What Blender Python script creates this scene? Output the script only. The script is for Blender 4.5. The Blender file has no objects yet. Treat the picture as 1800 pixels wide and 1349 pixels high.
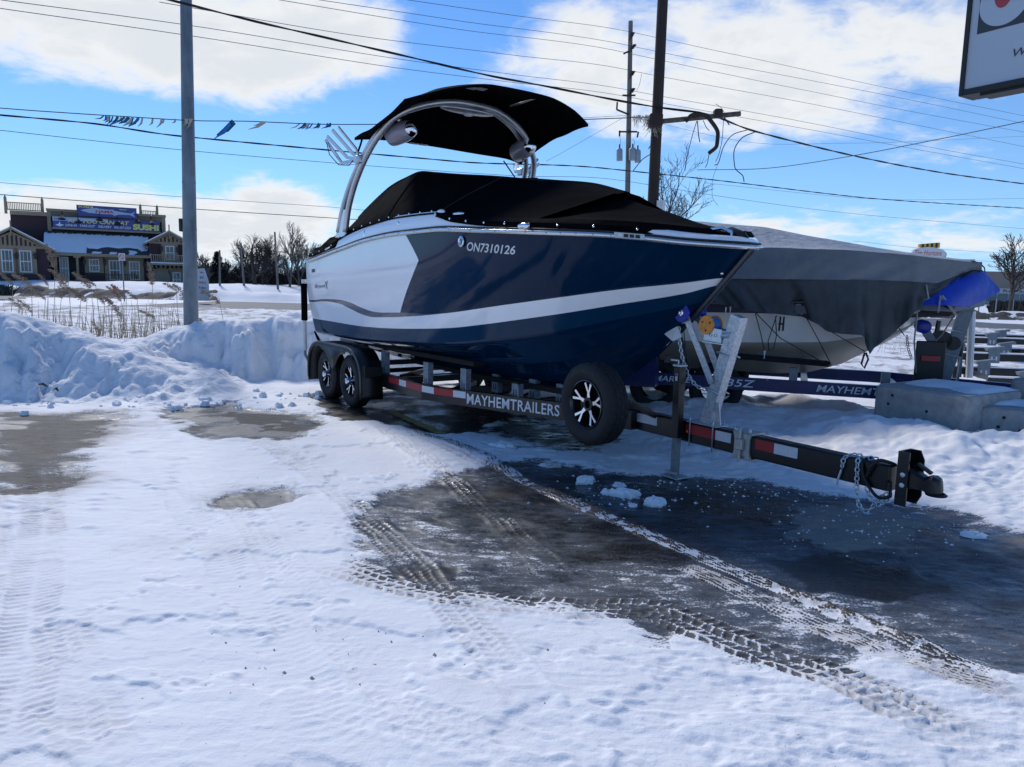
import bpy, random, math
import numpy as np
from math import sin, cos, tan, atan, atan2, radians, pi, sqrt, degrees
from mathutils import Matrix, Vector, Quaternion

S = bpy.context.scene
C = S.collection
random.seed(7)
RNG = np.random.RandomState(11)

# ------------------------------------------------------------------ camera
F = 1290.0; CH = 1.65; HORIZ = 500.0
PITCH = atan((674.5 - HORIZ) / F); ROLL = atan(0.02)
_r0 = np.array([1, 0, 0.0]); _u0 = np.array([0, sin(PITCH), cos(PITCH)]); FW = np.array([0, cos(PITCH), -sin(PITCH)])
RC = cos(ROLL) * _r0 + sin(ROLL) * _u0
UC = -sin(ROLL) * _r0 + cos(ROLL) * _u0
OC = np.array([0, 0, CH])
cam_d = bpy.data.cameras.new('camera'); cam = bpy.data.objects.new('camera', cam_d); C.objects.link(cam)
cam_d.sensor_width = 36.0; cam_d.lens = 36.0 * F / 1800.0; cam_d.clip_end = 9000; cam_d.clip_start = 0.05
cam.matrix_world = Matrix(((RC[0], UC[0], -FW[0], OC[0]), (RC[1], UC[1], -FW[1], OC[1]), (RC[2], UC[2], -FW[2], OC[2]), (0, 0, 0, 1)))
S.camera = cam

# ------------------------------------------------------------------ exposure
S.view_settings.view_transform = 'Standard'; S.view_settings.look = 'None'
S.view_settings.gamma = 1.0; S.view_settings.use_curve_mapping = False
S.view_settings.exposure = 0.43
S.cycles.max_bounces = 6; S.cycles.diffuse_bounces = 3; S.cycles.glossy_bounces = 3; S.cycles.transparent_max_bounces = 6
S.cycles.caustics_reflective = False; S.cycles.caustics_refractive = False

# ------------------------------------------------------------------ sun
SUN_AZ = radians(-30.0); SUN_EL = radians(40.0)      # azimuth from +Y towards +X
SKY_STRENGTH = 0.092; CLOUD_LEVEL = 0.70
sd = bpy.data.lights.new('sun', 'SUN'); sun = bpy.data.objects.new('sun', sd); C.objects.link(sun)
sd.energy = 2.0; sd.angle = radians(10.0); sd.color = (1.0, 0.965, 0.91)
_sv = Vector((sin(SUN_AZ) * cos(SUN_EL), cos(SUN_AZ) * cos(SUN_EL), sin(SUN_EL)))
sun.rotation_euler = _sv.to_track_quat('Z', 'Y').to_euler()

# ------------------------------------------------------------------ sky
world = bpy.data.worlds.new('World'); S.world = world; world.use_nodes = True
wn = world.node_tree; wn.nodes.clear()
def NW(t, **k):
    n = wn.nodes.new(t)
    for a, b in k.items(): setattr(n, a, b)
    return n
def wl(a, b): wn.links.new(a, b)
def wm(op, a, b=None, c=None, clamp=False):
    n = NW('ShaderNodeMath', operation=op, use_clamp=clamp)
    for i, v in enumerate((a, b, c)):
        if v is None: continue
        if isinstance(v, (int, float)): n.inputs[i].default_value = v
        else: wl(v, n.inputs[i])
    return n.outputs[0]
sky = NW('ShaderNodeTexSky', sky_type='NISHITA', sun_disc=False)
sky.sun_elevation = SUN_EL; sky.sun_rotation = SUN_AZ; sky.altitude = 100; sky.air_density = 1.0; sky.dust_density = 0.0; sky.ozone_density = 3.0
tc = NW('ShaderNodeTexCoord')
sep = NW('ShaderNodeSeparateXYZ'); wl(tc.outputs['Generated'], sep.inputs[0])
dx, dy, dz = sep.outputs
az = wm('ARCTAN2', dx, dy); el = wm('ARCSINE', dz)
# cloud noise on a flat cloud layer seen in perspective
zz = wm('ADD', wm('MAXIMUM', dz, 0.0), 0.22)
cmb = NW('ShaderNodeCombineXYZ'); wl(wm('DIVIDE', dx, zz), cmb.inputs[0]); wl(wm('DIVIDE', dy, zz), cmb.inputs[1]); cmb.inputs[2].default_value = 3.3
def wnoise(scale, detail, rough=0.55, lac=2.0, dist=0.0, vec=None):
    n = NW('ShaderNodeTexNoise'); n.inputs['Scale'].default_value = scale; n.inputs['Detail'].default_value = detail
    n.inputs['Roughness'].default_value = rough; n.inputs['Distortion'].default_value = dist
    wl(vec or cmb.outputs[0], n.inputs['Vector']); return n.outputs[0]
n1 = wnoise(1.6, 9, 0.60, dist=0.35); n2 = wnoise(6.5, 7, 0.62, dist=0.5)
nb = wm('ADD', wm('MULTIPLY', wm('SUBTRACT', n1, 0.5), 2.9), wm('MULTIPLY', wm('SUBTRACT', n2, 0.5), 1.9))
def px_azel(px, py):
    d = FW + RC * (px - 900) / F - UC * (py - 674.5) / F
    d = d / np.linalg.norm(d); return atan2(d[0], d[1]), math.asin(d[2])
def blob(px, py, wx, wy, amp, tilt=0.0):
    a, e = px_azel(px, py)
    u = wm('SUBTRACT', az, a); v = wm('SUBTRACT', el, e)
    if tilt: v = wm('ADD', v, wm('MULTIPLY', u, tilt))
    q = wm('ADD', wm('POWER', wm('ABSOLUTE', wm('DIVIDE', u, wx / F)), 2.0), wm('POWER', wm('ABSOLUTE', wm('DIVIDE', v, wy / F)), 2.0))
    return wm('MULTIPLY', wm('EXPONENT', wm('MULTIPLY', q, -1.0)), amp)
dens = wm('ADD', nb, -0.36)
for b in [(60, 30, 240, 90, .95), (300, 70, 190, 90, .95), (500, 60, 180, 95, .95), (600, 20, 110, 70, .6), (660, 118, 60, 22, .45),
          (1150, 70, 260, 120, .72), (1420, 90, 270, 160, .74), (1650, 60, 230, 120, .62), (1000, 130, 130, 80, .45), (1060, 215, 110, 50, .35), (1350, 215, 130, 50, .5), (1690, 262, 120, 36, .8),
          (1585, 170, 80, 60, -.35), (860, 20, 90, 60, -.25), (350, 250, 420, 50, -.5), (560, 240, 500, 50, -.4), (1300, 300, 420, 40, -.6), (800, 200, 120, 90, -.4),
          (70, 372, 170, 42, .95), (270, 400, 160, 42, .75), (490, 350, 75, 42, .95), (430, 405, 170, 40, .9), (540, 385, 70, 40, .7), (240, 450, 300, 35, .6),
          (1420, 402, 150, 24, .95), (1290, 385, 60, 22, .6), (1720, 432, 120, 20, .75), (1620, 330, 220, 32, -.3),
          (30, 190, 60, 8, .3), (75, 182, 40, 8, .22)]:
    dens = wm('ADD', dens, blob(*b))
# low haze of thin cloud towards the horizon
lowc = wm('MULTIPLY', wm('EXPONENT', wm('MULTIPLY', wm('ABSOLUTE', el), -22.0)), 0.38)
dens = wm('ADD', dens, lowc)
mr = NW('ShaderNodeMapRange', interpolation_type='SMOOTHSTEP'); wl(dens, mr.inputs[0])
mr.inputs[1].default_value = -0.10; mr.inputs[2].default_value = 0.95
ms = NW('ShaderNodeMapRange', interpolation_type='SMOOTHSTEP'); wl(wm('ADD', dens, wm('MULTIPLY', wm('SUBTRACT', n2, 0.5), 0.9)), ms.inputs[0])
ms.inputs[1].default_value = 0.45; ms.inputs[2].default_value = 1.6
crp = NW('ShaderNodeValToRGB'); wl(ms.outputs[0], crp.inputs[0])
crp.color_ramp.elements[0].color = (0.965, 0.985, 1.0, 1); crp.color_ramp.elements[1].color = (0.80, 0.845, 0.905, 1)
hs = NW('ShaderNodeHueSaturation'); hs.inputs['Saturation'].default_value = 1.0
tint = NW('ShaderNodeMix', data_type='RGBA', blend_type='MULTIPLY'); tint.inputs[0].default_value = 1.0; wl(sky.outputs[0], tint.inputs[6]); tint.inputs[7].default_value = (0.50, 0.78, 1.12, 1); wl(tint.outputs[2], hs.inputs['Color'])
hz_ = NW('ShaderNodeMix', data_type='RGBA'); wl(wm('MULTIPLY', wm('EXPONENT', wm('MULTIPLY', wm('MAXIMUM', el, 0.0), -8.0)), 0.85), hz_.inputs[0]); wl(hs.outputs[0], hz_.inputs[6]); hz_.inputs[7].default_value = (3.7, 6.1, 9.0, 1)
bg1 = NW('ShaderNodeBackground'); wl(hz_.outputs[2], bg1.inputs[0]); bg1.inputs[1].default_value = SKY_STRENGTH
bg2 = NW('ShaderNodeBackground'); wl(crp.outputs[0], bg2.inputs[0]); bg2.inputs[1].default_value = CLOUD_LEVEL
mx = NW('ShaderNodeMixShader'); wl(mr.outputs[0], mx.inputs[0]); wl(bg1.outputs[0], mx.inputs[1]); wl(bg2.outputs[0], mx.inputs[2])
wo = NW('ShaderNodeOutputWorld'); wl(mx.outputs[0], wo.inputs[0])

# ------------------------------------------------------------------ unprojection helpers
def ray(x, y): return FW + RC * (x - 900) / F - UC * (y - 674.5) / F
def gnd(x, y, z=0.0): d = ray(x, y); return OC + d * ((z - CH) / d[2])
def at(x, y, Y): d = ray(x, y); return OC + d * (Y / d[1])
class Frame:
    def __init__(s, X, Y, th):
        s.o = np.array([X, Y, 0.0]); s.th = th
        s.h = np.array([cos(th), sin(th), 0]); s.n = np.array([-sin(th), cos(th), 0])
    def loc(s, p): d = np.array(p, float) - s.o; return np.array([d @ s.h, d @ s.n, d[2]])
    def wor(s, p): return s.o + s.h * p[0] + s.n * p[1] + np.array([0, 0, p[2]])
    def _pl(s, x, y, k, v):
        d = ray(x, y); o = s.loc(OC); dl = np.array([d @ s.h, d @ s.n, d[2]]); return o + dl * ((v - o[k]) / dl[k])
    def py(s, x, y, v): return s._pl(x, y, 1, v)
    def px(s, x, y, v): return s._pl(x, y, 0, v)
    def pz(s, x, y, v): return s._pl(x, y, 2, v)
    def proj(s, p):
        d = s.wor(p) - OC; z = d @ FW; return 900 + F * (d @ RC) / z, 674.5 - F * (d @ UC) / z

def pch(xs, ys, x):
    xs = np.array(xs, float); ys = np.array(ys, float); x = np.atleast_1d(np.asarray(x, float))
    d = np.diff(ys) / np.diff(xs); m = np.zeros(len(xs)); m[0] = d[0]; m[-1] = d[-1]
    for i in range(1, len(xs) - 1):
        if d[i - 1] * d[i] > 0:
            w1 = 2 * (xs[i + 1] - xs[i]) + (xs[i] - xs[i - 1]); w2 = (xs[i + 1] - xs[i]) + 2 * (xs[i] - xs[i - 1])
            m[i] = (w1 + w2) / (w1 / d[i - 1] + w2 / d[i])
    i = np.clip(np.searchsorted(xs, x) - 1, 0, len(xs) - 2); h = xs[i + 1] - xs[i]; t = np.clip((x - xs[i]) / h, 0, 1)
    return (2 * t**3 - 3 * t**2 + 1) * ys[i] + (t**3 - 2 * t**2 + t) * h * m[i] + (-2 * t**3 + 3 * t**2) * ys[i + 1] + (t**3 - t**2) * h * m[i + 1]

# ------------------------------------------------------------------ numpy value noise
_TAB = RNG.rand(256, 256)
def vn(x, y, f, sx=0.0, sy=0.0):
    x = x * f + sx; y = y * f + sy
    xi = np.floor(x).astype(int); yi = np.floor(y).astype(int); fx = x - xi; fy = y - yi
    fx = fx * fx * (3 - 2 * fx); fy = fy * fy * (3 - 2 * fy)
    a = _TAB[xi & 255, yi & 255]; b = _TAB[(xi + 1) & 255, yi & 255]; c = _TAB[xi & 255, (yi + 1) & 255]; d = _TAB[(xi + 1) & 255, (yi + 1) & 255]
    return (a * (1 - fx) + b * fx) * (1 - fy) + (c * (1 - fx) + d * fx) * fy
def fbm(x, y, f, o=4, g=0.5, s=0.0):
    r = 0; a = 1; t = 0
    for k in range(o):
        # rotate each octave
        c_, s_ = cos(k * 1.1), sin(k * 1.1)
        r = r + a * vn(x * c_ - y * s_, x * s_ + y * c_, f, s + 17.3 * k, s * 1.7 + 9.1 * k); t += a; a *= g; f *= 2.03
    return r / t
def sst(a, b, x): t = np.clip((x - a) / (b - a), 0, 1); return t * t * (3 - 2 * t)

# ------------------------------------------------------------------ materials
MATS = {}
def mat(name, col, rough=0.5, metal=0.0, var=0.0, vscale=8.0, bump=0.0, bscale=60.0, coat=0.0, spec=0.5, col2=None, detail=4.0, stretch=None, trans=0.0):
    if name in MATS: return MATS[name]
    m = bpy.data.materials.new(name); m.use_nodes = True; nt = m.node_tree; b = nt.nodes['Principled BSDF']
    b.inputs['Base Color'].default_value = (*col, 1); b.inputs['Roughness'].default_value = rough; b.inputs['Metallic'].default_value = metal
    b.inputs['Specular IOR Level'].default_value = spec
    if coat: b.inputs['Coat Weight'].default_value = coat; b.inputs['Coat Roughness'].default_value = 0.04
    if trans: b.inputs['Transmission Weight'].default_value = trans
    tcn = nt.nodes.new('ShaderNodeTexCoord'); vec = tcn.outputs['Object']
    if stretch:
        mp = nt.nodes.new('ShaderNodeMapping'); mp.inputs['Scale'].default_value = stretch; nt.links.new(vec, mp.inputs[0]); vec = mp.outputs[0]
    if var or col2:
        n = nt.nodes.new('ShaderNodeTexNoise'); n.inputs['Scale'].default_value = vscale; n.inputs['Detail'].default_value = detail; n.inputs['Roughness'].default_value = 0.6
        nt.links.new(vec, n.inputs['Vector'])
        r = nt.nodes.new('ShaderNodeMapRange'); r.inputs[1].default_value = 0.32; r.inputs[2].default_value = 0.68; nt.links.new(n.outputs[0], r.inputs[0])
        mxn = nt.nodes.new('ShaderNodeMix'); mxn.data_type = 'RGBA'; nt.links.new(r.outputs[0], mxn.inputs[0])
        c2 = col2 or tuple(min(1, c * (1 + var)) for c in col); c1 = col if col2 else tuple(c * (1 - var) for c in col)
        mxn.inputs[6].default_value = (*c1, 1); mxn.inputs[7].default_value = (*c2, 1); nt.links.new(mxn.outputs[2], b.inputs['Base Color'])
        rr = nt.nodes.new('ShaderNodeMapRange'); rr.inputs[3].default_value = max(0.02, rough * 0.85); rr.inputs[4].default_value = min(1, rough * 1.2); nt.links.new(n.outputs[0], rr.inputs[0]); nt.links.new(rr.outputs[0], b.inputs['Roughness'])
    if bump:
        n = nt.nodes.new('ShaderNodeTexNoise'); n.inputs['Scale'].default_value = bscale; n.inputs['Detail'].default_value = 5
        nt.links.new(vec, n.inputs['Vector']); bp = nt.nodes.new('ShaderNodeBump'); bp.inputs['Strength'].default_value = min(1.0, bump); bp.inputs['Distance'].default_value = 0.02 * max(1.0, bump)
        nt.links.new(n.outputs[0], bp.inputs['Height']); nt.links.new(bp.outputs[0], b.inputs['Normal'])
    MATS[name] = m; return m
M_navy = mat('navy_gelcoat', (0.0008, 0.0180, 0.050), 0.06, coat=0.0, spec=0.20, var=0.08, vscale=1.2)
M_white = mat('white_gelcoat', (0.86, 0.87, 0.88), 0.08, coat=0.5, var=0.02, vscale=2)
M_wavy = mat('slate_blue_stripe', (0.02, 0.035, 0.07), 0.10, coat=0.5)
M_bluelow = mat('boot_blue', (0.004, 0.034, 0.078), 0.10, coat=0.0, spec=0.22, var=0.08, vscale=1.5)
M_canvas = mat('black_canvas', (0.0034, 0.0036, 0.0046), 0.93, var=0.35, vscale=5, bump=0.9, bscale=5, spec=0.02)
M_chrome = mat('chrome', (0.75, 0.76, 0.78), 0.12, 1.0)
M_alu = mat('satin_aluminium', (0.56, 0.58, 0.60), 0.32, 0.75, var=0.06, vscale=5)
M_galv = mat('galvanised_steel', (0.50, 0.53, 0.56), 0.42, 0.55, var=0.28, vscale=38, bump=0.1, bscale=120, detail=6)
M_galvd = mat('weathered_galvanised', (0.19, 0.22, 0.24), 0.55, 0.35, var=0.2, vscale=20)
M_blackp = mat('black_trailer_paint', (0.006, 0.0065, 0.008), 0.30, var=0.2, vscale=4, bump=0.04, bscale=90)
M_bluep = mat('blue_trailer_paint', (0.012, 0.022, 0.105), 0.33, var=0.15, vscale=4)
M_rubber = mat('tyre_rubber', (0.009, 0.0095, 0.011), 0.72, var=0.35, vscale=9, bump=0.15, bscale=80)
M_plasticb = mat('black_plastic', (0.006, 0.006, 0.007), 0.45, var=0.2, vscale=9)
M_red = mat('red_reflector', (0.36, 0.012, 0.02), 0.35, var=0.15, vscale=60)
M_silv = mat('white_reflector', (0.62, 0.64, 0.67), 0.35, var=0.08, vscale=60)
M_letter = mat('white_lettering', (0.72, 0.74, 0.76), 0.4)
M_letterg = mat('black_lettering', (0.02, 0.02, 0.025), 0.4)
M_machined = mat('machined_alloy', (0.78, 0.79, 0.81), 0.22, 0.9)
M_pvc = mat('white_pvc', (0.68, 0.68, 0.66), 0.4, var=0.08)
M_royal = mat('royal_blue_poly', (0.005, 0.018, 0.32), 0.3, var=0.12)
M_orange = mat('orange_yellow_spool', (0.75, 0.28, 0.03), 0.45, var=0.2, vscale=30)
M_bstrap = mat('blue_strap', (0.01, 0.14, 0.45), 0.6)
M_zinc = mat('zinc_plate', (0.55, 0.63, 0.68), 0.35, 0.6, var=0.1, vscale=30)
M_snowobj = mat('snow_cap', (0.87, 0.88, 0.895), 0.75, var=0.03, vscale=3, bump=0.6, bscale=14)
M_cream = mat('cream_hull', (0.72, 0.70, 0.64), 0.2, coat=0.3, var=0.06, vscale=2)
M_beige = mat('beige_bottom', (0.34, 0.31, 0.25), 0.35, var=0.10, vscale=3)
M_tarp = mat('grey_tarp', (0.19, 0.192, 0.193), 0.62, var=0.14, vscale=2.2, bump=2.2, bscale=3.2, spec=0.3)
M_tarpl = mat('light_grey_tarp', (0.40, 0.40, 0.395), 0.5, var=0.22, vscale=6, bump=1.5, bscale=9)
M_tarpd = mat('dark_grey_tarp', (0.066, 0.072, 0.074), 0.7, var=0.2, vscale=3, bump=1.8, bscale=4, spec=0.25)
M_btarp = mat('blue_tarp', (0.004, 0.035, 0.42), 0.38, var=0.15, vscale=4, bump=0.4, bscale=9)
M_rope = mat('rope', (0.32, 0.31, 0.29), 0.9, var=0.2, vscale=60)
M_conc = mat('concrete', (0.33, 0.335, 0.325), 0.9, var=0.22, vscale=9, bump=0.45, bscale=45, detail=8)
M_steelpole = mat('grey_steel_pole', (0.155, 0.185, 0.21), 0.5, 0.4, var=0.35, vscale=5, stretch=(1, 1, .35), bump=0.06)
M_rust = mat('rusty_dark_pole', (0.018, 0.014, 0.012), 0.8, col2=(0.06, 0.035, 0.024), vscale=5, stretch=(1, 1, .25), bump=0.3)
M_wood = mat('weathered_pole_wood', (0.16, 0.145, 0.13), 0.9, var=0.25, vscale=6, stretch=(1, 1, .2))
M_cable = mat('black_cable', (0.012, 0.012, 0.014), 0.6)
M_wire = mat('aluminium_wire', (0.10, 0.11, 0.14), 0.5, 0.3)
M_bark = mat('bark', (0.055, 0.045, 0.040), 0.9, var=0.3, vscale=8)
M_barkl = mat('grey_bark', (0.12, 0.105, 0.095), 0.9, var=0.3, vscale=8)
M_needle = mat('spruce_needles', (0.022, 0.036, 0.026), 0.85, var=0.4, vscale=4)
M_reed = mat('dry_reed', (0.30, 0.23, 0.15), 0.9, var=0.3, vscale=10)
M_plume = mat('reed_plume', (0.27, 0.20, 0.145), 0.95, var=0.3, vscale=14)
M_maroon = mat('maroon_siding', (0.048, 0.020, 0.026), 0.75, var=0.25, vscale=0.8)
M_tan = mat('tan_trim', (0.30, 0.235, 0.15), 0.7, var=0.12, vscale=2)
M_tand = mat('dark_tan_boards', (0.20, 0.155, 0.10), 0.75, var=0.15, vscale=2)
M_shing = mat('dark_shingles', (0.055, 0.055, 0.06), 0.9, var=0.5, vscale=6)
M_glass = mat('window_glass', (0.03, 0.04, 0.045), 0.06, spec=0.8, var=0.6, vscale=1.4)
M_wframe = mat('white_window_frame', (0.68, 0.70, 0.70), 0.5)
M_iron = mat('black_iron', (0.012, 0.012, 0.012), 0.5)
M_signblue = mat('banner_blue', (0.05, 0.07, 0.24), 0.5, var=0.25, vscale=0.5)
M_signpale = mat('banner_pale', (0.40, 0.48, 0.66), 0.5)
M_yellow = mat('yellow_print', (0.80, 0.72, 0.14), 0.5)
M_redp = mat('red_print', (0.50, 0.02, 0.03), 0.5)
M_signw = mat('sign_acrylic', (0.50, 0.53, 0.56), 0.3)
M_signd = mat('sign_charcoal', (0.045, 0.05, 0.052), 0.5)
M_bldg = mat('brown_cladding', (0.24, 0.20, 0.17), 0.8, var=0.1, vscale=0.3)
M_rug = mat('bunk_carpet', (0.008, 0.008, 0.009), 0.95)
M_teal = mat('teal_pennant', (0.01, 0.11, 0.17), 0.8)
M_bluepen = mat('blue_pennant', (0.02, 0.16, 0.42), 0.8)
M_palepen = mat('bleached_pennant', (0.45, 0.40, 0.30), 0.85)
M_road = mat('road_asphalt', (0.13, 0.132, 0.138), 0.75, var=0.14, vscale=0.6, stretch=(.15, 1.5, 1))
M_yline = mat('faded_yellow_line', (0.28, 0.21, 0.06), 0.6, var=0.5, vscale=9)
M_ice = mat('icicle', (0.75, 0.8, 0.85), 0.1, spec=0.6)

# ------------------------------------------------------------------ mesh builder
class MB:
    def __init__(s): s.v = []; s.f = []; s.m = []; s.cur = 0
    def add(s, vs, fs):
        o = len(s.v); s.v += [tuple(map(float, p)) for p in vs]
        for f in fs: s.f.append(tuple(i + o for i in f)); s.m.append(s.cur)
        return s
    def hexa(s, p):   # 8 corners: 0-3 bottom loop, 4-7 top loop
        return s.add(p, [(3, 2, 1, 0), (4, 5, 6, 7), (0, 1, 5, 4), (1, 2, 6, 5), (2, 3, 7, 6), (3, 0, 4, 7)])
    def box(s, x0, x1, y0, y1, z0, z1):
        return s.hexa([(x0, y0, z0), (x1, y0, z0), (x1, y1, z0), (x0, y1, z0), (x0, y0, z1), (x1, y0, z1), (x1, y1, z1), (x0, y1, z1)])
    def bbox(s, x0, x1, y0, y1, z0, z1, b=0.01):   # chamfered box
        b = min(b, (x1 - x0) * .4, (y1 - y0) * .4, (z1 - z0) * .4)
        rings = []
        for z, i in ((z0, b), (z0 + b, 0), (z1 - b, 0), (z1, b)):
            X0, X1, Y0, Y1 = x0 + i, x1 - i, y0 + i, y1 - i
            rings.append([(X0 + b, Y0, z), (X1 - b, Y0, z), (X1, Y0 + b, z), (X1, Y1 - b, z), (X1 - b, Y1, z), (X0 + b, Y1, z), (X0, Y1 - b, z), (X0, Y0 + b, z)])
        return s.loft(rings, close=True, cap=True)
    def loft(s, rows, close=False, cap=False, flip=False):
        n = len(rows[0]); vs = [p for r in rows for p in r]; fs = []
        for i in range(len(rows) - 1):
            for j in range(n if close else n - 1):
                a = i * n + j; b = i * n + (j + 1) % n; c = (i + 1) * n + (j + 1) % n; d = (i + 1) * n + j
                fs.append((a, d, c, b) if flip else (a, b, c, d))
        if cap:
            fs.append(tuple(range(n))[::-1] if not flip else tuple(range(n)))
            o = (len(rows) - 1) * n; fs.append(tuple(range(o, o + n)) if not flip else tuple(range(o, o + n))[::-1])
        return s.add(vs, fs)
    def tube(s, path, r, n=8, cap=True, sq=None):
        P = [Vector(p) for p in path]; rows = []; up = None
        for i, p in enumerate(P):
            t = (P[min(i + 1, len(P) - 1)] - P[max(i - 1, 0)]).normalized()
            if up is None:
                up = Vector((0, 0, 1)) if abs(t.z) < 0.9 else Vector((1, 0, 0))
            u = (up - t * up.dot(t)).normalized(); w = t.cross(u); up = u
            rr = r[i] if isinstance(r, (list, tuple)) else r
            if sq: rows.append([p + u * (a * sq[1] / 2) + w * (b * sq[0] / 2) for a, b in ((-1, -1), (-1, 1), (1, 1), (1, -1))])
            else: rows.append([p + (u * cos(2 * pi * k / n) + w * sin(2 * pi * k / n)) * rr for k in range(n)])
        return s.loft(rows, close=True, cap=cap)
    def lathe(s, prof, o, axis, n=24, mod=None, cap=False):
        a = Vector(axis).normalized(); u = a.orthogonal().normalized(); w = a.cross(u); o = Vector(o); rows = []
        for i, (r, h) in enumerate(prof):
            rows.append([o + a * h + (u * cos(2 * pi * k / n) + w * sin(2 * pi * k / n)) * (r + (mod(i, k) if mod else 0)) for k in range(n)])
        return s.loft(rows, close=True, cap=cap)
    def prism(s, poly, o, X, Y, T):   # polygon in plane (X,Y) at o, thickness vector T
        o = Vector(o); X = Vector(X); Y = Vector(Y); T = Vector(T); n = len(poly)
        a = [o + X * p[0] + Y * p[1] for p in poly]; b = [p + T for p in a]
        fs = [tuple(range(n)), tuple(range(2 * n - 1, n - 1, -1))] + [((i + 1) % n, i, n + i, n + (i + 1) % n) for i in range(n)]
        return s.add(a + b, fs)
    def ball(s, o, r, n=8, sc=(1, 1, 1)):
        rows = [[(o[0] + r * sc[0] * sin(pi * i / n) * cos(2 * pi * k / (2 * n)), o[1] + r * sc[1] * sin(pi * i / n) * sin(2 * pi * k / (2 * n)), o[2] + r * sc[2] * cos(pi * i / n)) for k in range(2 * n)] for i in range(n + 1)]
        return s.loft(rows, close=True, flip=True)
def build(name, mb, mats, parent=None, smooth=False, loc=None, recalc=True, stuff=False):
    me = bpy.data.meshes.new(name)
    me.from_pydata(mb.v, [], mb.f)
    if not isinstance(mats, (list, tuple)): mats = [mats]
    for m in mats: me.materials.append(m)
    if len(mats) > 1: me.polygons.foreach_set('material_index', mb.m)
    if recalc:
        import bmesh
        bm = bmesh.new(); bm.from_mesh(me); bmesh.ops.recalc_face_normals(bm, faces=bm.faces); bm.to_mesh(me); bm.free()
    if smooth:
        me.polygons.foreach_set('use_smooth', [True] * len(me.polygons))
        if smooth != 'all':
            try: me.set_sharp_from_angle(angle=radians(38))
            except Exception: pass
    me.update()
    o = bpy.data.objects.new(name, me); C.objects.link(o)
    if parent: o.parent = parent
    if loc is not None: o.location = loc
    if stuff: o['kind'] = 'stuff'
    return o
def thing(name, label, cat, loc=(0, 0, 0), rz=0.0, group=None):
    o = bpy.data.objects.new(name, None); C.objects.link(o); o.empty_display_size = 0.2
    o.location = loc; o.rotation_euler = (0, 0, rz); o['label'] = label; o['category'] = cat
    if group: o['group'] = group
    return o
def part(name, parent):
    o = bpy.data.objects.new(name, None); C.objects.link(o); o.parent = parent; o.empty_display_size = 0.1; return o
def tag(o, label, cat, group=None):
    o['label'] = label; o['category'] = cat
    if group: o['group'] = group
    return o
def copy_tree(o, parent=None):
    c = o.copy(); C.objects.link(c); c.parent = parent
    for ch in list(o.children): copy_tree(ch, c)
    return c
_dg = None
def text_pts(body, shear=0.0, offset=0.0, spacing=1.0):
    cu = bpy.data.curves.new('lettering', 'FONT'); cu.body = body; cu.size = 1.0; cu.shear = shear; cu.offset = offset; cu.space_character = spacing
    cu.resolution_u = 3
    ob = bpy.data.objects.new('lettering_source', cu); C.objects.link(ob)
    bpy.context.view_layer.update(); dg = bpy.context.evaluated_depsgraph_get()
    me = bpy.data.meshes.new_from_object(ob.evaluated_get(dg))
    V = np.array([v.co[:] for v in me.vertices]); fs = [tuple(p.vertices) for p in me.polygons]
    bpy.data.objects.remove(ob); bpy.data.curves.remove(cu); bpy.data.meshes.remove(me)
    V = V[:, :2]; mn = V.min(0); mxx = V.max(0); V = (V - mn) / (mxx - mn)
    return V, fs
def text_on(name, body, fn, m, parent, **k):
    V, fs = text_pts(body, **k); mb = MB(); mb.add([fn(u, w) for u, w in V], fs)
    return build(name, mb, m, parent, recalc=False)
def plane_fn(o, X, Y):
    o = np.array(o, float); X = np.array(X, float); Y = np.array(Y, float)
    return lambda u, w: o + X * u + Y * w

# ================================================================== GROUND
def wpoly(pts, z=0.0): return np.array([gnd(x, y, z)[:2] for x, y in pts])
def sdf(P, x, y):   # signed distance to polygon (positive inside), only near its box
    out = np.full(x.shape, -9.0); m = (x > P[:, 0].min() - 1) & (x < P[:, 0].max() + 1) & (y > P[:, 1].min() - 1) & (y < P[:, 1].max() + 1)
    X = x[m]; Y = y[m]; d = np.full(X.shape, 1e9); ins = np.zeros(X.shape, bool)
    for i in range(len(P)):
        a = P[i]; b = P[(i + 1) % len(P)]; e = b - a; px_ = X - a[0]; py_ = Y - a[1]
        t = np.clip((px_ * e[0] + py_ * e[1]) / (e @ e + 1e-12), 0, 1); d = np.minimum(d, (px_ - t * e[0])**2 + (py_ - t * e[1])**2)
        c = (a[1] > Y) != (b[1] > Y)
        with np.errstate(divide='ignore', invalid='ignore'): xc = e[0] * (Y - a[1]) / e[1] + a[0]
        ins ^= c & (X < xc)
    out[m] = np.sqrt(d) * np.where(ins, 1, -1); return out
def stroke(P, x, y, width):   # along-track s and across t of a polyline
    lo = P.min(0) - width; hi = P.max(0) + width
    m = (x > lo[0]) & (x < hi[0]) & (y > lo[1]) & (y < hi[1]); X = x[m]; Y = y[m]
    best = np.full(X.shape, 1e9); s = np.zeros(X.shape); t = np.zeros(X.shape); acc = 0.0
    for i in range(len(P) - 1):
        e = P[i + 1] - P[i]; L = sqrt(e @ e); e = e / L; ax = X - P[i, 0]; ay = Y - P[i, 1]
        k = ax * e[0] + ay * e[1]; kc = np.clip(k, 0, L); d = np.hypot(ax - kc * e[0], ay - kc * e[1]); c = d < best
        best = np.where(c, d, best); s = np.where(c, acc + k, s); t = np.where(c, -ax * e[1] + ay * e[0], t); acc += L
    return m, s, t, best, acc
def smoothline(P, n=6):
    P = np.array(P, float); k = np.arange(len(P)); q = np.linspace(0, len(P) - 1, (len(P) - 1) * n + 1)
    return np.stack([pch(k, P[:, 0], q), pch(k, P[:, 1], q)], 1)

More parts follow.
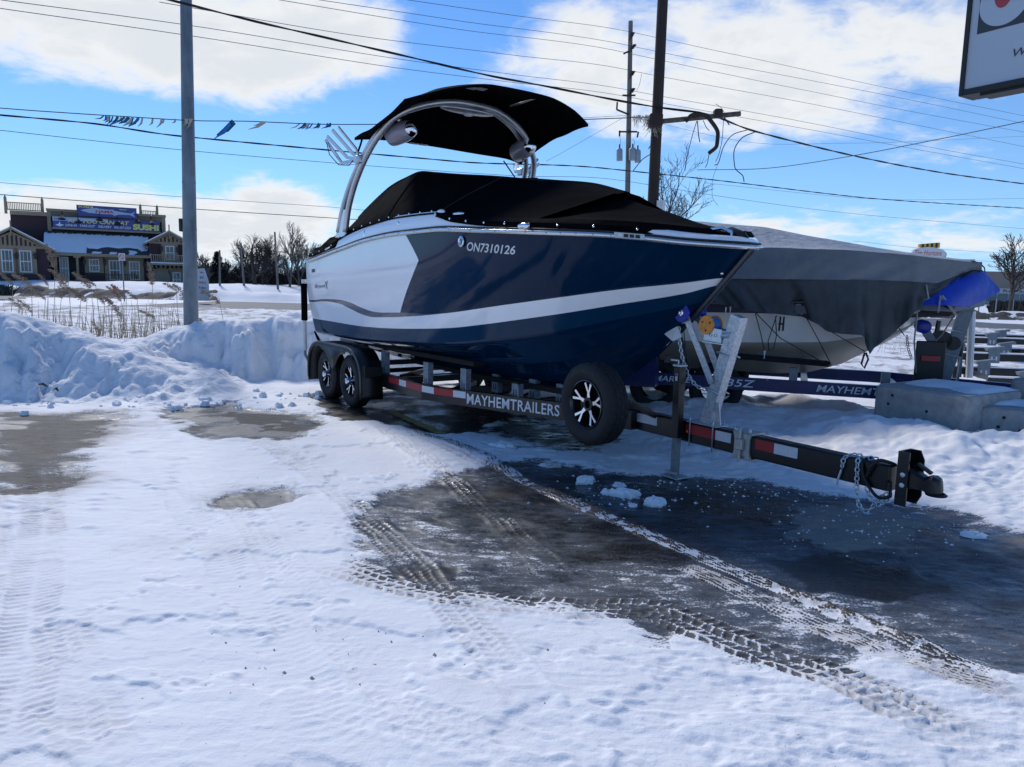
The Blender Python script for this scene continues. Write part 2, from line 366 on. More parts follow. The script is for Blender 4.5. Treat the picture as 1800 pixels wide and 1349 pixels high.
def axis_steps(segs):
    out = [segs[0][0]]
    for a, b, st in segs:
        n = max(1, int(round((b - a) / st))); out += list(np.linspace(a, b, n + 1)[1:])
    return np.array(out)
def far_steps(a, b, n, sgn=1):
    r = (b / a) ** (1.0 / n); return [sgn * a * r**k for k in range(1, n + 1)]
gx = axis_steps([(-12, -5, .07), (-5, -2.6, .03), (-2.6, 2.8, .0105), (2.8, 5, .02), (5, 12, .07)])
gx = np.concatenate([sorted(far_steps(12, 4000, 26, -1)), gx, far_steps(12, 4000, 26)])
gy = axis_steps([(-6, 1.6, .25), (1.6, 3.6, .009), (3.6, 6.2, .0125), (6.2, 10.2, .025), (10.2, 16, .07)])
gy = np.concatenate([sorted(far_steps(6, 800, 12, -1)), gy, far_steps(16, 5000, 34)])
GX, GY = np.meshgrid(gx, gy); X = GX.ravel(); Y = GY.ravel()

poly_main = [(600, 905), (640, 868), (720, 848), (800, 832), (880, 812), (945, 804), (1000, 815), (1060, 826), (1150, 832), (1250, 838), (1350, 852), (1450, 868), (1560, 882), (1640, 895), (1720, 912), (1810, 930), (1960, 960),
             (1960, 1240), (1800, 1222), (1730, 1212), (1640, 1180), (1560, 1150), (1490, 1178), (1400, 1200), (1300, 1180), (1230, 1130), (1180, 1150), (1100, 1118), (1000, 1092), (900, 1080), (820, 1062), (740, 1042), (670, 1030), (625, 1000), (610, 950)]
poly_core = [(720, 890), (780, 862), (860, 830), (940, 812), (1000, 822), (1150, 840), (1300, 852), (1450, 884), (1650, 910), (1850, 945), (1960, 1000), (1960, 1150), (1800, 1120), (1650, 1090), (1500, 1085), (1380, 1100), (1240, 1080), (1130, 1040), (1000, 1010), (900, 1000), (840, 965), (760, 960), (700, 930)]
poly_pud = [(1330, 985), (1450, 975), (1600, 1000), (1680, 1040), (1560, 1060), (1420, 1040)]
poly_hole = [(685, 1000), (740, 988), (810, 1000), (800, 1022), (730, 1030), (690, 1020)]
poly_left = [(-60, 722), (100, 724), (215, 718), (245, 730), (250, 752), (200, 775), (165, 800), (168, 850), (100, 868), (-60, 880)]
poly_mid = [(272, 712), (340, 704), (420, 700), (440, 716), (520, 728), (572, 748), (545, 770), (440, 776), (330, 778), (285, 768), (292, 745)]
poly_d = [(352, 886), (400, 872), (470, 868), (535, 876), (520, 888), (440, 898), (370, 896)]
poly_ds = [(330, 884), (400, 862), (500, 860), (570, 874), (520, 894), (440, 902), (350, 898)]
poly_under = [(478, 686), (560, 690), (640, 700), (720, 690), (800, 700), (900, 730), (870, 748), (852, 762), (780, 768), (700, 752), (660, 745), (600, 742), (560, 712), (510, 696)]
poly_under2 = [(720, 690), (800, 700), (960, 740), (1100, 770), (1060, 800), (900, 790), (820, 760), (850, 740)]
poly_boat2 = [(1085, 672), (1180, 684), (1280, 694), (1345, 706), (1352, 716), (1290, 712), (1180, 700), (1085, 692)]
poly_dry = [(1385, 912), (1412, 890), (1500, 886), (1570, 898), (1640, 908), (1650, 920), (1605, 935), (1612, 955), (1580, 968), (1500, 972), (1440, 962), (1400, 945)]
poly_dry2 = [(1760, 950), (1830, 945), (1830, 965), (1775, 965)]
SD = {k: sdf(wpoly(v), X, Y) for k, v in dict(main=poly_main, core=poly_core, pud=poly_pud, hole=poly_hole, left=poly_left, mid=poly_mid, d=poly_d, ds=poly_ds, under=poly_under, under2=poly_under2, boat2=poly_boat2, dry=poly_dry, dry2=poly_dry2).items()}
e1 = (fbm(X, Y, 2.2, 4, .55, 3.0) - .5); e2 = (fbm(X, Y, 9.0, 3, .55, 8.0) - .5)
edge = e1 * .42 + e2 * .12
streak = fbm(X * .55 + Y * .3, Y * 1.3, 2.6, 4, .6, 31.0)
def cv(k, lo, hi, amp, en=1.0): return amp * sst(lo, hi, SD[k] + edge * en)
cov = cv('main', -.14, .20, .70)
cov = np.maximum(cov, cv('core', -.25, .45, .86, 1.8))
cov = np.where(SD['main'] > -.3, cov * (0.84 + .62 * (fbm(X * .8, Y * 1.2, 1.5, 5, .62, 44.) - .42)), cov)
cov = np.maximum(cov, cv('pud', -.1, .12, 1.0)); cov = np.maximum(cov, cv('hole', -.07, .08, 1.0, .4))
cov = np.maximum(cov, cv('left', -.45, .55, .66, 2.2)); cov = np.maximum(cov, cv('mid', -.3, .35, .84, 1.8)); cov = np.maximum(cov, cv('d', -.22, .16, .74, 1.1)); cov = np.maximum(cov, cv('ds', -.2, .25, .42, 1.))
cov = np.maximum(cov, cv('under', -.12, .15, .99, .8)); cov = np.maximum(cov, cv('under2', -.2, .3, .60, 1.3)); cov = np.maximum(cov, cv('boat2', -.25, .1, .98, .8))
dry = np.maximum(sst(-.03, .05, SD['dry'] + e2 * .35 + e1 * .15), sst(-.05, .08, SD['dry2'] + e2 * .3))
left_dirt = sst(-.5, .4, SD['left'] + edge * 1.4) * (.25 + .85 * sst(.42, .6, fbm(X * .6, Y * 1.6, 1.5, 4, .6, 201.)))
dirt = left_dirt + .6 * sst(-.3, .3, SD['mid'] + edge) * (fbm(X, Y, 3, 3, .5, 71.) > .5)
dirt += .25 * sst(-.15, .1, SD['ds'] + edge)
dirt += .34 * sst(.56, .70, fbm(X * .8, Y * 1.4, 1.3, 5, .65, 213.)) * (fbm(X, Y, 9., 3, .6, 219.) - .2)
ice = sst(-.02, .15, SD['main'] + edge) * (1 - sst(-.25, .15, SD['core'] + edge))       # thin icy film zones

z = .028 * (1 - sst(.15, .75, cov))
rough = fbm(X, Y, .45, 3, .5, 5.); rough = sst(.42, .62, rough)
z += (fbm(X, Y, .7, 3, .5, 12.) - .5) * .030 * (1 - cov) + (fbm(X * .7, Y * 1.5, 7., 4, .55, 19.) - .5) * (.007 + .012 * rough) * (1 - .8 * cov)
z += (fbm(X, Y, 26., 2, .5, 23.) - .5) * (.003 + .006 * rough * sst(.4, .6, fbm(X, Y, 1.9, 3, .5, 231.))) * (1 - .6 * cov)
z += .012 * (sst(.50, .56, fbm(X + .4 * Y, Y * 1.2, 1.7, 5, .62, 207.)) - .5) * (1 - cov)   # crusted and scraped patches
# crust ripples: small overhanging flakes of snow
rip = fbm(X * 1.0 + .3 * Y, Y * 2.2, 5.5, 3, .6, 51.); z += .006 * sst(.50, .54, rip) * (1 - cov) * (.35 + rough * .65)
rip2 = fbm(X + .2 * Y, Y * 2.6, 13., 3, .6, 57.); z += .0028 * sst(.52, .57, rip2) * (1 - cov) * (.3 + .7 * rough)
tread_dirt = np.zeros_like(X); wob = (fbm(X, Y, 3.5, 2, .5, 91.) - .5)

def track(pts, width, kind, h=.014, amount=1.0, dirtv=0.0, covd=0.0, raise_=0.0, seed=0.0, pitch=.062, cols=4):
    global z, cov, tread_dirt
    P = smoothline(wpoly(pts)); m, s, t, d, L = stroke(P, X, Y, width)
    t = t + wob[m] * .05; s = s + wob[m] * .06
    w = width / 2; prof = sst(w + .012, w - .012, np.abs(t)) * sst(0, .35, s) * sst(L, L - .35, s)
    patch = (.30 + .70 * sst(.32, .55, fbm(X[m], Y[m], 2.3, 3, .6, 61. + seed))) * amount
    if kind == 'lug':
        cw = width / cols; ci = np.floor((t + w) / cw); ft = (t + w) / cw - ci; sh = np.where(ci % 2 == 0, 0, .5) + ci * .13
        q = s / pitch + sh + (ft - .5) * .5 * np.where(ci % 2 == 0, 1, -1); fs = q - np.floor(q)
        ridge = np.maximum(sst(.16, .04, np.minimum(ft, 1 - ft)), sst(.17, .05, np.minimum(fs, 1 - fs)))
        hv = h * ridge; cd = covd * (1 - 1.9 * ridge)
    elif kind == 'rib':
        q = (t + w) / (width / cols); fs = q - np.floor(q); ridge = sst(.26, .08, np.minimum(fs, 1 - fs)) * sst(.30, .5, fbm(s, t, 22., 2, .5, seed))
        hv = h * ridge; cd = covd * (1 - 2.0 * ridge)
    else:  # chevron: short cross bars
        q = s / pitch + np.abs(t) / w * .6; fs = q - np.floor(q); ridge = sst(.30, .14, np.minimum(fs, 1 - fs)); ridge = np.maximum(ridge, sst(.02, .008, np.abs(t)))
        hv = h * (ridge - .4); cd = covd * (1 - 1.6 * ridge)
    k = prof * patch
    z[m] += k * (hv + raise_); cov[m] = np.clip(cov[m] + k * cd, 0, 1)
    tread_dirt[m] = np.maximum(tread_dirt[m], k * dirtv * (1 - .8 * ridge))
    # small berm at the edges
    z[m] += .006 * sst(.03, .0, np.abs(np.abs(t) - w - .012)) * patch * sst(0, .35, s)
track([(560, 1000), (760, 1050), (960, 1075), (1130, 1075), (1260, 1120), (1420, 1180), (1560, 1240), (1780, 1345)], .27, 'lug', .010, 1.0, .65, .34, .001, 1.)
track([(1080, 1040), (1200, 1090), (1330, 1140), (1480, 1195), (1650, 1265), (1850, 1360)], .20, 'lug', .009, .9, .5, .32, .001, 2.)
track([(700, 755), (830, 800), (960, 866), (1040, 900), (1150, 945), (1300, 1010), (1420, 1062), (1560, 1120), (1720, 1185), (1860, 1235)], .13, 'rib', .018, 1.3, .15, -.85, .008, 3., cols=5)
track([(1180, 985), (1300, 1040), (1420, 1095), (1560, 1155), (1700, 1205), (1850, 1260)], .17, 'rib', .012, 1.1, .7, -.5, .004, 4., cols=6)
track([(75, 740), (72, 800), (78, 880), (70, 960), (58, 1060), (40, 1200), (10, 1349)], .26, 'chev', .007, .9, .45, .16, -.002, 5., pitch=.05)
track([(-30, 830), (-20, 930), (-60, 1100)], .24, 'chev', .007, .9, .4, .15, -.002, 6., pitch=.05)
track([(440, 770), (540, 830), (610, 885), (680, 950), (740, 1010), (800, 1080), (900, 1200)], .22, 'lug', .008, .9, .25, .10, 0, 7., pitch=.05)
track([(660, 745), (730, 800), (800, 850), (860, 900), (960, 990)], .17, 'lug', .011, 1., .1, -.15, .002, 8., pitch=.05, cols=3)
track([(690, 750), (790, 796), (880, 838), (960, 880)], .12, 'chev', .010, 1., .6, .1, .002, 9., pitch=.04)
track([(225, 770), (290, 850), (360, 940), (430, 1040), (500, 1150), (580, 1290), (620, 1380)], .24, 'chev', .004, .8, .03, 0, -.001, 10., pitch=.05)
track([(330, 790), (420, 900), (500, 1010), (600, 1130), (720, 1260), (820, 1380)], .23, 'lug', .0045, .8, .02, 0, -.001, 11., pitch=.055)
track([(95, 1080), (130, 1200), (190, 1380)], .26, 'lug', .006, .8, .25, .10, -.002, 12.)
track([(560, 1240), (760, 1290), (960, 1349)], .24, 'lug', .005, .7, .02, 0, -.001, 13.)
dirt = np.clip(dirt + tread_dirt, 0, 1)

# snow bank rising to the right of the bare asphalt
rightside = sst(.6, 1.6, X) * sst(9.5, 8.0, Y) * sst(4.3, 5.0, Y + .12 * X)
dout = -SD['main']
ramp = sst(0.0, .55, np.where(SD['main'] < -5, 3.0, dout) + e1 * .25) * rightside * sst(-9.5, -.2, -np.maximum(X - 8, 0) - .3)
lump = (fbm(X, Y, 2.4, 4, .55, 101.) - .5)
z += ramp * (.055 + .09 * lump + .05 * (fbm(X, Y, 8., 3, .55, 103.) - .4)) * sst(.5, 2.2, X) 
# ridge pushed up by the plough between the two trailers
for pts, hh, wd in (([(1095, 700), (1200, 722), (1300, 735), (1420, 745), (1560, 762), (1760, 800), (1900, 840)], .13, .42), ([(1265, 716), (1300, 708), (1360, 704), (1420, 716), (1500, 730)], .11, .22)):
    P = smoothline(wpoly(pts)); m, s, t, d, L = stroke(P, X, Y, wd * 3)
    z[m] += hh * np.exp(-(d / wd)**2) * (.55 + 1.2 * lump[m] + .5) * sst(0, .4, s)
P = np.array([at(x, y, q)[:2] for x, y, q in ((1500, 742, 8.1), (1560, 742, 7.75), (1640, 748, 7.25), (1720, 758, 6.9), (1800, 775, 6.7), (1900, 800, 6.5))]); m, s, t, d, L = stroke(P, X, Y, 2.0)
z[m] += .24 * np.exp(-(np.maximum(d - .12, 0) / np.where(t < 0, .62, .5))**2) * (.85 + .5 * lump[m]) * sst(-.5, .5, s + .2)
# open snowy lot far away gets gentle relief
far = sst(9, 14, Y); z += far * (fbm(X, Y, .25, 3, .5, 7.) - .5) * .16 * sst(400, 60, Y) * sst(28, 25, Y) + far * (fbm(X, Y, 1.3, 3, .5, 77.) - .5) * .08 * sst(28, 22, Y)
me = bpy.data.meshes.new('ground')
nx, ny = len(gx), len(gy); idx = np.arange(nx * ny).reshape(ny, nx)
quads = np.stack([idx[:-1, :-1], idx[:-1, 1:], idx[1:, 1:], idx[1:, :-1]], -1).reshape(-1, 4)
def grid_mesh(name, V, Q, attrs=None, smooth=True):
    me = bpy.data.meshes.new(name); me.vertices.add(len(V)); me.vertices.foreach_set('co', V.astype(np.float32).ravel())
    me.loops.add(Q.size); me.loops.foreach_set('vertex_index', Q.ravel().astype(np.int32)); me.polygons.add(len(Q))
    me.polygons.foreach_set('loop_start', np.arange(0, Q.size, 4, dtype=np.int32)); me.polygons.foreach_set('loop_total', np.full(len(Q), 4, np.int32))
    if smooth: me.polygons.foreach_set('use_smooth', np.ones(len(Q), bool))
    me.update(calc_edges=True)
    if attrs is not None:
        a = me.color_attributes.new('cover', 'FLOAT_COLOR', 'POINT'); a.data.foreach_set('color', attrs.astype(np.float32).ravel())
    return me
me = grid_mesh('ground', np.stack([X, Y, z], 1), quads, np.stack([cov, dry, dirt, ice], 1))
ground = bpy.data.objects.new('ground', me); C.objects.link(ground); ground['kind'] = 'structure'

# ---- ground material: snow cover, icy film and wet asphalt read from the surface survey above
def ground_material():
    m = bpy.data.materials.new('snowy_asphalt'); m.use_nodes = True; nt = m.node_tree; N = nt.nodes; Lk = nt.links.new; b = N['Principled BSDF']
    def nd(t, **k):
        n = N.new(t)
        for a, c in k.items(): setattr(n, a, c)
        return n
    def mth(op, a, b_=None, clamp=False):
        n = nd('ShaderNodeMath', operation=op, use_clamp=clamp)
        for i, v in enumerate((a, b_)):
            if v is None: continue
            if isinstance(v, (int, float)): n.inputs[i].default_value = v
            else: Lk(v, n.inputs[i])
        return n.outputs[0]
    def mixc(f, a, c):
        n = nd('ShaderNodeMix', data_type='RGBA')
        for i, v in ((0, f), (6, a), (7, c)):
            if isinstance(v, tuple): n.inputs[i].default_value = (*v, 1)
            elif isinstance(v, (int, float)): n.inputs[i].default_value = v
            else: Lk(v, n.inputs[i])
        return n.outputs[2]
    def rmp(v, a, c, lo=0.0, hi=1.0, sm=True):
        n = nd('ShaderNodeMapRange', interpolation_type='SMOOTHSTEP' if sm else 'LINEAR'); Lk(v, n.inputs[0])
        for i, q in enumerate((a, c, lo, hi)): n.inputs[i + 1].default_value = q
        return n.outputs[0]
    at_ = nd('ShaderNodeAttribute', attribute_name='cover'); sp = nd('ShaderNodeSeparateColor'); Lk(at_.outputs['Color'], sp.inputs[0]); cv_, dr_, dt_ = sp.outputs; ic_ = at_.outputs['Alpha']
    tcn = nd('ShaderNodeTexCoord'); vec = tcn.outputs['Object']
    def noi(sc, de=5, ro=.6, vecx=None, di=0.0):
        n = nd('ShaderNodeTexNoise'); n.inputs['Scale'].default_value = sc; n.inputs['Detail'].default_value = de; n.inputs['Roughness'].default_value = ro; n.inputs['Distortion'].default_value = di
        Lk(vecx or vec, n.inputs['Vector']); return n.outputs[0]
    mp = nd('ShaderNodeMapping'); mp.inputs['Scale'].default_value = (.5, 1.3, 1); mp.inputs['Rotation'].default_value = (0, 0, .25); Lk(vec, mp.inputs[0])
    na = noi(11, 7, .72, mp.outputs[0], .4); nb_ = noi(75, 3, .6); nc = noi(2.2, 5, .6); nfine = noi(260, 2, .5)
    nmix = mth('ADD', mth('MULTIPLY', na, .56), mth('ADD', mth('MULTIPLY', nb_, .31), mth('MULTIPLY', nc, .13)))
    # snow where the noise is above the coverage
    lo = mth('SUBTRACT', nmix, mth('ADD', mth('MULTIPLY', cv_, .56), .225))
    snow = rmp(lo, -.035, .045)
    film = mth('MULTIPLY', rmp(lo, -.24, -.02), .70)
    # asphalt
    asp = mixc(rmp(nb_, .35, .7), (.013, .0122, .011), (.040, .037, .033))
    asp = mixc(mth('MULTIPLY', rmp(nfine, .60, .72), .5), asp, (.15, .15, .15))
    asp = mixc(mth('MULTIPLY', rmp(nc, .45, .7), .45), asp, (.044, .040, .034))
    asp = mixc(mth('MULTIPLY', dr_, .85), asp, (.40, .34, .27)); asp = mixc(mth('MULTIPLY', dt_, rmp(na, .3, .65, .35, .95)), asp, (.115, .104, .090))
    film_c = mixc(dt_, (.15, .165, .185), (.13, .12, .105)); asp = mixc(film, asp, film_c)
    icn = mth('MULTIPLY', ic_, rmp(na, .38, .62, .05, .55)); asp = mixc(icn, asp, (.15, .16, .18))
    sn = mixc(rmp(nc, .3, .7), (.87, .87, .875), (.91, .905, .90))
    sn = mixc(mth('MULTIPLY', dt_, rmp(na, .35, .62, .25, .95)), sn, (.27, .225, .18))
    specks = mth('MULTIPLY', rmp(noi(38, 2, .5), .735, .76), rmp(noi(1.3, 3, .6), .48, .6)); sn = mixc(specks, sn, (.33, .27, .17))
    col = mixc(snow, asp, sn); Lk(col, b.inputs['Base Color'])
    wet = mixc(rmp(nc, .40, .62), (.24, .24, .24), (.55, .55, .55)); wet = mixc(mth('MAXIMUM', dr_, rmp(dt_, .1, .5)), wet, (.8, .8, .8)); ro = mixc(snow, wet, (.72, .72, .72)); Lk(ro, b.inputs['Roughness'])
    sl = mixc(snow, (.34, .34, .34), (.22, .22, .22)); Lk(sl, b.inputs['Specular IOR Level'])
    bh = mth('ADD', mth('MULTIPLY', snow, .6), mth('ADD', mth('MULTIPLY', nb_, .32), mth('MULTIPLY', na, .5)))
    bp = nd('ShaderNodeBump'); bp.inputs['Distance'].default_value = .010; Lk(rmp(snow, 0, 1, .28, .85, False), bp.inputs['Strength']); Lk(bh, bp.inputs['Height']); Lk(bp.outputs[0], b.inputs['Normal'])
    return m
M_ground = ground_material(); ground.data.materials.append(M_ground)

# faded yellow parking line under the trailer
_a, _b = gnd(688, 726), gnd(802, 776); _e = (_b - _a)[:2]; _e /= np.linalg.norm(_e); _n = np.array([-_e[1], _e[0]]) * .055
_mb = MB(); _mb.loft([[(_a[0] + _n[0], _a[1] + _n[1], .016), (_b[0] + _n[0], _b[1] + _n[1], .016)], [(_a[0] - _n[0], _a[1] - _n[1], .016), (_b[0] - _n[0], _b[1] - _n[1], .016)]]); _o = build('road_marking', _mb, M_yline, recalc=False); _o['kind'] = 'structure'

# ---- snow material for banks
def snow_material(name, dirty=0.0, dcol=(.10, .088, .075), c=(.90, .895, .89)):
    m = bpy.data.materials.new(name); m.use_nodes = True; nt = m.node_tree; N = nt.nodes; Lk = nt.links.new; b = N['Principled BSDF']
    tcn = N.new('ShaderNodeTexCoord')
    def noi(sc, de=5, ro=.6):
        n = N.new('ShaderNodeTexNoise'); n.inputs['Scale'].default_value = sc; n.inputs['Detail'].default_value = de; n.inputs['Roughness'].default_value = ro; Lk(tcn.outputs['Object'], n.inputs['Vector']); return n.outputs[0]
    a = noi(1.1, 8, .7); f = noi(16, 6, .65)
    r = N.new('ShaderNodeMapRange'); r.interpolation_type = 'SMOOTHSTEP'; r.inputs[1].default_value = .58 - dirty * .5; r.inputs[2].default_value = .70 - dirty * .42; r.inputs[4].default_value = 1.0 if dirty else 0.18; Lk(a, r.inputs[0])
    mxn = N.new('ShaderNodeMix'); mxn.data_type = 'RGBA'; Lk(r.outputs[0], mxn.inputs[0]); mxn.inputs[6].default_value = (*c, 1); mxn.inputs[7].default_value = (*(dcol if dirty else (.60, .61, .60)), 1); Lk(mxn.outputs[2], b.inputs['Base Color'])
    b.inputs['Roughness'].default_value = .75; b.inputs['Specular IOR Level'].default_value = .2
    bp = N.new('ShaderNodeBump'); bp.inputs['Strength'].default_value = .8; bp.inputs['Distance'].default_value = .03; Lk(f, bp.inputs['Height']); Lk(bp.outputs[0], b.inputs['Normal'])
    return m
M_bank = snow_material('bank_snow'); M_bankd = snow_material('dirty_bank_snow', .62); M_bankd2 = snow_material('slightly_dirty_snow', .25, (.35, .33, .31))

def ridge_height(ridges, X, Y, base):
    H = base.copy()
    for P, wf, wb, lvl, pw in ridges:
        P = np.array(P, float); best = np.full(X.shape, 1e9); sg = np.zeros(X.shape); hh = np.zeros(X.shape); ss = np.zeros(X.shape); acc = 0
        for i in range(len(P) - 1):
            e = P[i + 1, :2] - P[i, :2]; L = sqrt(e @ e); e /= L; ax = X - P[i, 0]; ay = Y - P[i, 1]
            kk = ax * e[0] + ay * e[1]; k = np.clip(kk, 0, L); d = np.hypot(ax - k * e[0], ay - k * e[1]); c = d < best; best = np.where(c, d, best)
            sg = np.where(c, -ax * e[1] + ay * e[0], sg); hh = np.where(c, P[i, 2] + (P[i + 1, 2] - P[i, 2]) * k / L, hh); ss = np.where(c, acc + kk, ss); acc += L
        front = sg < 0; dn = best + (fbm(ss, ss * 0 + 3, 3.2, 4, .65, 5.) - .5) * .8 * sst(0, .5, best) + (fbm(X, Y, 3.3, 3, .55, 15.) - .5) * .35 * sst(.05, .5, best)
        dn = np.maximum(dn, 0)
        hf = hh * (1 - sst(0, 1, (dn / wf)) ** pw); lv_ = np.minimum(lvl, hh * .8); hb = lv_ + (hh - lv_) * (1 - sst(0, 1, dn / wb)); hb = hb * sst(5., 2.5, best) if lvl < .4 else hb; H = np.maximum(H, np.where(front, hf, hb))
    return H
def p3(px_, py_, Yw): q = at(px_, py_, Yw); return [q[0], q[1], q[2]]
cA = [p3(-160, 520, 9.9), p3(-60, 535, 10.1), p3(0, 548, 10.3), p3(60, 560, 10.5), p3(120, 572, 10.7), p3(175, 592, 10.7), p3(225, 612, 10.6), p3(300, 640, 10.6), p3(370, 662, 10.6), p3(430, 684, 10.7), p3(500, 702, 10.7)]
cA[-1][2] = .02
cB = [p3(-200, 560, 12.2), p3(150, 600, 12.0), p3(215, 605, 12.0), p3(260, 592, 12.2), p3(310, 576, 12.4), p3(370, 568, 12.5), p3(430, 562, 12.6), p3(490, 556, 12.8), p3(548, 560, 12.9), p3(620, 566, 13.3), p3(700, 572, 13.8), p3(780, 600, 14.2), p3(860, 640, 14.4)]
cB[-1][2] = .25
bx = np.arange(-13, 1.6, .035); by = np.arange(8.2, 15.2, .035); BX, BY = np.meshgrid(bx, by); fx = BX.ravel(); fy = BY.ravel()
H = ridge_height([(cA, 1.55, 1.2, .35, .85), (cB, 1.15, 1.5, .45, 1.3)], fx, fy, np.zeros_like(fx))
mk = sst(.01, .12, H)
H += mk * ((fbm(fx, fy, 1.6, 4, .5, 3.) - .5) * .20 + (fbm(fx, fy, 5., 3, .5, 9.) - .5) * .10 + (fbm(fx, fy, 14., 3, .55, 29.) - .5) * .045)
# chunky rubble at the toe
H += sst(.02, .1, H) * sst(.55, .2, H) * np.maximum(fbm(fx, fy, 5., 3, .6, 39.) - .5, 0) * .14
edgef = sst(15.2, 14.2, fy) * sst(1.5, .6, fx) * sst(-13, -12.5, fx)
H = H * edgef; H = np.where(H < .014, -.06, H)
n_, m_ = len(bx), len(by); idn = np.arange(n_ * m_).reshape(m_, n_); Qb = np.stack([idn[:-1, :-1], idn[:-1, 1:], idn[1:, 1:], idn[1:, :-1]], -1).reshape(-1, 4)
Qb = Qb[(H[Qb] > -.05).any(1)]
bm_ = grid_mesh('snow_bank', np.stack([fx, fy, H], 1), Qb); bm_.materials.append(M_bank); bo = bpy.data.objects.new('snow_bank', bm_); C.objects.link(bo); bo['kind'] = 'structure'

# ---- verge field and rough snow behind the bank, up to the road
def field(name, x0, x1, y0, y1, st, fn, m, aspect=1.0):
    ax_ = np.arange(x0, x1, st); ay_ = np.arange(y0, y1, st * aspect); A, B_ = np.meshgrid(ax_, ay_); a = A.ravel(); b = B_.ravel(); h = fn(a, b)
    n = len(ax_); k = len(ay_); idq = np.arange(n * k).reshape(k, n); Q = np.stack([idq[:-1, :-1], idq[:-1, 1:], idq[1:, 1:], idq[1:, :-1]], -1).reshape(-1, 4)
    me_ = grid_mesh(name, np.stack([a, b, h], 1), Q); me_.materials.append(m); o = bpy.data.objects.new(name, me_); C.objects.link(o); o['kind'] = 'structure'; return o
NEAR0, NEARS = 34.5, -0.125; FARR = 15.5
def roadnear(x): return NEAR0 + NEARS * x
def verge(a, b):
    k = roadnear(a) - b; e = sst(14.2, 15.5, b)
    return (.06 + .16 * sst(.0, 1.6, k) * sst(9, 2, k) * (.5 + 1.1 * fbm(a, b, 1.1, 4, .6, 2.)) + .10 * fbm(a, b, .8, 3, .5, 4.)) * e * sst(-.3, .9, k) + (fbm(a, b, 4., 3, .6, 6.) - .5) * .10 * e * sst(-.1, .5, k) - .05
field('snow_field', -34, 26, 14.0, 39.5, .12, verge, M_bankd2, 1.1)

# ---- road
mb = MB(); xs_ = np.linspace(-260, 260, 40); mb.loft([[(x, roadnear(x), .03) for x in xs_], [(x, roadnear(x) + FARR, .03) for x in xs_]])
rd = build('road', mb, M_road, recalc=False); rd['kind'] = 'structure'
mb = MB()
for o_, w_ in ((.5, .12), (7.4, .12), (7.7, .12), (14.8, .12)): mb.loft([[(x, roadnear(x) + o_, .036) for x in xs_], [(x, roadnear(x) + o_ + w_, .036) for x in xs_]])
rl = build('road_marking', mb, mat('road_paint', (.30, .30, .28), .7, var=.3, vscale=2), recalc=False); rl['kind'] = 'structure'
# side road leading away beside the restaurant
mb = MB(); a = gnd(400, 524); b = gnd(560, 540); c_ = gnd(400, 517); d_ = gnd(352, 514)
sr = [(gnd(556, 541)[:2]), (gnd(500, 533)[:2]), (gnd(440, 526)[:2]), (gnd(395, 521)[:2])]; sr2 = [(gnd(480, 537)[:2]), (gnd(440, 532)[:2]), (gnd(400, 527)[:2]), (gnd(372, 522.5)[:2])]
mb.loft([[(p[0], p[1], .33) for p in sr], [(p[0], p[1], .33) for p in sr2]])
# ---- far verge: ploughed dirty bank and snow beyond the road
def farverge(a, b):
    k = b - roadnear(a) - FARR; lft = sst(-11.5, -14.5, a + 0 * b); r = sst(12, 16, a)
    mound = np.exp(-((k - 2.0) / 1.35)**2) * (.62 * lft + .42 * r + .10) * (.45 + 1.1 * fbm(a, b, .9, 4, .6, 2.))
    rise = .60 * sst(2.5, 7, k) * sst(-17, -21, a) + .35 * sst(3, 9, k) * sst(-8, -13, a) + .25 * sst(1, 6, k)
    return (mound + rise + (fbm(a, b, .35, 3, .5, 4.) - .5) * .3 * sst(3, 8, k)) * sst(-.1, 1.0, k) - .03
field('snow_field', -75, 80, 37, 95, .5, farverge, M_bank, 1.2)
def dirtyb(a, b):
    k = b - roadnear(a) - FARR; lft = sst(-20.3, -22.0, a + 0 * b) ; r = sst(16, 20, a)
    mound = np.exp(-((k - 1.7) / 1.0)**2) * (.78 * lft + .55 * r) * (.45 + 1.0 * fbm(a, b, 1.1, 4, .6, 2.))
    return mound + (fbm(a, b, 3., 3, .6, 7.) - .5) * .16 * (mound > .05) - .05
field('dirty_snow_bank', -44, 60, 40, 62, .22, dirtyb, M_bankd, 1.0)

# ================================================================== THE NAVY AND WHITE BOAT
FB = Frame(-1.37, 10.6, -0.975)
BL = (FB.o[0], FB.o[1], 0.0)
boat = thing('motorboat', 'navy and white motorboat with black covers on the black trailer', 'boat', BL, FB.th)
SX = [-.9, 3, 3.75, 4.5, 5.0, 5.37, 5.58, 5.68, 5.74]; SB = [1.25, 1.25, 1.22, 1.09, .86, .56, .31, .16, 0.0]
SZx = [-.9, .27, 1.2, 2, 2.8, 3.75, 4.45, 4.98, 5.2, 5.50, 5.74]; SZ = [1.93, 2.06, 2.15, 2.18, 2.18, 2.13, 2.09, 2.06, 2.04, 2.0, 1.98]
CX = [-.9, 2, 3.3, 4.2, 4.8, 5.15, 5.31]; CB = [1.13, 1.13, 1.05, .83, .47, .16, 0]
CZx = [-.9, 0, 1.1, 2, 2.9, 3.4, 4.2, 4.85, 5.2, 5.31]; CZ = [.91, .905, .935, .98, 1.04, 1.10, 1.22, 1.39, 1.5, 1.54]
def sheer(t): xs = -.9 + 6.64 * np.atleast_1d(t); return np.stack([xs, -pch(SX, SB, xs), pch(SZx, SZ, xs)], 1)
def chine(t): xs = -.9 + 6.21 * np.atleast_1d(t); return np.stack([xs, -pch(CX, CB, xs), pch(CZx, CZ, xs)], 1)
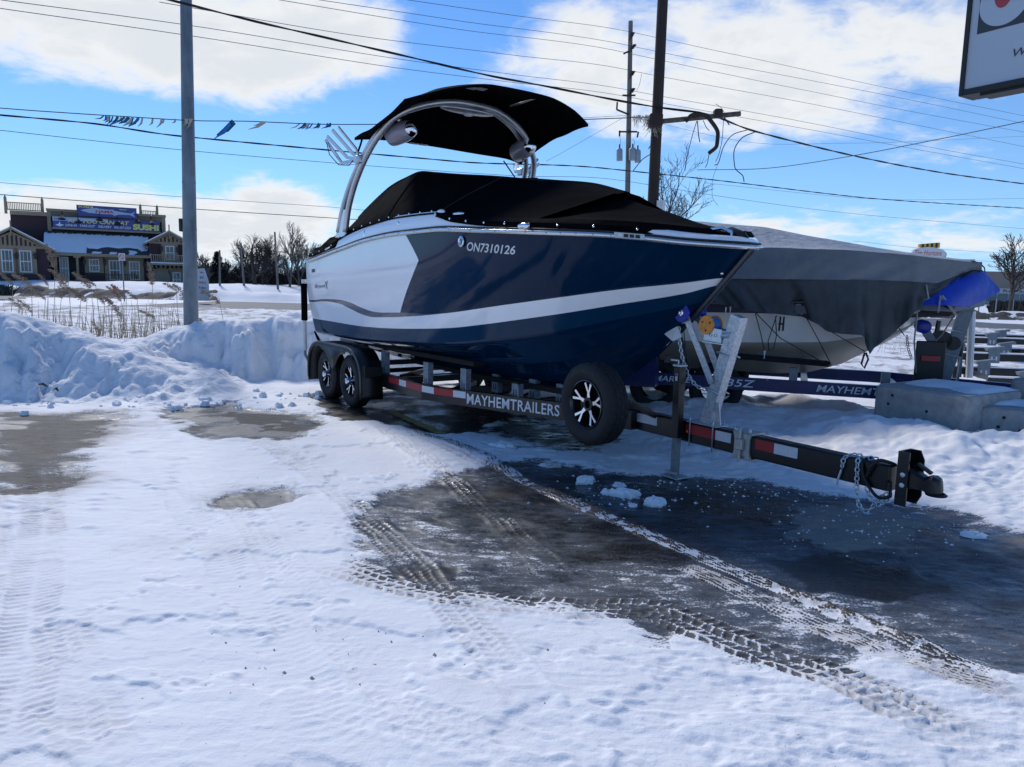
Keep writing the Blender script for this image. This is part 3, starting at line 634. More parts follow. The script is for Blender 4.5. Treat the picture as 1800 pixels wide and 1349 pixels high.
def side(t, v):
    t = np.atleast_1d(t); v = np.broadcast_to(v, t.shape)[:, None]; p = sheer(t) * (1 - v) + chine(t) * v
    bul = .035 * np.sin(pi * np.clip(v[:, 0], 0, 1)) * sst(1.0, .7, t); p[:, 1] -= bul; return p
tC = [-.04, 0, .049, .150, .210, .2675, .323, .400, .4716, .553, .697, .808, .917, .970, 1.0]; vC = [.58, .578, .575, .61, .675, .739, .768, .768, .76, .744, .699, .653, .616, .591, .555]
tB = [-.04, 0, .051, .152, .213, .2695, .324, .376, .4443, .553, .654, 1.0]; vB = [.56, .555, .546, .565, .605, .669, .712, .723, .723, .736, .712, .550]
tD = [-.04, .035, .14, .293, .424, .554, .699, .810, .920, .974, 1.0]; vD = [.82, .827, .841, .87, .876, .87, .852, .822, .803, .774, .69]
vv = [0, .009, .13, .248, .406, .535, .717, .78]; tt = [.459, .461, .4903, .5163, .4923, .4716, .4443, .435]
def chev(v): return float(np.interp(v, vv, tt))
TT = np.concatenate([np.linspace(-.035, .42, 46), np.linspace(.43, .88, 48), np.linspace(.89, 1.0, 26)])
hull = MB()
rowsn = []
def strip(vlo, vhi, n, midx, t0=None, t1=None):   # loft between two height curves; t0/t1 functions of v bound it
    rows = []
    for k in range(n + 1):
        row = []
        ts = TT
        base_lo = vlo(ts); base_hi = vhi(ts); v = base_lo + (base_hi - base_lo) * k / n
        rows.append(side(ts, v))
    return rows
fB = lambda t: np.minimum(pch(tB, vB, t), pch(tC, vC, t) - .0005); fC = lambda t: pch(tC, vC, t); fD = lambda t: pch(tD, vD, t)
z0 = lambda t: np.zeros_like(t); z1 = lambda t: np.ones_like(t)
for sgn in (1, -1):
    def put(rows, midx):
        hull.cur = midx; hull.loft([[(p[0], p[1] * sgn, p[2]) for p in r] for r in rows])
    # upper topsides split along the chevron
    NV = 26; ua = np.linspace(0, 1, 50); ub = np.concatenate([np.linspace(0, .8, 50), np.linspace(.815, 1, 20)])
    aft, fwd = [], []
    for k in range(NV + 1):
        f = k / NV
        tc_ = chev(f * .723); ta = -.035 + (tc_ + .035) * ua; tf = tc_ + (1 - tc_) * ub
        aft.append(side(ta, fB(ta) * f)); fwd.append(side(tf, fB(tf) * f))
    put(aft, 1); put(fwd, 0)
    put(strip(fB, fC, 2, 2), 2); put(strip(fC, fD, 5, 1), 1); put(strip(fD, z1, 4, 3), 3)
    # chine flat, bottom with strakes
    KX = [-1.2, 3, 3.97, 4.46, 4.75, 5.07, 5.31]; KZ = [.52, .50, .58, .82, 1.01, 1.31, 1.54]
    rows = []
    for w in [0, .015, .06, .33, .345, .40, .42, .66, .675, .73, .75, 1.0]:
        c = chine(TT); k = np.stack([c[:, 0], 0 * c[:, 0], pch(KX, KZ, c[:, 0])], 1)
        p = c * (1 - w) + k * w
        fade = sst(1.0, .86, TT)
        if w in (.015, .06): p[:, 2] -= .018 * fade
        if w in (.345, .40): p[:, 2] -= .026 * fade
        if w in (.675, .73): p[:, 2] -= .024 * fade
        rows.append(p)
    put(rows, 0)
# transom
hull.cur = 1
st_rows = [np.array(side(np.array([-.035]), v)[0]) for v in np.linspace(0, 1, 10)]
hull.loft([[(p[0], -s_ * abs(p[1]), p[2]) for s_ in (1, .5, 0, -.5, -1)] for p in st_rows])
kz = .52; c0 = chine(np.array([-.035]))[0]
hull.add([(c0[0], c0[1], c0[2]), (c0[0], -c0[1], c0[2]), (c0[0], 0, kz)], [(0, 1, 2)])
build('hull', hull, [M_navy, M_white, M_wavy, M_bluelow], boat, smooth=True)

# rub rail
TR = np.concatenate([np.linspace(-.035, .8, 60), np.linspace(.81, 1.0, 40)])
sh = sheer(TR); pathS = [(p[0], p[1] - .012, p[2] - .005) for p in sh]; pathP = [(p[0], -p[1] + .012, p[2] - .005) for p in sh]
rail_path = pathS + pathP[::-1][1:]
mb = MB(); mb.tube(rail_path, .022, 8); build('rub_rail', mb, mat('steel_rub_rail', (.62, .63, .62), .22, .8), boat, smooth='all')
mb = MB(); mb.tube([(p[0], p[1], p[2] + .030) for p in rail_path], .0085, 6); build('rub_rail_seam', mb, M_plasticb, boat, smooth='all')
mb = MB()
for i in range(2, 96, 4):
    p = pathS[i]; q = pathS[i + 1]; mb.ball((p[0], p[1] - .021, p[2]), .006, 4)
build('rail_screw', mb, M_letterg, boat, stuff=True)
# deck cap
hx = [-1.2, -.9, 0, .49, 1.2, 1.9, 2.8, 3.2, 4.0, 5.0, 5.74]; hh_ = [.03, .04, .13, .17, .18, .19, .175, .11, .075, .065, .06]
capM = MB()
for sgn in (1, -1):
    rows = []
    s_ = sheer(TR); hgt = pch(hx, hh_, s_[:, 0])
    for (ins, hf) in ((0, .0), (.004, .30), (.018, .75), (.05, .97), (.10, 1.02)):
        y = np.minimum(s_[:, 1] + ins, 0); rows.append([(p[0] - ins * sst(.93, 1., t), yy * sgn, p[2] + .018 + h * hf) for p, yy, h, t in zip(s_, y, hgt, TR)])
    rows.append([(p[0] - .1 * sst(.93, 1., t), 0, p[2] + .018 + h * 1.02) for p, h, t in zip(s_, hgt, TR)])
    capM.loft(rows)
build('deck_cap', capM, M_white, boat, smooth=True)

def topedge(x):   # outer upper edge of the white cap (starboard), for snapping covers on
    t = (x + .9) / 6.64; s_ = sheer(np.array([t]))[0]; h = float(pch(hx, hh_, x)[0]); return s_[0], min(s_[1] + .02, 0), s_[2] + .018 + h * .8
# cockpit cover
CXs = [-.15, .1, .45, .75, 1.0, 1.3, 1.62, 1.9, 2.3, 2.7, 3.2, 3.8, 4.3]
ytop = [1.10, 1.06, 1.0, .93, .86, .82, .80, .76, .66, .5, .34, .22, .16]
ztop = [2.25, 2.36, 2.55, 2.71, 2.83, 2.89, 2.925, 2.89, 2.835, 2.79, 2.72, 2.63, 2.50]
cover = MB(); rows = []
xs_c = np.linspace(-.15, 4.3, 60)
yt = np.interp(xs_c, CXs, ytop); zt = pch(CXs, ztop, xs_c)
for x, a_, b_ in zip(xs_c, yt, zt):
    e = topedge(x); row = []
    yb = e[1] + .015; zb = e[2] + .012
    for k in range(9):
        f = k / 8; y = yb + (-a_ - yb) * f; zz_ = zb + (b_ - zb) * (f ** .92) + .018 * sin(pi * f) * sin(x * 5 + 1)
        row.append((x, y, zz_))
    for k in range(1, 6): row.append((x, -a_ + a_ * k / 5, b_ + .03 * sin(pi / 2 * k / 5) - .015 * sin(pi * k / 5)))
    row = row + [(p[0], -p[1], p[2]) for p in row[::-1][1:]]
    rows.append(row)
cover.loft(rows); n = len(rows[0])
cover.add(rows[0], [tuple(range(n))])
cv_o = build('cockpit_cover', cover, M_canvas, boat, smooth=True)
def cover_pt(x, k, r=rows, xs=xs_c):
    i = min(range(len(xs)), key=lambda q: abs(xs[q] - x)); return r[i][k]
for xs_seam in (1.62, 2.9):
    mb = MB(); mb.tube([(cover_pt(xs_seam, k)[0], cover_pt(xs_seam, k)[1] - .004, cover_pt(xs_seam, k)[2] + .003) for k in range(0, 14)], .006, 4); build('cover_seam', mb, mat('canvas_piping', (.012, .012, .013), .8), boat)
mb = MB(); mb.tube([(r_[8][0], r_[8][1] - .003, r_[8][2] + .004) for r_ in rows[6:48]], .006, 4); build('cover_seam', mb, MATS['canvas_piping'], boat)
# piping along the cover hem with snaps
mb = MB(); mb.tube([(x, topedge(x)[1] - .0, topedge(x)[2] + .008) for x in np.linspace(-.15, 2.95, 40)], .009, 5); build('cover_hem', mb, M_canvas, boat)
mb = MB()
for x in np.linspace(.15, 2.75, 11): e = topedge(x); mb.ball((e[0], e[1] - .008, e[2] + .03), .014, 5, (.9, .6, .9))
build('snap', mb, M_chrome, boat, smooth='all', stuff=True)
# bow cover: overlaps the cap lower, tent ridge down to the bow
bow = MB(); rows = []
hemq = [(778, 388), (860, 391), (950, 395), (1050, 401), (1120, 406), (1200, 411), (1250, 414), (1284, 417)]
hem = []
for x in np.linspace(2.86, 5.50, 46):
    t = (x + .9) / 6.64; s_ = sheer(np.array([t]))[0]; h = float(pch(hx, hh_, x)[0]); f = (x - 2.86) / 2.64
    drop = .055 + .02 * f
    yb = min(s_[1] + .004 + .10 * sst(.9, 1, f), -.02); zb = s_[2] + .018 + h - drop + .03 * f
    rz_ = float(np.interp(x, [2.86, 4.15, 4.3, 4.7, 5.1, 5.6], [2.58, 2.52, 2.48, 2.34, 2.21, 2.10])); row = [(x, yb, zb), (x, yb + .004, zb + .04), (x, min(yb + .06, -.01), zb + drop + .01)]
    y2 = min(yb + .06, -.01); z2 = zb + drop + .01
    for k in range(1, 11):
        q = k / 10; row.append((x, y2 * (1 - q), z2 + (rz_ - z2) * (q ** 1.35) * (1 if x > 3.9 else 1) - .02 * sin(pi * q) + .012 * sin(7 * x + 5 * q)))
    row = row + [(p[0], -p[1], p[2]) for p in row[::-1][1:]]; rows.append(row); hem.append((x, yb, zb))
# aft part of the bow cover stays flat under the cockpit cover, rising to the ridge near the peak
for i, r in enumerate(rows):
    x = r[0][0]; k = sst(2.9, 4.1, x) ** 1.5
    if k < 1:
        for j in range(len(r)):
            zf = hem[i][2] + .10; r[j] = (r[j][0], r[j][1], min(r[j][2], zf + (r[j][2] - zf) * float(k)))
bow.loft(rows); bow.add(rows[-1], [tuple(range(len(rows[-1])))]); bow.add(rows[0], [tuple(range(len(rows[0])))])
build('bow_cover', bow, M_canvas, boat, smooth=True)
mb = MB(); mb.tube(hem, .010, 5); build('cover_hem', mb, M_canvas, boat)
mb = MB()
for i in range(0, 45, 5): p = hem[i]; mb.ball((p[0], p[1] - .010, p[2] + .022), .015, 5, (.9, .6, .9))
build('snap', mb, M_chrome, boat, smooth='all', stuff=True)
# aft cover over the sun pad
aft = MB(); rows = []
for x in np.linspace(-1.12, .30, 30):
    f = (x + 1.12) / 1.42; e = topedge(max(x, -1.1)); s0_ = sheer(np.array([(max(x, -1.1) + .9) / 6.64]))[0]; k = float(sst(.80, 1, f)); yb = (s0_[1] - .004) * (1 - k) + (e[1] + .03) * k; zb = (s0_[2] + .045) * (1 - k) + (e[2] + .02) * k
    zt_ = 2.01 + .35 * f ** .7 + .018 * sin(f * 17); row = [(x, yb, zb)]
    ey_ = -1.16 + .02 * f
    for k in range(1, 8): q = k / 7; row.append((x, yb + (ey_ - yb) * q + .012 * sin(9 * q + f * 12), zb + (zt_ - zb) * q ** .8))
    row += [(x, ey_ + (-ey_) * k / 3, zt_ + .03 * sin(pi / 2 * k / 3)) for k in range(1, 4)]
    row += [(p[0], -p[1], p[2]) for p in row[::-1][1:]]; rows.append(row)
aft.loft(rows); aft.add(rows[-1], [tuple(range(len(rows[-1])))]); build('aft_cover', aft, M_canvas, boat, smooth=True)
mb = MB()
for i in (2, 7, 12, 17, 22): p = rows[i][1]; mb.ball((p[0], p[1] - .02, p[2] - .005), .014, 5, (.9, .6, .9))
build('snap', mb, M_chrome, boat, smooth='all', stuff=True)
# fittings on the white cap
def fitting(px_, py_, y, r, name, m, sc=(1, .35, 1)):
    p = FB.py(px_, py_, y); mb = MB(); mb.ball(p, r, 8, sc); return build(name, mb, m, boat, smooth='all')
fitting(641, 414, -1.235, .05, 'side_vent', M_chrome, (.7, .3, 1.25)); fitting(700, 394, -1.24, .028, 'cleat', M_chrome)
fitting(775, 374, -1.21, .06, 'navigation_light', M_white, (1.3, .5, .55)); fitting(920, 398, -1.19, .06, 'cleat', M_chrome, (1.5, .4, .5)); fitting(805, 377, -1.17, .07, 'cleat', M_chrome, (1.7, .4, .35))
# pull-up light on the rail
p = FB.py(1103, 417, -.93); d = (sheer(np.array([.925]))[0] - sheer(np.array([.90]))[0]); d /= np.linalg.norm(d); nn = np.array([-d[1], d[0], 0]) * -1
mb = MB()
def obox(mb, c, X, Y, Z, a, b, c2):
    c = Vector(c); X = Vector(X) * a / 2; Y = Vector(Y) * b / 2; Z = Vector(Z) * c2 / 2
    return mb.hexa([c - X - Y - Z, c + X - Y - Z, c + X + Y - Z, c - X + Y - Z, c - X - Y + Z, c + X - Y + Z, c + X + Y + Z, c - X + Y + Z])
sp0 = sheer(np.array([.913]))[0]; nout = np.array([d[1], -d[0], 0])
obox(mb, sp0 + nout * .03 + np.array([0, 0, .0]), d, nout, (0, 0, 1), .24, .026, .042)
nl = build('navigation_light', mb, mat('dull_chrome', (.42, .43, .44), .3, .7), boat)
for k in range(4):
    m2 = MB(); obox(m2, sp0 + nout * .048 + d * (-.07 + .046 * k), d, nout, (0, 0, 1), .034, .008, .026); build('lens', m2, M_plasticb if k else M_silv, nl)
# thru-hull fitting and bow eye
p = side(np.array([.647]), .10)[0]; mb = MB(); mb.lathe([(.030, 0), (.052, .004), (.052, .012), (.040, .018), (.026, .012), (.020, -.01)], (p[0], p[1] - .006, p[2]), (0.05, -1, 0), 18); build('through_hull_fitting', mb, M_chrome, boat, smooth=True)
p = side(np.array([.9965]), .47)[0]; mb = MB(); mb.ball((p[0], p[1] - .01, p[2]), .016, 5); build('drain_fitting', mb, M_chrome, boat, smooth='all')
# keel guard strip up the stem
mb = MB(); rows = []
for q in np.linspace(0, 1, 12):
    if q < .55: f = q / .55; c = np.array([5.74, 0, 1.97]) * (1 - f) + np.array([5.31, 0, 1.54]) * f
    else: f = (q - .55) / .45; c = np.array([5.31, 0, 1.54]) * (1 - f) + np.array([5.07, 0, 1.31]) * f
    rows.append(c + np.array([.012, 0, -.012]))
mb.tube(rows, [.028] * 11 + [.01], 8); build('bow_guard', mb, mat('dull_steel', (.08, .09, .11), .35, .8), boat, smooth=True)
# bow chock and handle
mb = MB(); mb.tube([(5.38, -.10, 2.07), (5.40, -.10, 2.12), (5.50, -.07, 2.13), (5.58, -.05, 2.10), (5.59, -.05, 2.05)], .014, 7); build('bow_handle', mb, M_chrome, boat, smooth=True)
mb = MB(); mb.tube([(5.42, -.02, 2.08), (5.54, 0, 2.11), (5.66, 0, 2.07), (5.71, 0, 2.02)], [.03, .034, .03, .02], 8); build('bow_roller_pad', mb, M_plasticb, boat, smooth=True)
# lettering wrapped on the hull side
def hull_fn(t0, t1, va, vb, vc, vd, off=.004):   # va/vb top at t0/t1 ; vc/vd bottom
    def fn(u, w):
        t = t0 + (t1 - t0) * u; v = (vc + (vd - vc) * u) * (1 - w) + (va + (vb - va) * u) * w
        p = side(np.array([t]), v)[0]; return (p[0], p[1] - off, p[2])
    return fn
text_on('registration_number', 'ON7310126', hull_fn(.661, .767, .100, .128, .178, .210), mat('silver_lettering', (.66, .66, .64), .35), boat, shear=.12, offset=.018, spacing=1.0)
text_on('maker_lettering', 'Bryant', hull_fn(.016, .082, .345, .355, .405, .415), M_letterg, boat, shear=.25)
mb = MB()
for k, (a, b) in enumerate((((.081, .33), (.094, .43)), ((.094, .325), (.083, .425)))):
    A = side(np.array([a[0]]), a[1])[0]; B_ = side(np.array([b[0]]), b[1])[0]; dl = np.array([.022, 0, 0])
    mb.add([A + [0, -.005, 0], A + dl + [0, -.005, 0], B_ + dl * .5 + [0, -.005, 0], B_ + [0, -.005, 0]], [(0, 1, 2, 3)])
build('maker_emblem', mb, M_letterg, boat, recalc=False)
fn = hull_fn(.002, .022, .125, .13, .17, .175); mb = MB(); mb.add([fn(0, 0), fn(1, 0), fn(1, 1), fn(0, 1)], [(0, 1, 2, 3)]); build('maker_emblem', mb, M_letterg, boat, recalc=False)

# ---- wake tower
tw = part('tower', boat)
tq = [(607, 408, -1.20), (612, 370, -1.2), (622, 330, -1.2), (637, 290, -1.2), (655, 255, -1.19), (690, 209, -1.12), (735, 188, -.90), (800, 180, -.45), (860, 191, .10), (905, 219, .56), (930, 255, .95), (938, 300, 1.15)]
tp = [FB.py(*q) for q in tq]; tp.append(np.array([tp[-1][0] - .25, 1.19, 2.3]))
def smooth3(P, n=5):
    P = np.array(P); k = np.arange(len(P)); q = np.linspace(0, len(P) - 1, (len(P) - 1) * n + 1); return np.stack([pch(k, P[:, i], q) for i in range(3)], 1)
f1 = smooth3(tp); mb = MB(); mb.tube(f1, .038, 12); build('tower_tube', mb, M_alu, tw, smooth='all')
L_ = len(f1); off = np.array([-.19 * abs(1 - 2 * i / (L_ - 1)) ** 1.6 - .055 for i in range(L_)])
f2 = f1.copy(); f2[:, 0] += off; f2[:, 2] += .01; mb = MB(); mb.tube(f2, .035, 12); build('tower_tube', mb, M_alu, tw, smooth='all')
for sgn, bx_, seg in ((-1, f1[0][0], f1[:8]), (1, f1[-1][0], f1[-8:][::-1])):   # flat foot panel
    mb = MB(); a = seg[0]; b = seg[5]
    poly = [(a[0] - .34, a[2] - .06), (a[0] + .01, a[2] - .06), (b[0] - .02, b[2]), (b[0] - .13, b[2] + .02)]
    mb.add([(x, a[1] - .012, z_) for x, z_ in poly] + [(x, a[1] + .012, z_) for x, z_ in poly], [(0, 1, 2, 3), (7, 6, 5, 4), (0, 4, 5, 1), (1, 5, 6, 2), (2, 6, 7, 3), (3, 7, 4, 0)]); build('tower_foot', mb, M_white if sgn < 0 else M_alu, tw)
mb = MB(); c = FB.py(825, 190, -.22); mb.ball((c[0] - .04, c[1], c[2] - .03), .3, 10, (.35, 1.25, .13)); build('tower_console', mb, M_alu, tw, smooth='all')
mb = MB(); mb.ball((c[0] - .02, c[1] + .0, c[2] - .075), .05, 6, (1, 1.3, .4)); build('dome_light', mb, M_silv, tw, smooth='all')
# small strut under far side of top
a = FB.py(885, 283, .95); b = FB.py(905, 312, 1.1); mb = MB(); mb.tube([a, b], .010, 5); build('tower_strut', mb, M_plasticb, tw)
# bimini
bim = MB()
xr = [.85, 1.25, 1.65, 2.0, 2.25, 2.45]
zs_ = {-1.29: [3.37, 3.39, 3.43, 3.50, 3.55, 3.56], -1.12: [3.395, 3.45, 3.53, 3.60, 3.62, 3.61], -.8: [3.41, 3.58, 3.73, 3.77, 3.75, 3.71], -.3: [3.41, 3.70, 3.86, 3.88, 3.85, 3.80], .45: [3.40, 3.70, 3.87, 3.88, 3.84, 3.79], .85: [3.39, 3.68, 3.78, 3.79, 3.76, 3.73], 1.20: [3.33, 3.46, 3.54, 3.58, 3.60, 3.61]}
ys_ = sorted(zs_); yy_ = np.linspace(-1.29, 1.16, 29); xx_ = np.linspace(.85, 2.37, 18); rows = []
for x in xx_:
    zc = [float(np.interp(x, xr, zs_[y])) for y in ys_]; zl = pch(ys_, zc, yy_); xo = .0
    rows.append([(x - (.14 * (abs(y) / 1.15) ** 3 if x > 2.2 else 0) * (x - 2.2) / .3 + .05 * (1 - (y / 1.15) ** 2) * (x - .85) / 1.65, y, z_ + .006 * sin(11 * x + 3 * y)) for y, z_ in zip(yy_, zl)])
low = [[(p[0], p[1], p[2] - .030) for p in r] for r in rows]
bim.loft(rows); bim.loft(low, flip=True)
per = lambda R_: [p for p in R_[0]] + [r[-1] for r in R_[1:]] + [p for p in R_[-1][::-1][1:]] + [r[0] for r in R_[::-1][1:]]
bim.loft([per(rows), per(low)])
bi = build('bimini_top', bim, M_canvas, tw, smooth=True)
for (qa, qb, ya, yb) in (((797, 177), (853, 154), -.12, -.05), ((886, 191), (950, 170), .42, .45)):
    A = FB.py(*qa, ya); B_ = FB.py(*qb, yb); mb = MB(); mb.tube([A, B_], .013, 6); build('bimini_strut', mb, M_alu, tw, smooth='all')
def canvas_label(q, y, w, d_, ang=0):
    p = FB.py(*q, y); mb = MB(); mb.box(-w / 2, w / 2, -d_ / 2, d_ / 2, -.003, .003); o = build('care_label', mb, mat('grey_label', (.33, .34, .35), .7), tw, loc=(p[0], p[1], p[2] - .0)); return p
for q, y in (((789, 160), -.42), ((808, 158), -.30)):
    x_ = 2.15; zt2 = float(pch(ys_, [float(np.interp(x_, xr, zs_[k])) for k in ys_], y)[0]) - .038; mb = MB(); mb.box(x_ - .05, x_ + .05, y - .055, y + .055, zt2 - .002, zt2 + .002); build('care_label', mb, mat('grey_label', (.33, .34, .35), .7), tw)
for y in (-.55, -.42): mb = MB(); mb.box(.93, .99, y - .055, y + .055, 3.365, 3.372); build('care_label', mb, mat('grey_label', (.33, .34, .35), .7), tw)
# tower speakers
M_pod = mat('grey_mauve_pod', (.26, .25, .31), .28, coat=.4, var=.06, vscale=4)
for q, y in (((708, 232), -.93), ((922, 262), .93)):
    c = FB.py(*q, y); ax_ = np.array([.93, .30 if y < 0 else -.05, .12]); ax_ /= np.linalg.norm(ax_)
    pod = MB(); pod.lathe([(0, -.20), (.095, -.20), (.125, -.185), (.130, -.15), (.128, -.05), (.118, .05), (.100, .12), (.088, .135)], c, ax_, 28)
    sp_ = build('tower_speaker', pod, M_pod, tw, smooth=True)
    m2 = MB(); m2.lathe([(.090, .128), (.088, .15), (.075, .175), (.045, .195), (0, .20)], c, ax_, 24); build('tower_speaker_cap', m2, M_chrome, tw, smooth='all')
    m3 = MB(); m3.tube([c + np.array([-.05, 0, .10]), c + np.array([-.06, -.08 if y < 0 else .1, .2])], .035, 8); build('speaker_clamp', m3, M_alu, tw, smooth=True)
# board racks
def rack(base, tips, y0, y1, name='board_rack'):
    g = MB(); b = FB.py(*base, y0)
    hub = MB(); hub.bbox(b[0] - .07, b[0] + .05, b[1] - .05, b[1] + .04, b[2] - .07, b[2] + .03, .015)
    r = build(name, hub, M_alu, tw)
    for root, tip in tips:
        A = Vector(FB.py(*root, y0 - .04)); T = Vector(FB.py(*tip, y1)); d_ = (T - A).normalized(); s1 = d_.cross(Vector((0, 1, 0))).normalized(); s2 = d_.cross(s1)
        m2 = MB(); W_ = .022
        m2.tube([b + np.array([0, 0, -.02]), A, A + (T - A) * .5, T], .0, 4, sq=(.016, .040)); build('prong', m2, M_alu, r)
    return b
rb = rack((632, 278), (((626, 262), (595, 224)), ((618, 268), (584, 229)), ((610, 277), (575, 240)), ((601, 287), (572, 246))), -1.24, -1.42)
rack((918, 300), (((930, 298), (945, 280)), ((926, 305), (948, 288)), ((912, 300), (907, 288)), ((905, 302), (903, 292))), 1.25, 1.4)
mb = MB(); mb.tube([FB.py(574, 250, -1.42), FB.py(579, 272, -1.40), FB.py(595, 290, -1.36), FB.py(614, 291, -1.3), FB.py(622, 280, -1.25)], .006, 5); build('bungee', mb, M_cable, tw)
a = FB.py(637, 243, -1.12); b = FB.py(629, 268, -1.2); mb = MB(); mb.tube([a, (a + b) / 2 + [.01, 0, 0], b], .012, 6); build('bimini_strap', mb, M_canvas, tw)
mb = MB(); mb.add([(-1.13, -.12, .78), (-1.13, .12, .78), (-1.6, .06, .55)], [(0, 1, 2)])

# ================================================================== BLACK TRAILER
tr = thing('boat_trailer', 'black tandem-axle boat trailer under the navy boat, galvanised winch post at front', 'trailer', BL, FB.th)
def rail_y(x): return np.interp(x, [-1.3, 2.1, 2.4, 4.6], [.98, .98, .93, .10])
def rail(sgn):
    mb = MB(); xs = [-1.25, .9, 1.9, 2.1, 2.25, 2.4, 3.2, 4.0, 4.62]; rows = []
    for x in xs:
        y = rail_y(x) * sgn; rows.append([(x, y - .035, .33), (x, y + .035, .33), (x, y + .035, .50), (x, y - .035, .50)])
    mb.loft(rows, close=True, cap=True); return mb
build('side_rail', rail(-1), M_blackp, tr); build('side_rail', rail(1), M_blackp, tr)
mb = MB(); mb.bbox(4.45, 7.02, -.055, .055, .325, .505, .012); build('tongue', mb, M_blackp, tr)
for x in (-1.1, .95, 2.1, 3.2, 4.2):
    mb = MB(); w = rail_y(x) - .03; mb.box(x - .04, x + .04, -w, w, .35, .43); build('cross_member', mb, M_blackp, tr)
for x in (-.43, .43):
    mb = MB(); mb.tube([(x, -1.0, .345), (x, 1.0, .345)], .035, 8); build('axle', mb, M_blackp, tr)
# fender
def fender(sgn):
    pr = [(-1.00, .20), (-1.01, .40), (-.97, .58), (-.86, .70), (-.68, .775), (-.40, .80), (.40, .80), (.66, .775), (.84, .69), (.94, .56), (.97, .40), (.98, .17)]
    P = smoothline(pr, 4); yo = -1.285; yi = -.99; mb = MB()
    mb.loft([[(x, yo * -sgn, z_) for x, z_ in P], [(x, yi * -sgn, z_) for x, z_ in P]])
    mb.loft([[(x, (yo - .0) * -sgn, z_) for x, z_ in P], [(x * .975, yo * -sgn, z_ - .03 if z_ > .3 else z_) for x, z_ in P]])
    # outer skirt with the dip between the wheels
    top = [(x, .775 if abs(x) < .6 else float(np.interp(abs(x), [.6, .97], [.77, .45]))) for x in np.linspace(-.72, .72, 25)]
    bot = [(x, .775 - .04 - .235 * math.exp(-(x / .19) ** 2) - .03 * (abs(x) < .45)) for x, z_ in top]
    bot = [(x, min(b, t_ - .012)) for (x, b), (_, t_) in zip(bot, top)]
    mb.loft([[(x, yo * -sgn, z_) for x, z_ in top], [(x, yo * -sgn, z_) for x, z_ in bot]])
    f = build('fender', mb, M_plasticb, tr, smooth=True)
    sol = f.modifiers.new('thickness', 'SOLIDIFY'); sol.thickness = .012; sol.offset = 0
    m2 = MB(); m2.tube([(x, yo * -sgn, z_ + .002) for x, z_ in P[1:-1]], .013, 6); build('fender_lip', m2, mat('worn_black_edge', (.05, .055, .06), .35), f, smooth='all')
    m3 = MB(); m3.bbox(.97, 1.03, min(-sgn * -1.26, -sgn * -1.02), max(-sgn * -1.26, -sgn * -1.02), .46, .60, .01); build('fender_step', m3, M_plasticb, f)
    return f
fender(-1); fender(1)
# wheels
def tyre_mb(R_=.345, W_=.21, Ri=.20, n=144):
    h = W_ / 2
    prof = [(Ri, -h * .72), (Ri + .02, -h * .86), (Ri + .065, -h * 1.0), (R_ - .055, -h * .98), (R_ - .030, -h * .93), (R_ - .012, -h * .82), (R_ - .002, -h * .72)]
    band = np.linspace(-.70, .70, 15)
    prof += [(R_, h * b) for b in band]
    prof += [(r, -x) for r, x in prof[:7][::-1]]
    nb = len(band)
    def mod(i, k):
        if 7 <= i < 7 + nb:
            j = i - 7
            if j in (3, 7, 11): return -.011
            ph = (k + (j // 4) * 3) % 6; return -.009 if ph < 1 or (j in (0, 1, 13, 14) and ph < 2) else 0
        if i in (5, 6, len(prof) - 6, len(prof) - 7): return -.008 if k % 4 == 0 else 0
        return 0
    mb = MB(); mb.lathe(prof, (0, 0, 0), (0, -1, 0), n, mod); return mb
RW = .345
tyre_me = None
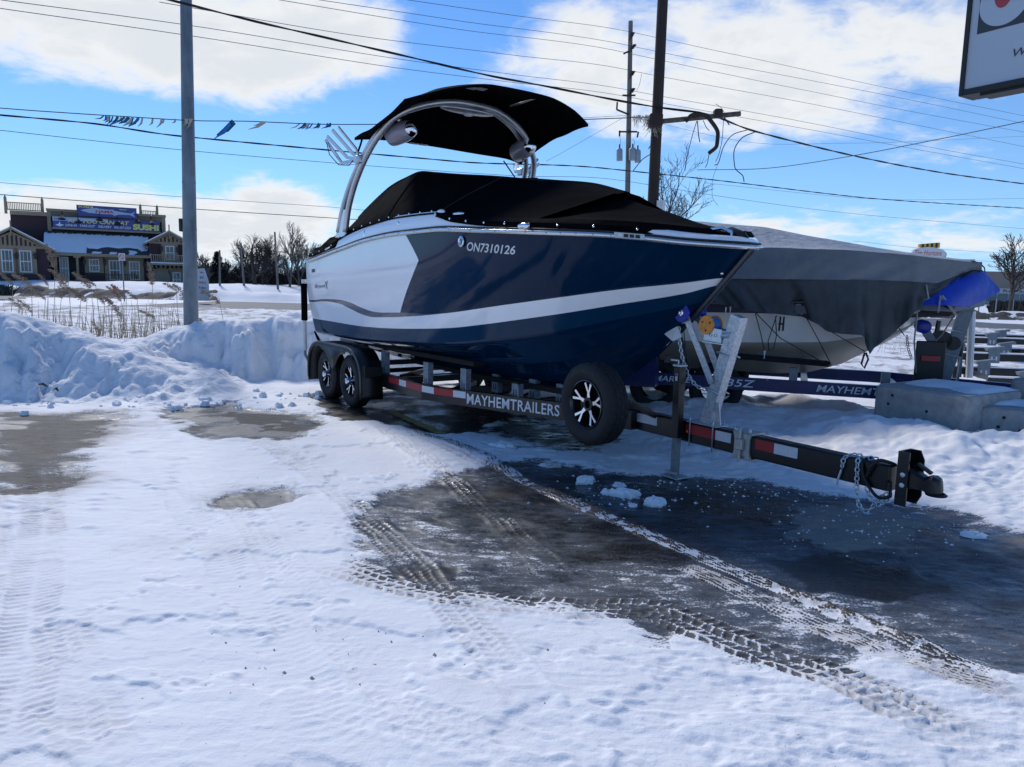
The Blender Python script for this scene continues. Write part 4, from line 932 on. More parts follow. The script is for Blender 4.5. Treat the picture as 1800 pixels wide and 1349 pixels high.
def wheel(name, c, yaw=0.0, cap=True, spare=False, out=-1):
    global tyre_me
    g = part(name, tr); g.location = c; g.rotation_euler = (0, yaw, 0 if out < 0 else pi)
    t = build('tyre', tyre_mb(), M_rubber, g, smooth=True) if tyre_me is None else None
    if t is None: t = bpy.data.objects.new('tyre', tyre_me); C.objects.link(t); t.parent = g
    tyre_me = t.data
    mb = MB(); mb.lathe([(.203, -.078), (.205, .088), (.196, .094), (.190, .088), (.182, .045), (.175, .0), (.165, -.01), (.02, -.012), (0, -.012)], (0, 0, 0), (0, -1, 0), 48)
    rm = build('rim', mb, mat('black_rim', (.010, .010, .012), .25, coat=.2), g, smooth=True)
    ol = []
    mb = MB(); mb.lathe([(.192, .089), (.197, .0955), (.203, .093)], (0, 0, 0), (0, -1, 0), 48); build('rim_lip', mb, mat('dark_lip', (.10, .10, .11), .2, .8), g, smooth=True)
    sh = [(.018, .055), (.020, .100), (.042, .180), (.066, .172), (.034, .098), (.034, .090), (.045, .06)]
    for k in range(5):
        a = 2 * pi * k / 5 + pi / 2 + .08
        stem_ = [(-.017, .055), (.017, .055), (.013, .098), (.046, .172), (.026, .181), (.000, .112), (-.026, .181), (-.046, .172), (-.013, .098)]
        pts = [(-(x * cos(a - pi / 2) - y * sin(a - pi / 2)), x * sin(a - pi / 2) + y * cos(a - pi / 2)) for x, y in stem_]
        m2 = MB()
        n9 = len(pts)
        # dished spoke: outer end sits further out
        fr = [(x, -(.052 + .030 * (math.hypot(x, y_) / .19)), y_) for x, y_ in pts]; bk = [(x, .0 + .0, y_) for x, y_ in pts]
        m2.add(fr + bk, [tuple(range(n9))[::-1]] + [((i + 1) % n9, i, n9 + i, n9 + (i + 1) % n9) for i in range(n9)])
        m2.m = [0] + [1] * n9
        build('spoke', m2, [M_machined, MATS['black_rim']], g)
    if cap: mb = MB(); mb.lathe([(.050, .03), (.050, .11), (.046, .125), (.030, .140), (0, .145)], (0, 0, 0), (0, -1, 0), 20); build('hub_cap', mb, M_chrome, g, smooth=True)
    else: mb = MB(); mb.lathe([(.056, .03), (.056, .066), (.034, .068), (.034, .03), (0, .03)], (0, 0, 0), (0, -1, 0), 20); build('hub', mb, M_plasticb, g, smooth=True)
    mb = MB()
    for k in range(5):
        a = 2 * pi * k / 5 + .3; mb.lathe([(.011, .0), (.011, .055), (.0, .06)], (cos(a) * .056 * 1.3, 0, sin(a) * .056 * 1.3), (0, -1, 0), 6)
    build('wheel_nut', mb, M_plasticb, g, stuff=True)
    return g
wheel('wheel', (-.43, -1.13, RW), .4); wheel('wheel', (.43, -1.13, RW), 1.1)
wheel('wheel', (-.43, 1.13, RW), .2, out=1); wheel('wheel', (.43, 1.13, RW), .9, out=1)
sc_ = FB.py(1027, 713, -.95); SPC = (sc_[0], -.85, .675)
spw = wheel('spare_wheel', SPC, 0.0, cap=False)
def arcfn(u, w):
    a = radians(128 - 62 * u); r = .262 + .030 * w; return (r * cos(a) * 1.0, -.1075, r * sin(a))
text_on('sidewall_lettering', 'SPORTSMAN ST', arcfn, mat('raised_rubber', (.035, .036, .038), .6), spw, offset=.01)
mb = MB(); mb.tube([(SPC[0] - .05, -.74, .66), (SPC[0] - .05, -.30, .60), (SPC[0] - .05, -.08, .50)], .0, 4, sq=(.05, .05)); build('spare_carrier', mb, M_blackp, tr)
# bunks, brackets
for sgn in (-1, 1):
    mb = MB(); mb.tube([(-1.05, sgn * .80, .845), (1.2, sgn * .80, .80), (2.9, sgn * .74, .80)], .0, 4, sq=(.14, .05)); build('bunk', mb, M_rug, tr)
    mb = MB(); mb.tube([(.6, sgn * .36, .60), (2.4, sgn * .34, .58), (3.9, sgn * .30, .60)], .0, 4, sq=(.12, .05)); build('bunk', mb, M_rug, tr)
def bracket(x, y, z0_, z1_, w=.12):
    mb = MB(); t_ = .008
    prof = [(-w / 2, .028), (-w / 2, -.028), (w / 2, -.028), (w / 2, .028)]
    mb.box(x - w / 2, x + w / 2, y - .045, y - .045 + t_, z0_, z1_)
    mb.box(x - w / 2, x - w / 2 + t_, y - .037, y + .02, z0_, z1_); mb.box(x + w / 2 - t_, x + w / 2, y - .037, y + .02, z0_, z1_)
    o = build('bunk_bracket', mb, mat('bracket_steel', (.20, .24, .28), .5, .3, var=.3, vscale=30), tr)
    for dx_ in (-.022, .022):
        m2 = MB(); m2.box(x + dx_ - .006, x + dx_ + .006, y - .0475, y - .0455, z0_ + .03, z0_ + .10); build('slot', m2, M_plasticb, o)
        m3 = MB(); m3.tube([(x + dx_, y - .045, z0_ + .04), (x + dx_, y - .06, z0_ + .035), (x + dx_ + .01, y - .065, z0_ + .05)], .006, 5); build('bolt', m3, M_galv, o)
for q, z1_ in (((678, 645), .80), ((753, 655), .78), ((822, 680), .76), ((914, 690), .66)):
    p = FB.py(q[0], q[1], -.93) if q[0] < 800 else FB.py(q[0], q[1], -.75 if q[0] < 860 else -.50); y = p[1]
    yy = -float(rail_y(p[0])) + .06; bracket(p[0], yy, .47, z1_ - .03)
for x, y in ((1.1, .95), (2.1, .90), (3.0, .58), (2.6, -.3), (3.3, -.28), (3.75, -.26)): bracket(x, y, .43, .66 if abs(y) < .5 else .76)
for x in (.2, 1.6, 2.8):
    mb = MB(); mb.tube([(x, .0, .40), (x + .5, -.6, .40)], .0, 4, sq=(.05, .06)); build('brace', mb, M_blackp, tr)
# reflective tape: each strip a piece
def railpt(px_, sgn=-1):
    lo, hi = -1.2, 4.6
    for _ in range(40):
        md = (lo + hi) / 2; y = rail_y(md); q = FB.proj((md, -y - .035, .46))
        if q[0] < px_: lo = md
        else: hi = md
    return lo
def tape(pxa, pxb, m, f0, f1):
    a = railpt(pxa); b = railpt(pxb); mb = MB()
    xs = sorted(set([a, b] + [k for k in (2.1, 2.25, 2.4) if a < k < b])); lo = .33 + .17 * f0; hi = .33 + .17 * f1
    mb.loft([[(x, -float(rail_y(x)) - .0385, lo) for x in xs], [(x, -float(rail_y(x)) - .0385, hi) for x in xs]]); return build('reflector_tape', mb, m, tr, recalc=False)
for a, b, m in ((684, 702, M_red), (702, 714, M_silv), (714, 742, M_red), (742, 763, M_silv), (763, 797, M_red), (797, 819, M_silv)): tape(a, b, m, .50, .93)
def tongpt(px_):
    lo, hi = 4.5, 7.1
    for _ in range(40):
        md = (lo + hi) / 2; q = FB.proj((md, -.055, .44))
        if q[0] < px_: lo = md
        else: hi = md
    return lo
for a, b, m in ((1096, 1117, M_red), (1117, 1155, M_silv), (1206, 1258, M_red), (1258, 1285, M_silv), (1328, 1361, M_red), (1361, 1402, M_silv)):
    x0_, x1_ = tongpt(a), tongpt(b); mb = MB(); mb.box(x0_, x1_, -.0585, -.055, .405, .485); build('reflector_tape', mb, m, tr)
# lettering on the rail
xa, xb = railpt(821), railpt(984)
def letfn(u, w):
    x = xa + (xb - xa) * u; return (x, -float(rail_y(x)) - .0375, .36 + .115 * w)
text_on('trailer_lettering', 'MAYHEMTRAILERS', letfn, M_letter, tr, offset=.014, spacing=1.04)
# jack
jx = FB.py(1191, 735, -.12)[0]; jy = -.12; JX = jx
mb = MB(); mb.bbox(jx - .038, jx + .038, jy - .038, jy + .038, .36, .98, .006); jk = part('jack', tr); build('jack_sleeve', mb, M_blackp, jk)
mb = MB(); mb.bbox(jx - .030, jx + .030, jy - .030, jy + .030, .02, .37, .005); build('jack_leg', mb, M_galvd, jk)
mb = MB(); mb.bbox(jx - .10, jx + .10, jy - .08, jy + .08, .012, .026, .004); mb.tube([(jx - .05, jy - .05, .06), (jx + .06, jy - .05, .06)], .014, 6); build('jack_foot', mb, M_galv, jk)
mb = MB(); mb.bbox(jx - .045, jx + .045, jy - .045, jy + .045, .98, 1.0, .004); mb.tube([(jx - .02, jy, .99), (jx - .02, jy, 1.03), (jx - .10, jy - .05, 1.035)], .010, 6); build('jack_top', mb, M_galv, jk)
mb = MB(); mb.tube([(jx - .10, jy - .05, 1.01), (jx - .10, jy - .05, 1.065)], .030, 10); build('jack_knob', mb, M_plasticb, jk, smooth=True)
mb = MB(); mb.box(jx - .012, jx + .012, jy - .0405, jy - .0385, .86, .92); build('warning_label', mb, M_silv, jk)
mb = MB(); mb.box(jx - .010, jx + .010, jy - .0415, jy - .0407, .898, .918); build('warning_label', mb, M_red, jk)
mb = MB(); mb.ball((jx + .06, -.058, .42), .012, 6, (1, .4, 1)); build('side_marker', mb, M_orange, tr, smooth='all')
# winch post
wp = part('winch_post', tr)
A = Vector(FB.py(1243, 748, 0.0)); B_ = Vector(FB.py(1300, 556, 0.0)); B2 = Vector((B_.x, 0, B_.z)); A.y = 0
d_ = (B2 - A).normalized(); sd_ = Vector((0, 1, 0)); fr = d_.cross(sd_)
def oframe(mb, c0, c1, X, Y, a, b):
    c0 = Vector(c0); c1 = Vector(c1); X = Vector(X) * a / 2; Y = Vector(Y) * b / 2
    return mb.hexa([c0 - X - Y, c0 + X - Y, c0 + X + Y, c0 - X + Y, c1 - X - Y, c1 + X - Y, c1 + X + Y, c1 - X + Y])
mb = MB(); w_ = .105; dd = .085; th = .006     # open square tube: four walls
for X, Y, a, b, o_ in ((fr, sd_, w_, th, sd_ * (-dd / 2)), (fr, sd_, w_, th, sd_ * (dd / 2)), (fr, sd_, th, dd - .008, fr * (w_ / 2 - th / 2)), (fr, sd_, th, dd - .008, fr * (-w_ / 2 + th / 2))):
    oframe(mb, A + o_, B2 + o_, X, Y, a, b)
build('post_tube', mb, M_galv, wp)
mb = MB(); mb.bbox(A.x - .17, A.x + .16, -.075, .075, .507, .519, .003); build('post_base_plate', mb, M_galv, wp)
for x in (A.x - .13, A.x + .12):
    mb = MB(); mb.tube([(x, -.066, .30), (x, -.066, .54), (x, -.064, .56)], .007, 6); mb.tube([(x, .066, .30), (x, .066, .56)], .007, 6); mb.tube([(x, -.068, .315), (x, .068, .315)], .007, 6); build('u_bolt', mb, M_zinc, wp, smooth='all')
for f in (.33, .66):
    c = A + (B2 - A) * f; mb = MB(); a1 = c - sd_ * .058 - fr * .075; a2 = c - sd_ * .058 + fr * .07 + d_ * .0; mb.tube([a1, a2, a2 + sd_ * .116, a1 + sd_ * .116], .0075, 6); build('u_bolt', mb, M_zinc, wp, smooth='all')
mb = MB(); mb.tube([(A.x + .145, -.03, .52), (A.x + .115, -.03, .71)], .0, 4, sq=(.010, .05)); build('gusset', mb, M_galv, wp)
# bow roller with its arms
RO = Vector(FB.py(1214, 550, 0.0)); RO.y = 0
for s_ in (-1, 1):
    a = RO + Vector((0, s_ * .075, 0)); b = A + (B2 - A) * .40 + Vector((-.03, s_ * .065, 0)); mb = MB(); mb.tube([a, b], .0, 4, sq=(.012, .055)); build('roller_arm', mb, M_galv, wp)
rp = [(.078, -.115), (.082, -.112), (.082, -.104), (.06, -.085), (.030, -.02), (.028, 0), (.030, .02), (.06, .085), (.082, .104), (.082, .112), (.078, .115)]
mb = MB(); mb.lathe([(0.0, -.113)] + rp + [(0.0, .113)], RO, (0, -1, 0), 24); build('bow_roller', mb, M_royal, wp, smooth=True)
mb = MB(); mb.lathe([(.026, .112), (.026, .12), (.012, .125), (.012, .14), (0, .142)], RO, (0, -1, 0), 12); build('roller_bolt', mb, M_chrome, wp, smooth=True)
# winch
WI = Vector(FB.py(1252, 583, -.05)); WI.y = 0
wc = part('winch', tr)
for s_ in (-1, 1):
    mb = MB(); oframe(mb, WI + Vector((-.085, s_ * .05, -.02)), WI + Vector((.10, s_ * .05, -.035)), (0, 0, 1), (0, 1, 0), .11, .005); build('winch_plate', mb, M_zinc, wc)
    m2 = MB(); 
for dx_ in (-.01, .04):
    mb = MB(); mb.lathe([(.011, .05), (.011, .062), (0, .066)], WI + Vector((dx_, 0, -.03)), (0, -1, 0), 8); build('bolt', mb, M_chrome, wc)
mb = MB(); mb.lathe([(0, -.085), (.07, -.085), (.074, -.08), (.074, -.072), (.045, -.07)], WI + Vector((-.055, -.155, .045)), (0, -1, 0), 22); 
mb = MB(); mb.lathe([(0, .062), (.078, .062), (.080, .056), (.080, .050), (.05, .048)], WI + Vector((-.06, .0, .05)), (0, -1, 0), 24); sp1 = build('spool_flange', mb, M_orange, wc, smooth=True)
for k in range(3):
    a = k * 2.1 + .5; m2 = MB(); m2.lathe([(.010, .0625), (0, .0632)], WI + Vector((-.06 + .045 * cos(a), 0, .05 + .045 * sin(a))), (0, -1, 0), 8); build('spool_hole', m2, M_plasticb, wc)
mb = MB(); mb.lathe([(.066, .046), (.068, .0), (.066, -.046)], WI + Vector((-.06, .0, .05)), (0, -1, 0), 24); build('winch_strap', mb, M_bstrap, wc, smooth=True)
mb = MB(); mb.lathe([(.05, -.048), (.080, -.05), (.080, -.056), (.078, -.062), (0, -.062)], WI + Vector((-.06, .0, .05)), (0, -1, 0), 24); build('spool_flange', mb, M_orange, wc, smooth=True)
mb = MB(); oframe(mb, WI + Vector((-.10, 0, -.09)), WI + Vector((.16, 0, -.10)), (0, 0, 1), (0, 1, 0), .008, .11); mb.tube([WI + Vector((.10, -.05, -.03)), WI + Vector((.17, -.04, -.03))], .018, 8); mb.tube([WI + Vector((.09, -.04, 0)), WI + Vector((.19, -.04, 0))], .012, 8); build('winch_bracket', mb, M_zinc, wc)
# chains
def chain(name, path, parent, link=.045, r=.0055, w=.013, m=M_zinc):
    P = [Vector(p) for p in path]; P = [Vector(q) for q in smooth3([tuple(p) for p in P], 8)]; seg = [(P[i + 1] - P[i]).length for i in range(len(P) - 1)]; tot = sum(seg); pitch = link - 2.6 * r; n = max(2, int(tot / pitch)); mb = MB()
    def at_s(s):
        for i, L in enumerate(seg):
            if s <= L or i == len(seg) - 1: return P[i] + (P[i + 1] - P[i]) * min(1, s / max(L, 1e-6)), (P[i + 1] - P[i]).normalized()
            s -= L
    for k in range(n):
        c, t = at_s((k + .5) * tot / n); u = t.orthogonal().normalized(); v = t.cross(u)
        if k % 2: u, v = v, u
        a = .35; U = u * cos(a) + v * sin(a); h_ = link / 2 - r - w
        ring = []
        for j in range(12):
            th_ = 2 * pi * j / 12; ring.append(c + t * (h_ * (1 if cos(th_) > 0 else -1) * (1 if abs(cos(th_)) > .01 else 0) + w * cos(th_)) + U * (w * sin(th_)))
        Vn = t.cross(U); rows = []
        for j, q in enumerate(ring):
            out_ = (q - c); tang = (ring[(j + 1) % 12] - ring[j - 1]).normalized(); o1 = tang.cross(Vn).normalized()
            rows.append([q + (o1 * cos(2 * pi * i / 5) + Vn * sin(2 * pi * i / 5)) * r for i in range(5)])
        rows.append(rows[0]); mb.loft(rows, close=True)
    return build(name, mb, m, parent, smooth='all')
q = [FB.py(1193, 575, -.05), FB.py(1196, 610, -.05), FB.py(1204, 645, -.05), FB.py(1215, 668, -.05), FB.py(1230, 682, -.04), FB.py(1246, 687, -.04)]
chain('winch_chain', q, wc)
mb = MB(); a = FB.py(1193, 572, -.02); mb.tube([a, a + np.array([.05, 0, .03]), (RO.x, -.03, RO.z - .09)], .012, 6); build('winch_hook', mb, M_zinc, wc, smooth=True)
mb = MB(); mb.tube([a, FB.py(1200, 600, .0), FB.py(1213, 650, .02)], .009, 5); build('safety_strap', mb, M_cable, wc)
mb = MB(); t0 = FB.py(1190, 574, -.06); t1 = FB.py(1167, 587, -.09); t2 = FB.py(1182, 600, -.11); t3 = FB.py(1198, 592, -.07); mb.add([t0, t1, t2, t3] + [p + np.array([.004, .004, 0]) for p in (t0, t1, t2, t3)], [(0, 1, 2, 3), (7, 6, 5, 4), (0, 4, 5, 1), (1, 5, 6, 2), (2, 6, 7, 3)]); build('paper_tag', mb, M_pvc, wc)
# swing-away hinge
hx_ = tongpt(1306); hg = part('tongue_hinge', tr); M_hinge = mat('cast_zinc', (.46, .46, .43), .45, .4, var=.15, vscale=30)
mb = MB(); mb.prism([(-.085, -.105), (-.05, -.105), (-.035, -.09), (.035, -.09), (.05, -.115), (.09, -.115), (.075, -.05), (.075, .05), (.09, .105), (-.085, .105), (-.07, .05), (-.07, -.05)], (hx_, -.075, .415), (1, 0, 0), (0, 0, 1), (0, .018, 0)); build('hinge_plate', mb, M_hinge, hg)
mb = MB(); mb.bbox(hx_ - .09, hx_ + .11, -.075, .075, .505, .525, .004); mb.bbox(hx_ - .09, hx_ + .11, -.075, .075, .300, .318, .004); build('hinge_plate', mb, M_hinge, hg)
mb = MB(); mb.tube([(hx_, -.095, .28), (hx_, -.095, .55)], .013, 8); mb.bbox(hx_ - .035, hx_ + .035, -.115, -.078, .38, .47, .006); build('hinge_pin', mb, M_hinge, hg, smooth=True)
mb = MB(); mb.tube([(hx_ - .04 + .03 * cos(a), -.07, .545 + .018 * sin(a)) for a in np.linspace(0, 6.28, 12)], .006, 5); mb.tube([(hx_ + .06, -.05, .52), (hx_ + .06, -.05, .55)], .012, 6); build('hinge_clip', mb, M_zinc, hg)
# coupler end
cx = tongpt(1578)
cp = part('coupler', tr); mb = MB(); mb.box(cx - .0, cx + .012, -.075, .075, .26, .62); mb.box(cx + .012, cx + .075, -.075, -.065, .26, .62); mb.box(cx + .012, cx + .075, .065, .075, .26, .62); mb.prism([(0, 0), (.06, 0), (.09, .06), (.09, .30), (.06, .36), (0, .36)], (cx + .01, .066, .26), (1, 0, 0), (0, 0, 1), (0, .010, 0)); build('coupler_channel', mb, M_blackp, cp)
for z_ in (.30, .34, .54, .585):
    mb = MB(); mb.lathe([(.012, 0), (0, .001)], (cx + .05, -.0755, z_), (0, -1, 0), 8); build('channel_hole', mb, M_plasticb, cp)
for z_ in (.40, .47): mb = MB(); mb.lathe([(.017, 0), (.017, .012), (.010, .014), (0, .014)], (cx + .045, -.076, z_), (0, -1, 0), 6); build('bolt', mb, M_zinc, cp)
mb = MB()
rows = []
for x, w, zb_, zt_ in ((.02, .058, .38, .52), (.10, .055, .38, .515), (.17, .045, .385, .49), (.24, .042, .385, .47), (.27, .05, .38, .485), (.32, .052, .38, .49), (.365, .04, .38, .475), (.39, .02, .385, .43)):
    X_ = cx + x * .66; rows.append([(X_, -w, zb_), (X_, w, zb_), (X_, w, zt_ - .02), (X_, w * .6, zt_), (X_, -w * .6, zt_), (X_, -w, zt_ - .02)])
mb.loft(rows, close=True, cap=True); build('coupler_socket', mb, M_blackp, cp, smooth=True)
mb = MB(); mb.lathe([(.0, .0), (.062, .0), (.066, .008), (.050, .018)], (cx + .225, 0, .365), (0, 0, 1), 20); build('coupler_rim', mb, M_blackp, cp)
mb = MB(); mb.tube([(cx + .07, 0, .525), (cx + .10, 0, .545), (cx + .165, 0, .51), (cx + .185, 0, .50)], .0, 4, sq=(.03, .018)); build('coupler_latch', mb, M_blackp, cp)
# safety chains and wiring wrapped round the tongue end
TX = lambda p_: tongpt(p_)
x1 = TX(1487)
chain('safety_chain', [(x1 + .06, .03, .515), (x1 + .02, -.03, .515), (x1 - .01, -.068, .49), (x1 - .02, -.07, .42)], tr)
mb = MB(); mb.tube([(x1 - .02, -.072, .41), (x1 - .04, -.075, .33), (x1 - .045, -.075, .29)], .008, 6); build('chain_hook', mb, M_zinc, tr, smooth=True)
x2 = TX(1515)
chain('safety_chain', [(x2 + .06, .03, .515), (x2, -.04, .517), (x2 - .025, -.07, .49), (x2 - .02, -.072, .38), (x2 - .015, -.072, .28), (x2 + .01, -.07, .19), (x2 + .05, -.06, .155), (x2 + .09, -.05, .19), (x2 + .12, -.04, .25), (x2 + .18, -.03, .31)], tr)
chain('safety_chain', [(x2 + .05, -.06, .33), (x2 + .07, -.06, .27), (x2 + .12, -.05, .22), (x2 + .17, -.05, .25), (x2 + .21, -.05, .31)], tr)
mb = MB(); cpath = [(x2 + .02, .02, .52), (x2 + .0, -.05, .50), (x2 + .02, -.075, .42), (x2 + .08, -.08, .33), (x2 + .15, -.08, .28), (x2 + .22, -.07, .31), (x2 + .21, -.07, .36)]
mb.tube(smooth3(cpath), .0115, 8); mb.tube(smooth3([(x2 + .05, -.078, .40), (x2 + .08, -.085, .48), (x2 + .13, -.06, .53), (x2 + .18, -.03, .52), (x2 + .2, 0, .505)]), .0115, 8); build('light_cable', mb, M_cable, tr, smooth='all')
mb = MB(); mb.tube([(x2 + .205, -.07, .34), (x2 + .205, -.07, .40)], .02, 8); build('cable_plug', mb, M_plasticb, tr)
# guide-on posts
for s_ in (-1, 1):
    g = part('guide_post', tr); y = 1.27 * s_; mb = MB(); mb.tube([(-1.15, .98 * s_, .42), (-1.17, 1.12 * s_, .42), (-1.18, 1.22 * s_, .46), (-1.18, y, .55), (-1.18, y, .66)], .022, 8); build('post_pipe', mb, M_galvd, g, smooth='all')
    mb = MB(); mb.tube([(-1.18, y, .62), (-1.18, y, 1.08)], .032, 12); build('post_sleeve', mb, M_pvc, g, smooth=True)
    mb = MB(); mb.tube([(-1.18, y, 1.06), (-1.18, y, 1.60)], .046, 12); build('post_pad', mb, M_canvas, g, smooth=True)
    mb = MB(); mb.tube([(-1.18, y, 1.59), (-1.18, y, 1.66)], .038, 12); build('post_cap', mb, M_pvc, g, smooth=True)
mb = MB(); mb.tube([FB.py(553, 583, -1.2), FB.py(559, 595, -1.2), FB.py(566, 608, -1.2)], [.012, .022, .01], 6); build('tie_down_strap', mb, M_canvas, tr)
mb = MB(); mb.bbox(-1.33, -1.23, -1.12, -.86, .38, .50, .008); build('tail_light_box', mb, M_blackp, tr)

# ================================================================== SECOND BOAT, ITS TARPS AND BLUE TRAILER
F2 = Frame(4.7415, 9.6773, -0.36)
b2l = (F2.o[0], F2.o[1], 0)
boat2 = thing('motorboat', 'cream hulled motorboat wrapped in grey and blue tarps on a blue trailer', 'boat', b2l, F2.th)
def b2side(x):   # half beams and heights
    sh_ = float(np.interp(x, [-5.5, -1.2, -.3, .3, .8, 1.15], [1.2, 1.2, 1.12, .92, .55, .0])); zs = float(np.interp(x, [-5.5, -1.0, 1.15], [1.46, 1.50, 1.62]))
    c_ = float(np.interp(x, [-5.5, -1.8, -.8, -.2, .35, .7], [1.08, 1.08, .95, .70, .32, 0])); zc = float(np.interp(x, [-5.5, -1.6, -.6, .2, .7], [.94, .98, 1.02, 1.16, 1.36]))
    k_ = float(np.interp(x, [-5.5, -1.2, -.76, -.35, .18, .55, .75], [.52, .50, .54, .68, 1.01, 1.26, 1.38])); return sh_, zs, c_, max(zc, k_), min(k_, zc)
mb = MB(); mtop = MB(); xs2 = np.concatenate([np.linspace(-5.5, -1.5, 12), np.linspace(-1.4, 1.15, 30)])
for sgn in (1, -1):
    R1 = []; R2 = []; R3 = []
    for x in xs2:
        a = b2side(x)
        xk = min(x, .75)
        s0 = (x, -a[0] * sgn, a[1]); c0_ = (min(x, .35 + (x - .35) * .55) if x > .35 else x, -a[2] * sgn, a[3]); k0 = (c0_[0], 0, a[4])
        R1.append([tuple(np.array(s0) * (1 - f) + np.array(c0_) * f) for f in (0, .12, .13, .5, 1)]); R2.append([tuple(np.array(c0_) * (1 - f) + np.array(k0) * f) for f in (0, .03, .5, .52, 1)])
    mb.cur = 0; mb.loft(R1); mb.cur = 1; mb.loft([[(p[0], p[1], p[2] - (.02 if 1 <= i <= 2 else 0)) for i, p in enumerate(r)] for r in R2])
mb.cur = 0; a = b2side(-5.5); mb.add([(-5.5, -a[0], a[1]), (-5.5, a[0], a[1]), (-5.5, a[2], a[3]), (-5.5, 0, a[4]), (-5.5, -a[2], a[3])], [(0, 1, 2, 3, 4)])
build('hull', mb, [M_cream, M_beige], boat2, smooth=True)
mb = MB(); mb.tube([(x, -b2side(x)[0] - .015, b2side(x)[1] - .09) for x in xs2], .0, 4, sq=(.02, .10)); build('gunwale_stripe', mb, mat('navy_stripe', (.012, .016, .045), .3), boat2)
mb = MB(); mb.tube([(x, b2side(x)[0] * -1 - .02, b2side(x)[1]) for x in xs2], .022, 6); build('rub_rail', mb, M_plasticb, boat2)
# bow platform and dark anchor roller under the blue tarp
mb = MB(); mb.loft([[(.25, -.62, 1.44), (.25, .62, 1.44), (.25, .62, 1.56), (.25, -.62, 1.56)], [(.85, -.34, 1.42), (.85, .34, 1.42), (.85, .34, 1.57), (.85, -.34, 1.57)], [(1.2, -.12, 1.50), (1.2, .12, 1.50), (1.2, .12, 1.58), (1.2, -.12, 1.58)]], close=True, cap=True); build('bow_platform', mb, M_galvd, boat2)
mb = MB(); mb.loft([[(.30, -.58, 1.34), (.30, .58, 1.34), (.30, .56, 1.44), (.30, -.56, 1.44)], [(.80, -.28, 1.36), (.80, .28, 1.36), (.85, .3, 1.42), (.85, -.3, 1.42)], [(1.0, -.1, 1.45), (1.0, .1, 1.45), (1.05, .1, 1.5), (1.05, -.1, 1.5)]], close=True, cap=True); build('bow_fender', mb, M_plasticb, boat2)

# grey tarp: light top, mid side, dark skirt, with folds
tarp = MB(); NXT = 150; xt = np.linspace(-4.6, 1.07, NXT)
hemx = [-4.6, -3.0, -2.04, -1.5, -.9, -.72, -.62, -.45, -.27, -.20, -.14, .04, .12, .28, .42, .62, .97]; hemz = [1.40, 1.42, 1.49, 1.39, 1.33, 1.25, 1.17, 1.15, 1.15, .98, .92, 1.10, 1.18, 1.38, 1.56, 1.70, 1.90]
rows_top, rows_mid, rows_low = [], [], []
def fold(x, f):
    a = np.array([x]); return float((fbm(a, a * 0 + 1.7, 2.6, 5, .66, 3.) - .5)[0] * .46 + .018 * sin(x * 27 + 4 * sin(x * 3.1)) * max(0, sin(x * 1.9 + .6))) * f
pk = [(-4.6, 2.35), (-3.2, 2.62), (-2.3, 2.58), (-1.46, 2.49), (-.47, 2.29), (.48, 2.13), (.97, 2.07)]
ey = lambda x: float(np.interp(x, [-4.6, -1.2, -.3, .3, .7, .97], [1.13, 1.15, 1.10, .95, .62, .42]))
for i, x in enumerate(xt):
    pz = float(np.interp(x, *zip(*pk))); e_ = ey(x); ez = float(np.interp(x, [-4.6, -1.4, -.5, .22, .7, .97], [2.10, 2.15, 2.13, 2.08, 2.04, 2.02])); mz = float(np.interp(x, [-4.6, -1.78, 0, .55, .97], [1.76, 1.77, 1.78, 1.76, 1.93])); hz = float(np.interp(x, hemx, hemz))
    g_ = max(0, 1 - abs(x + .15) / .25)   # gathered corner
    far_ = [(x, (e_) * (1 - f), ez + (pz - ez) * f - .03 * sin(pi * f)) for f in np.linspace(0, 1, 6)]
    near_ = [(x, -e_ * f, pz + (ez - pz) * f - .03 * sin(pi * f) + .022 * (float(fbm(np.array([x * 1.0]), np.array([f * 2.]), 2.5, 3)[0]) - .5)) for f in np.linspace(0, 1, 7)]
    back = [(x, e_ + .12 * (1 - f), 1.45 + (ez - 1.45) * f) for f in np.linspace(0, 1, 4)][:-1]
    rows_top.append(back + far_[:-1] + near_)
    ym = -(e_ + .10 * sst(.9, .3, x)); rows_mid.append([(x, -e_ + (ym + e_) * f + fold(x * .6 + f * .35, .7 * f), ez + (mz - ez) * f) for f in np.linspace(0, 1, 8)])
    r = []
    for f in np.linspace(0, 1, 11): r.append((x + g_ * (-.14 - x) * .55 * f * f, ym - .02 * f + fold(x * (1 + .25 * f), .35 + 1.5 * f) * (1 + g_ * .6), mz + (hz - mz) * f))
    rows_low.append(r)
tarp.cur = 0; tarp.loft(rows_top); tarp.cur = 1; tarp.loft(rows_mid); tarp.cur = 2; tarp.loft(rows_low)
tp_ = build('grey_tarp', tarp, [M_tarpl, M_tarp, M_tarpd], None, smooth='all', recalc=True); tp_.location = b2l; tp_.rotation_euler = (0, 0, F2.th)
tag(tp_, 'wrinkled grey tarp draped over the cream boat with a dark hanging skirt', 'tarp')
# snow lying on the tarp
mb = MB()
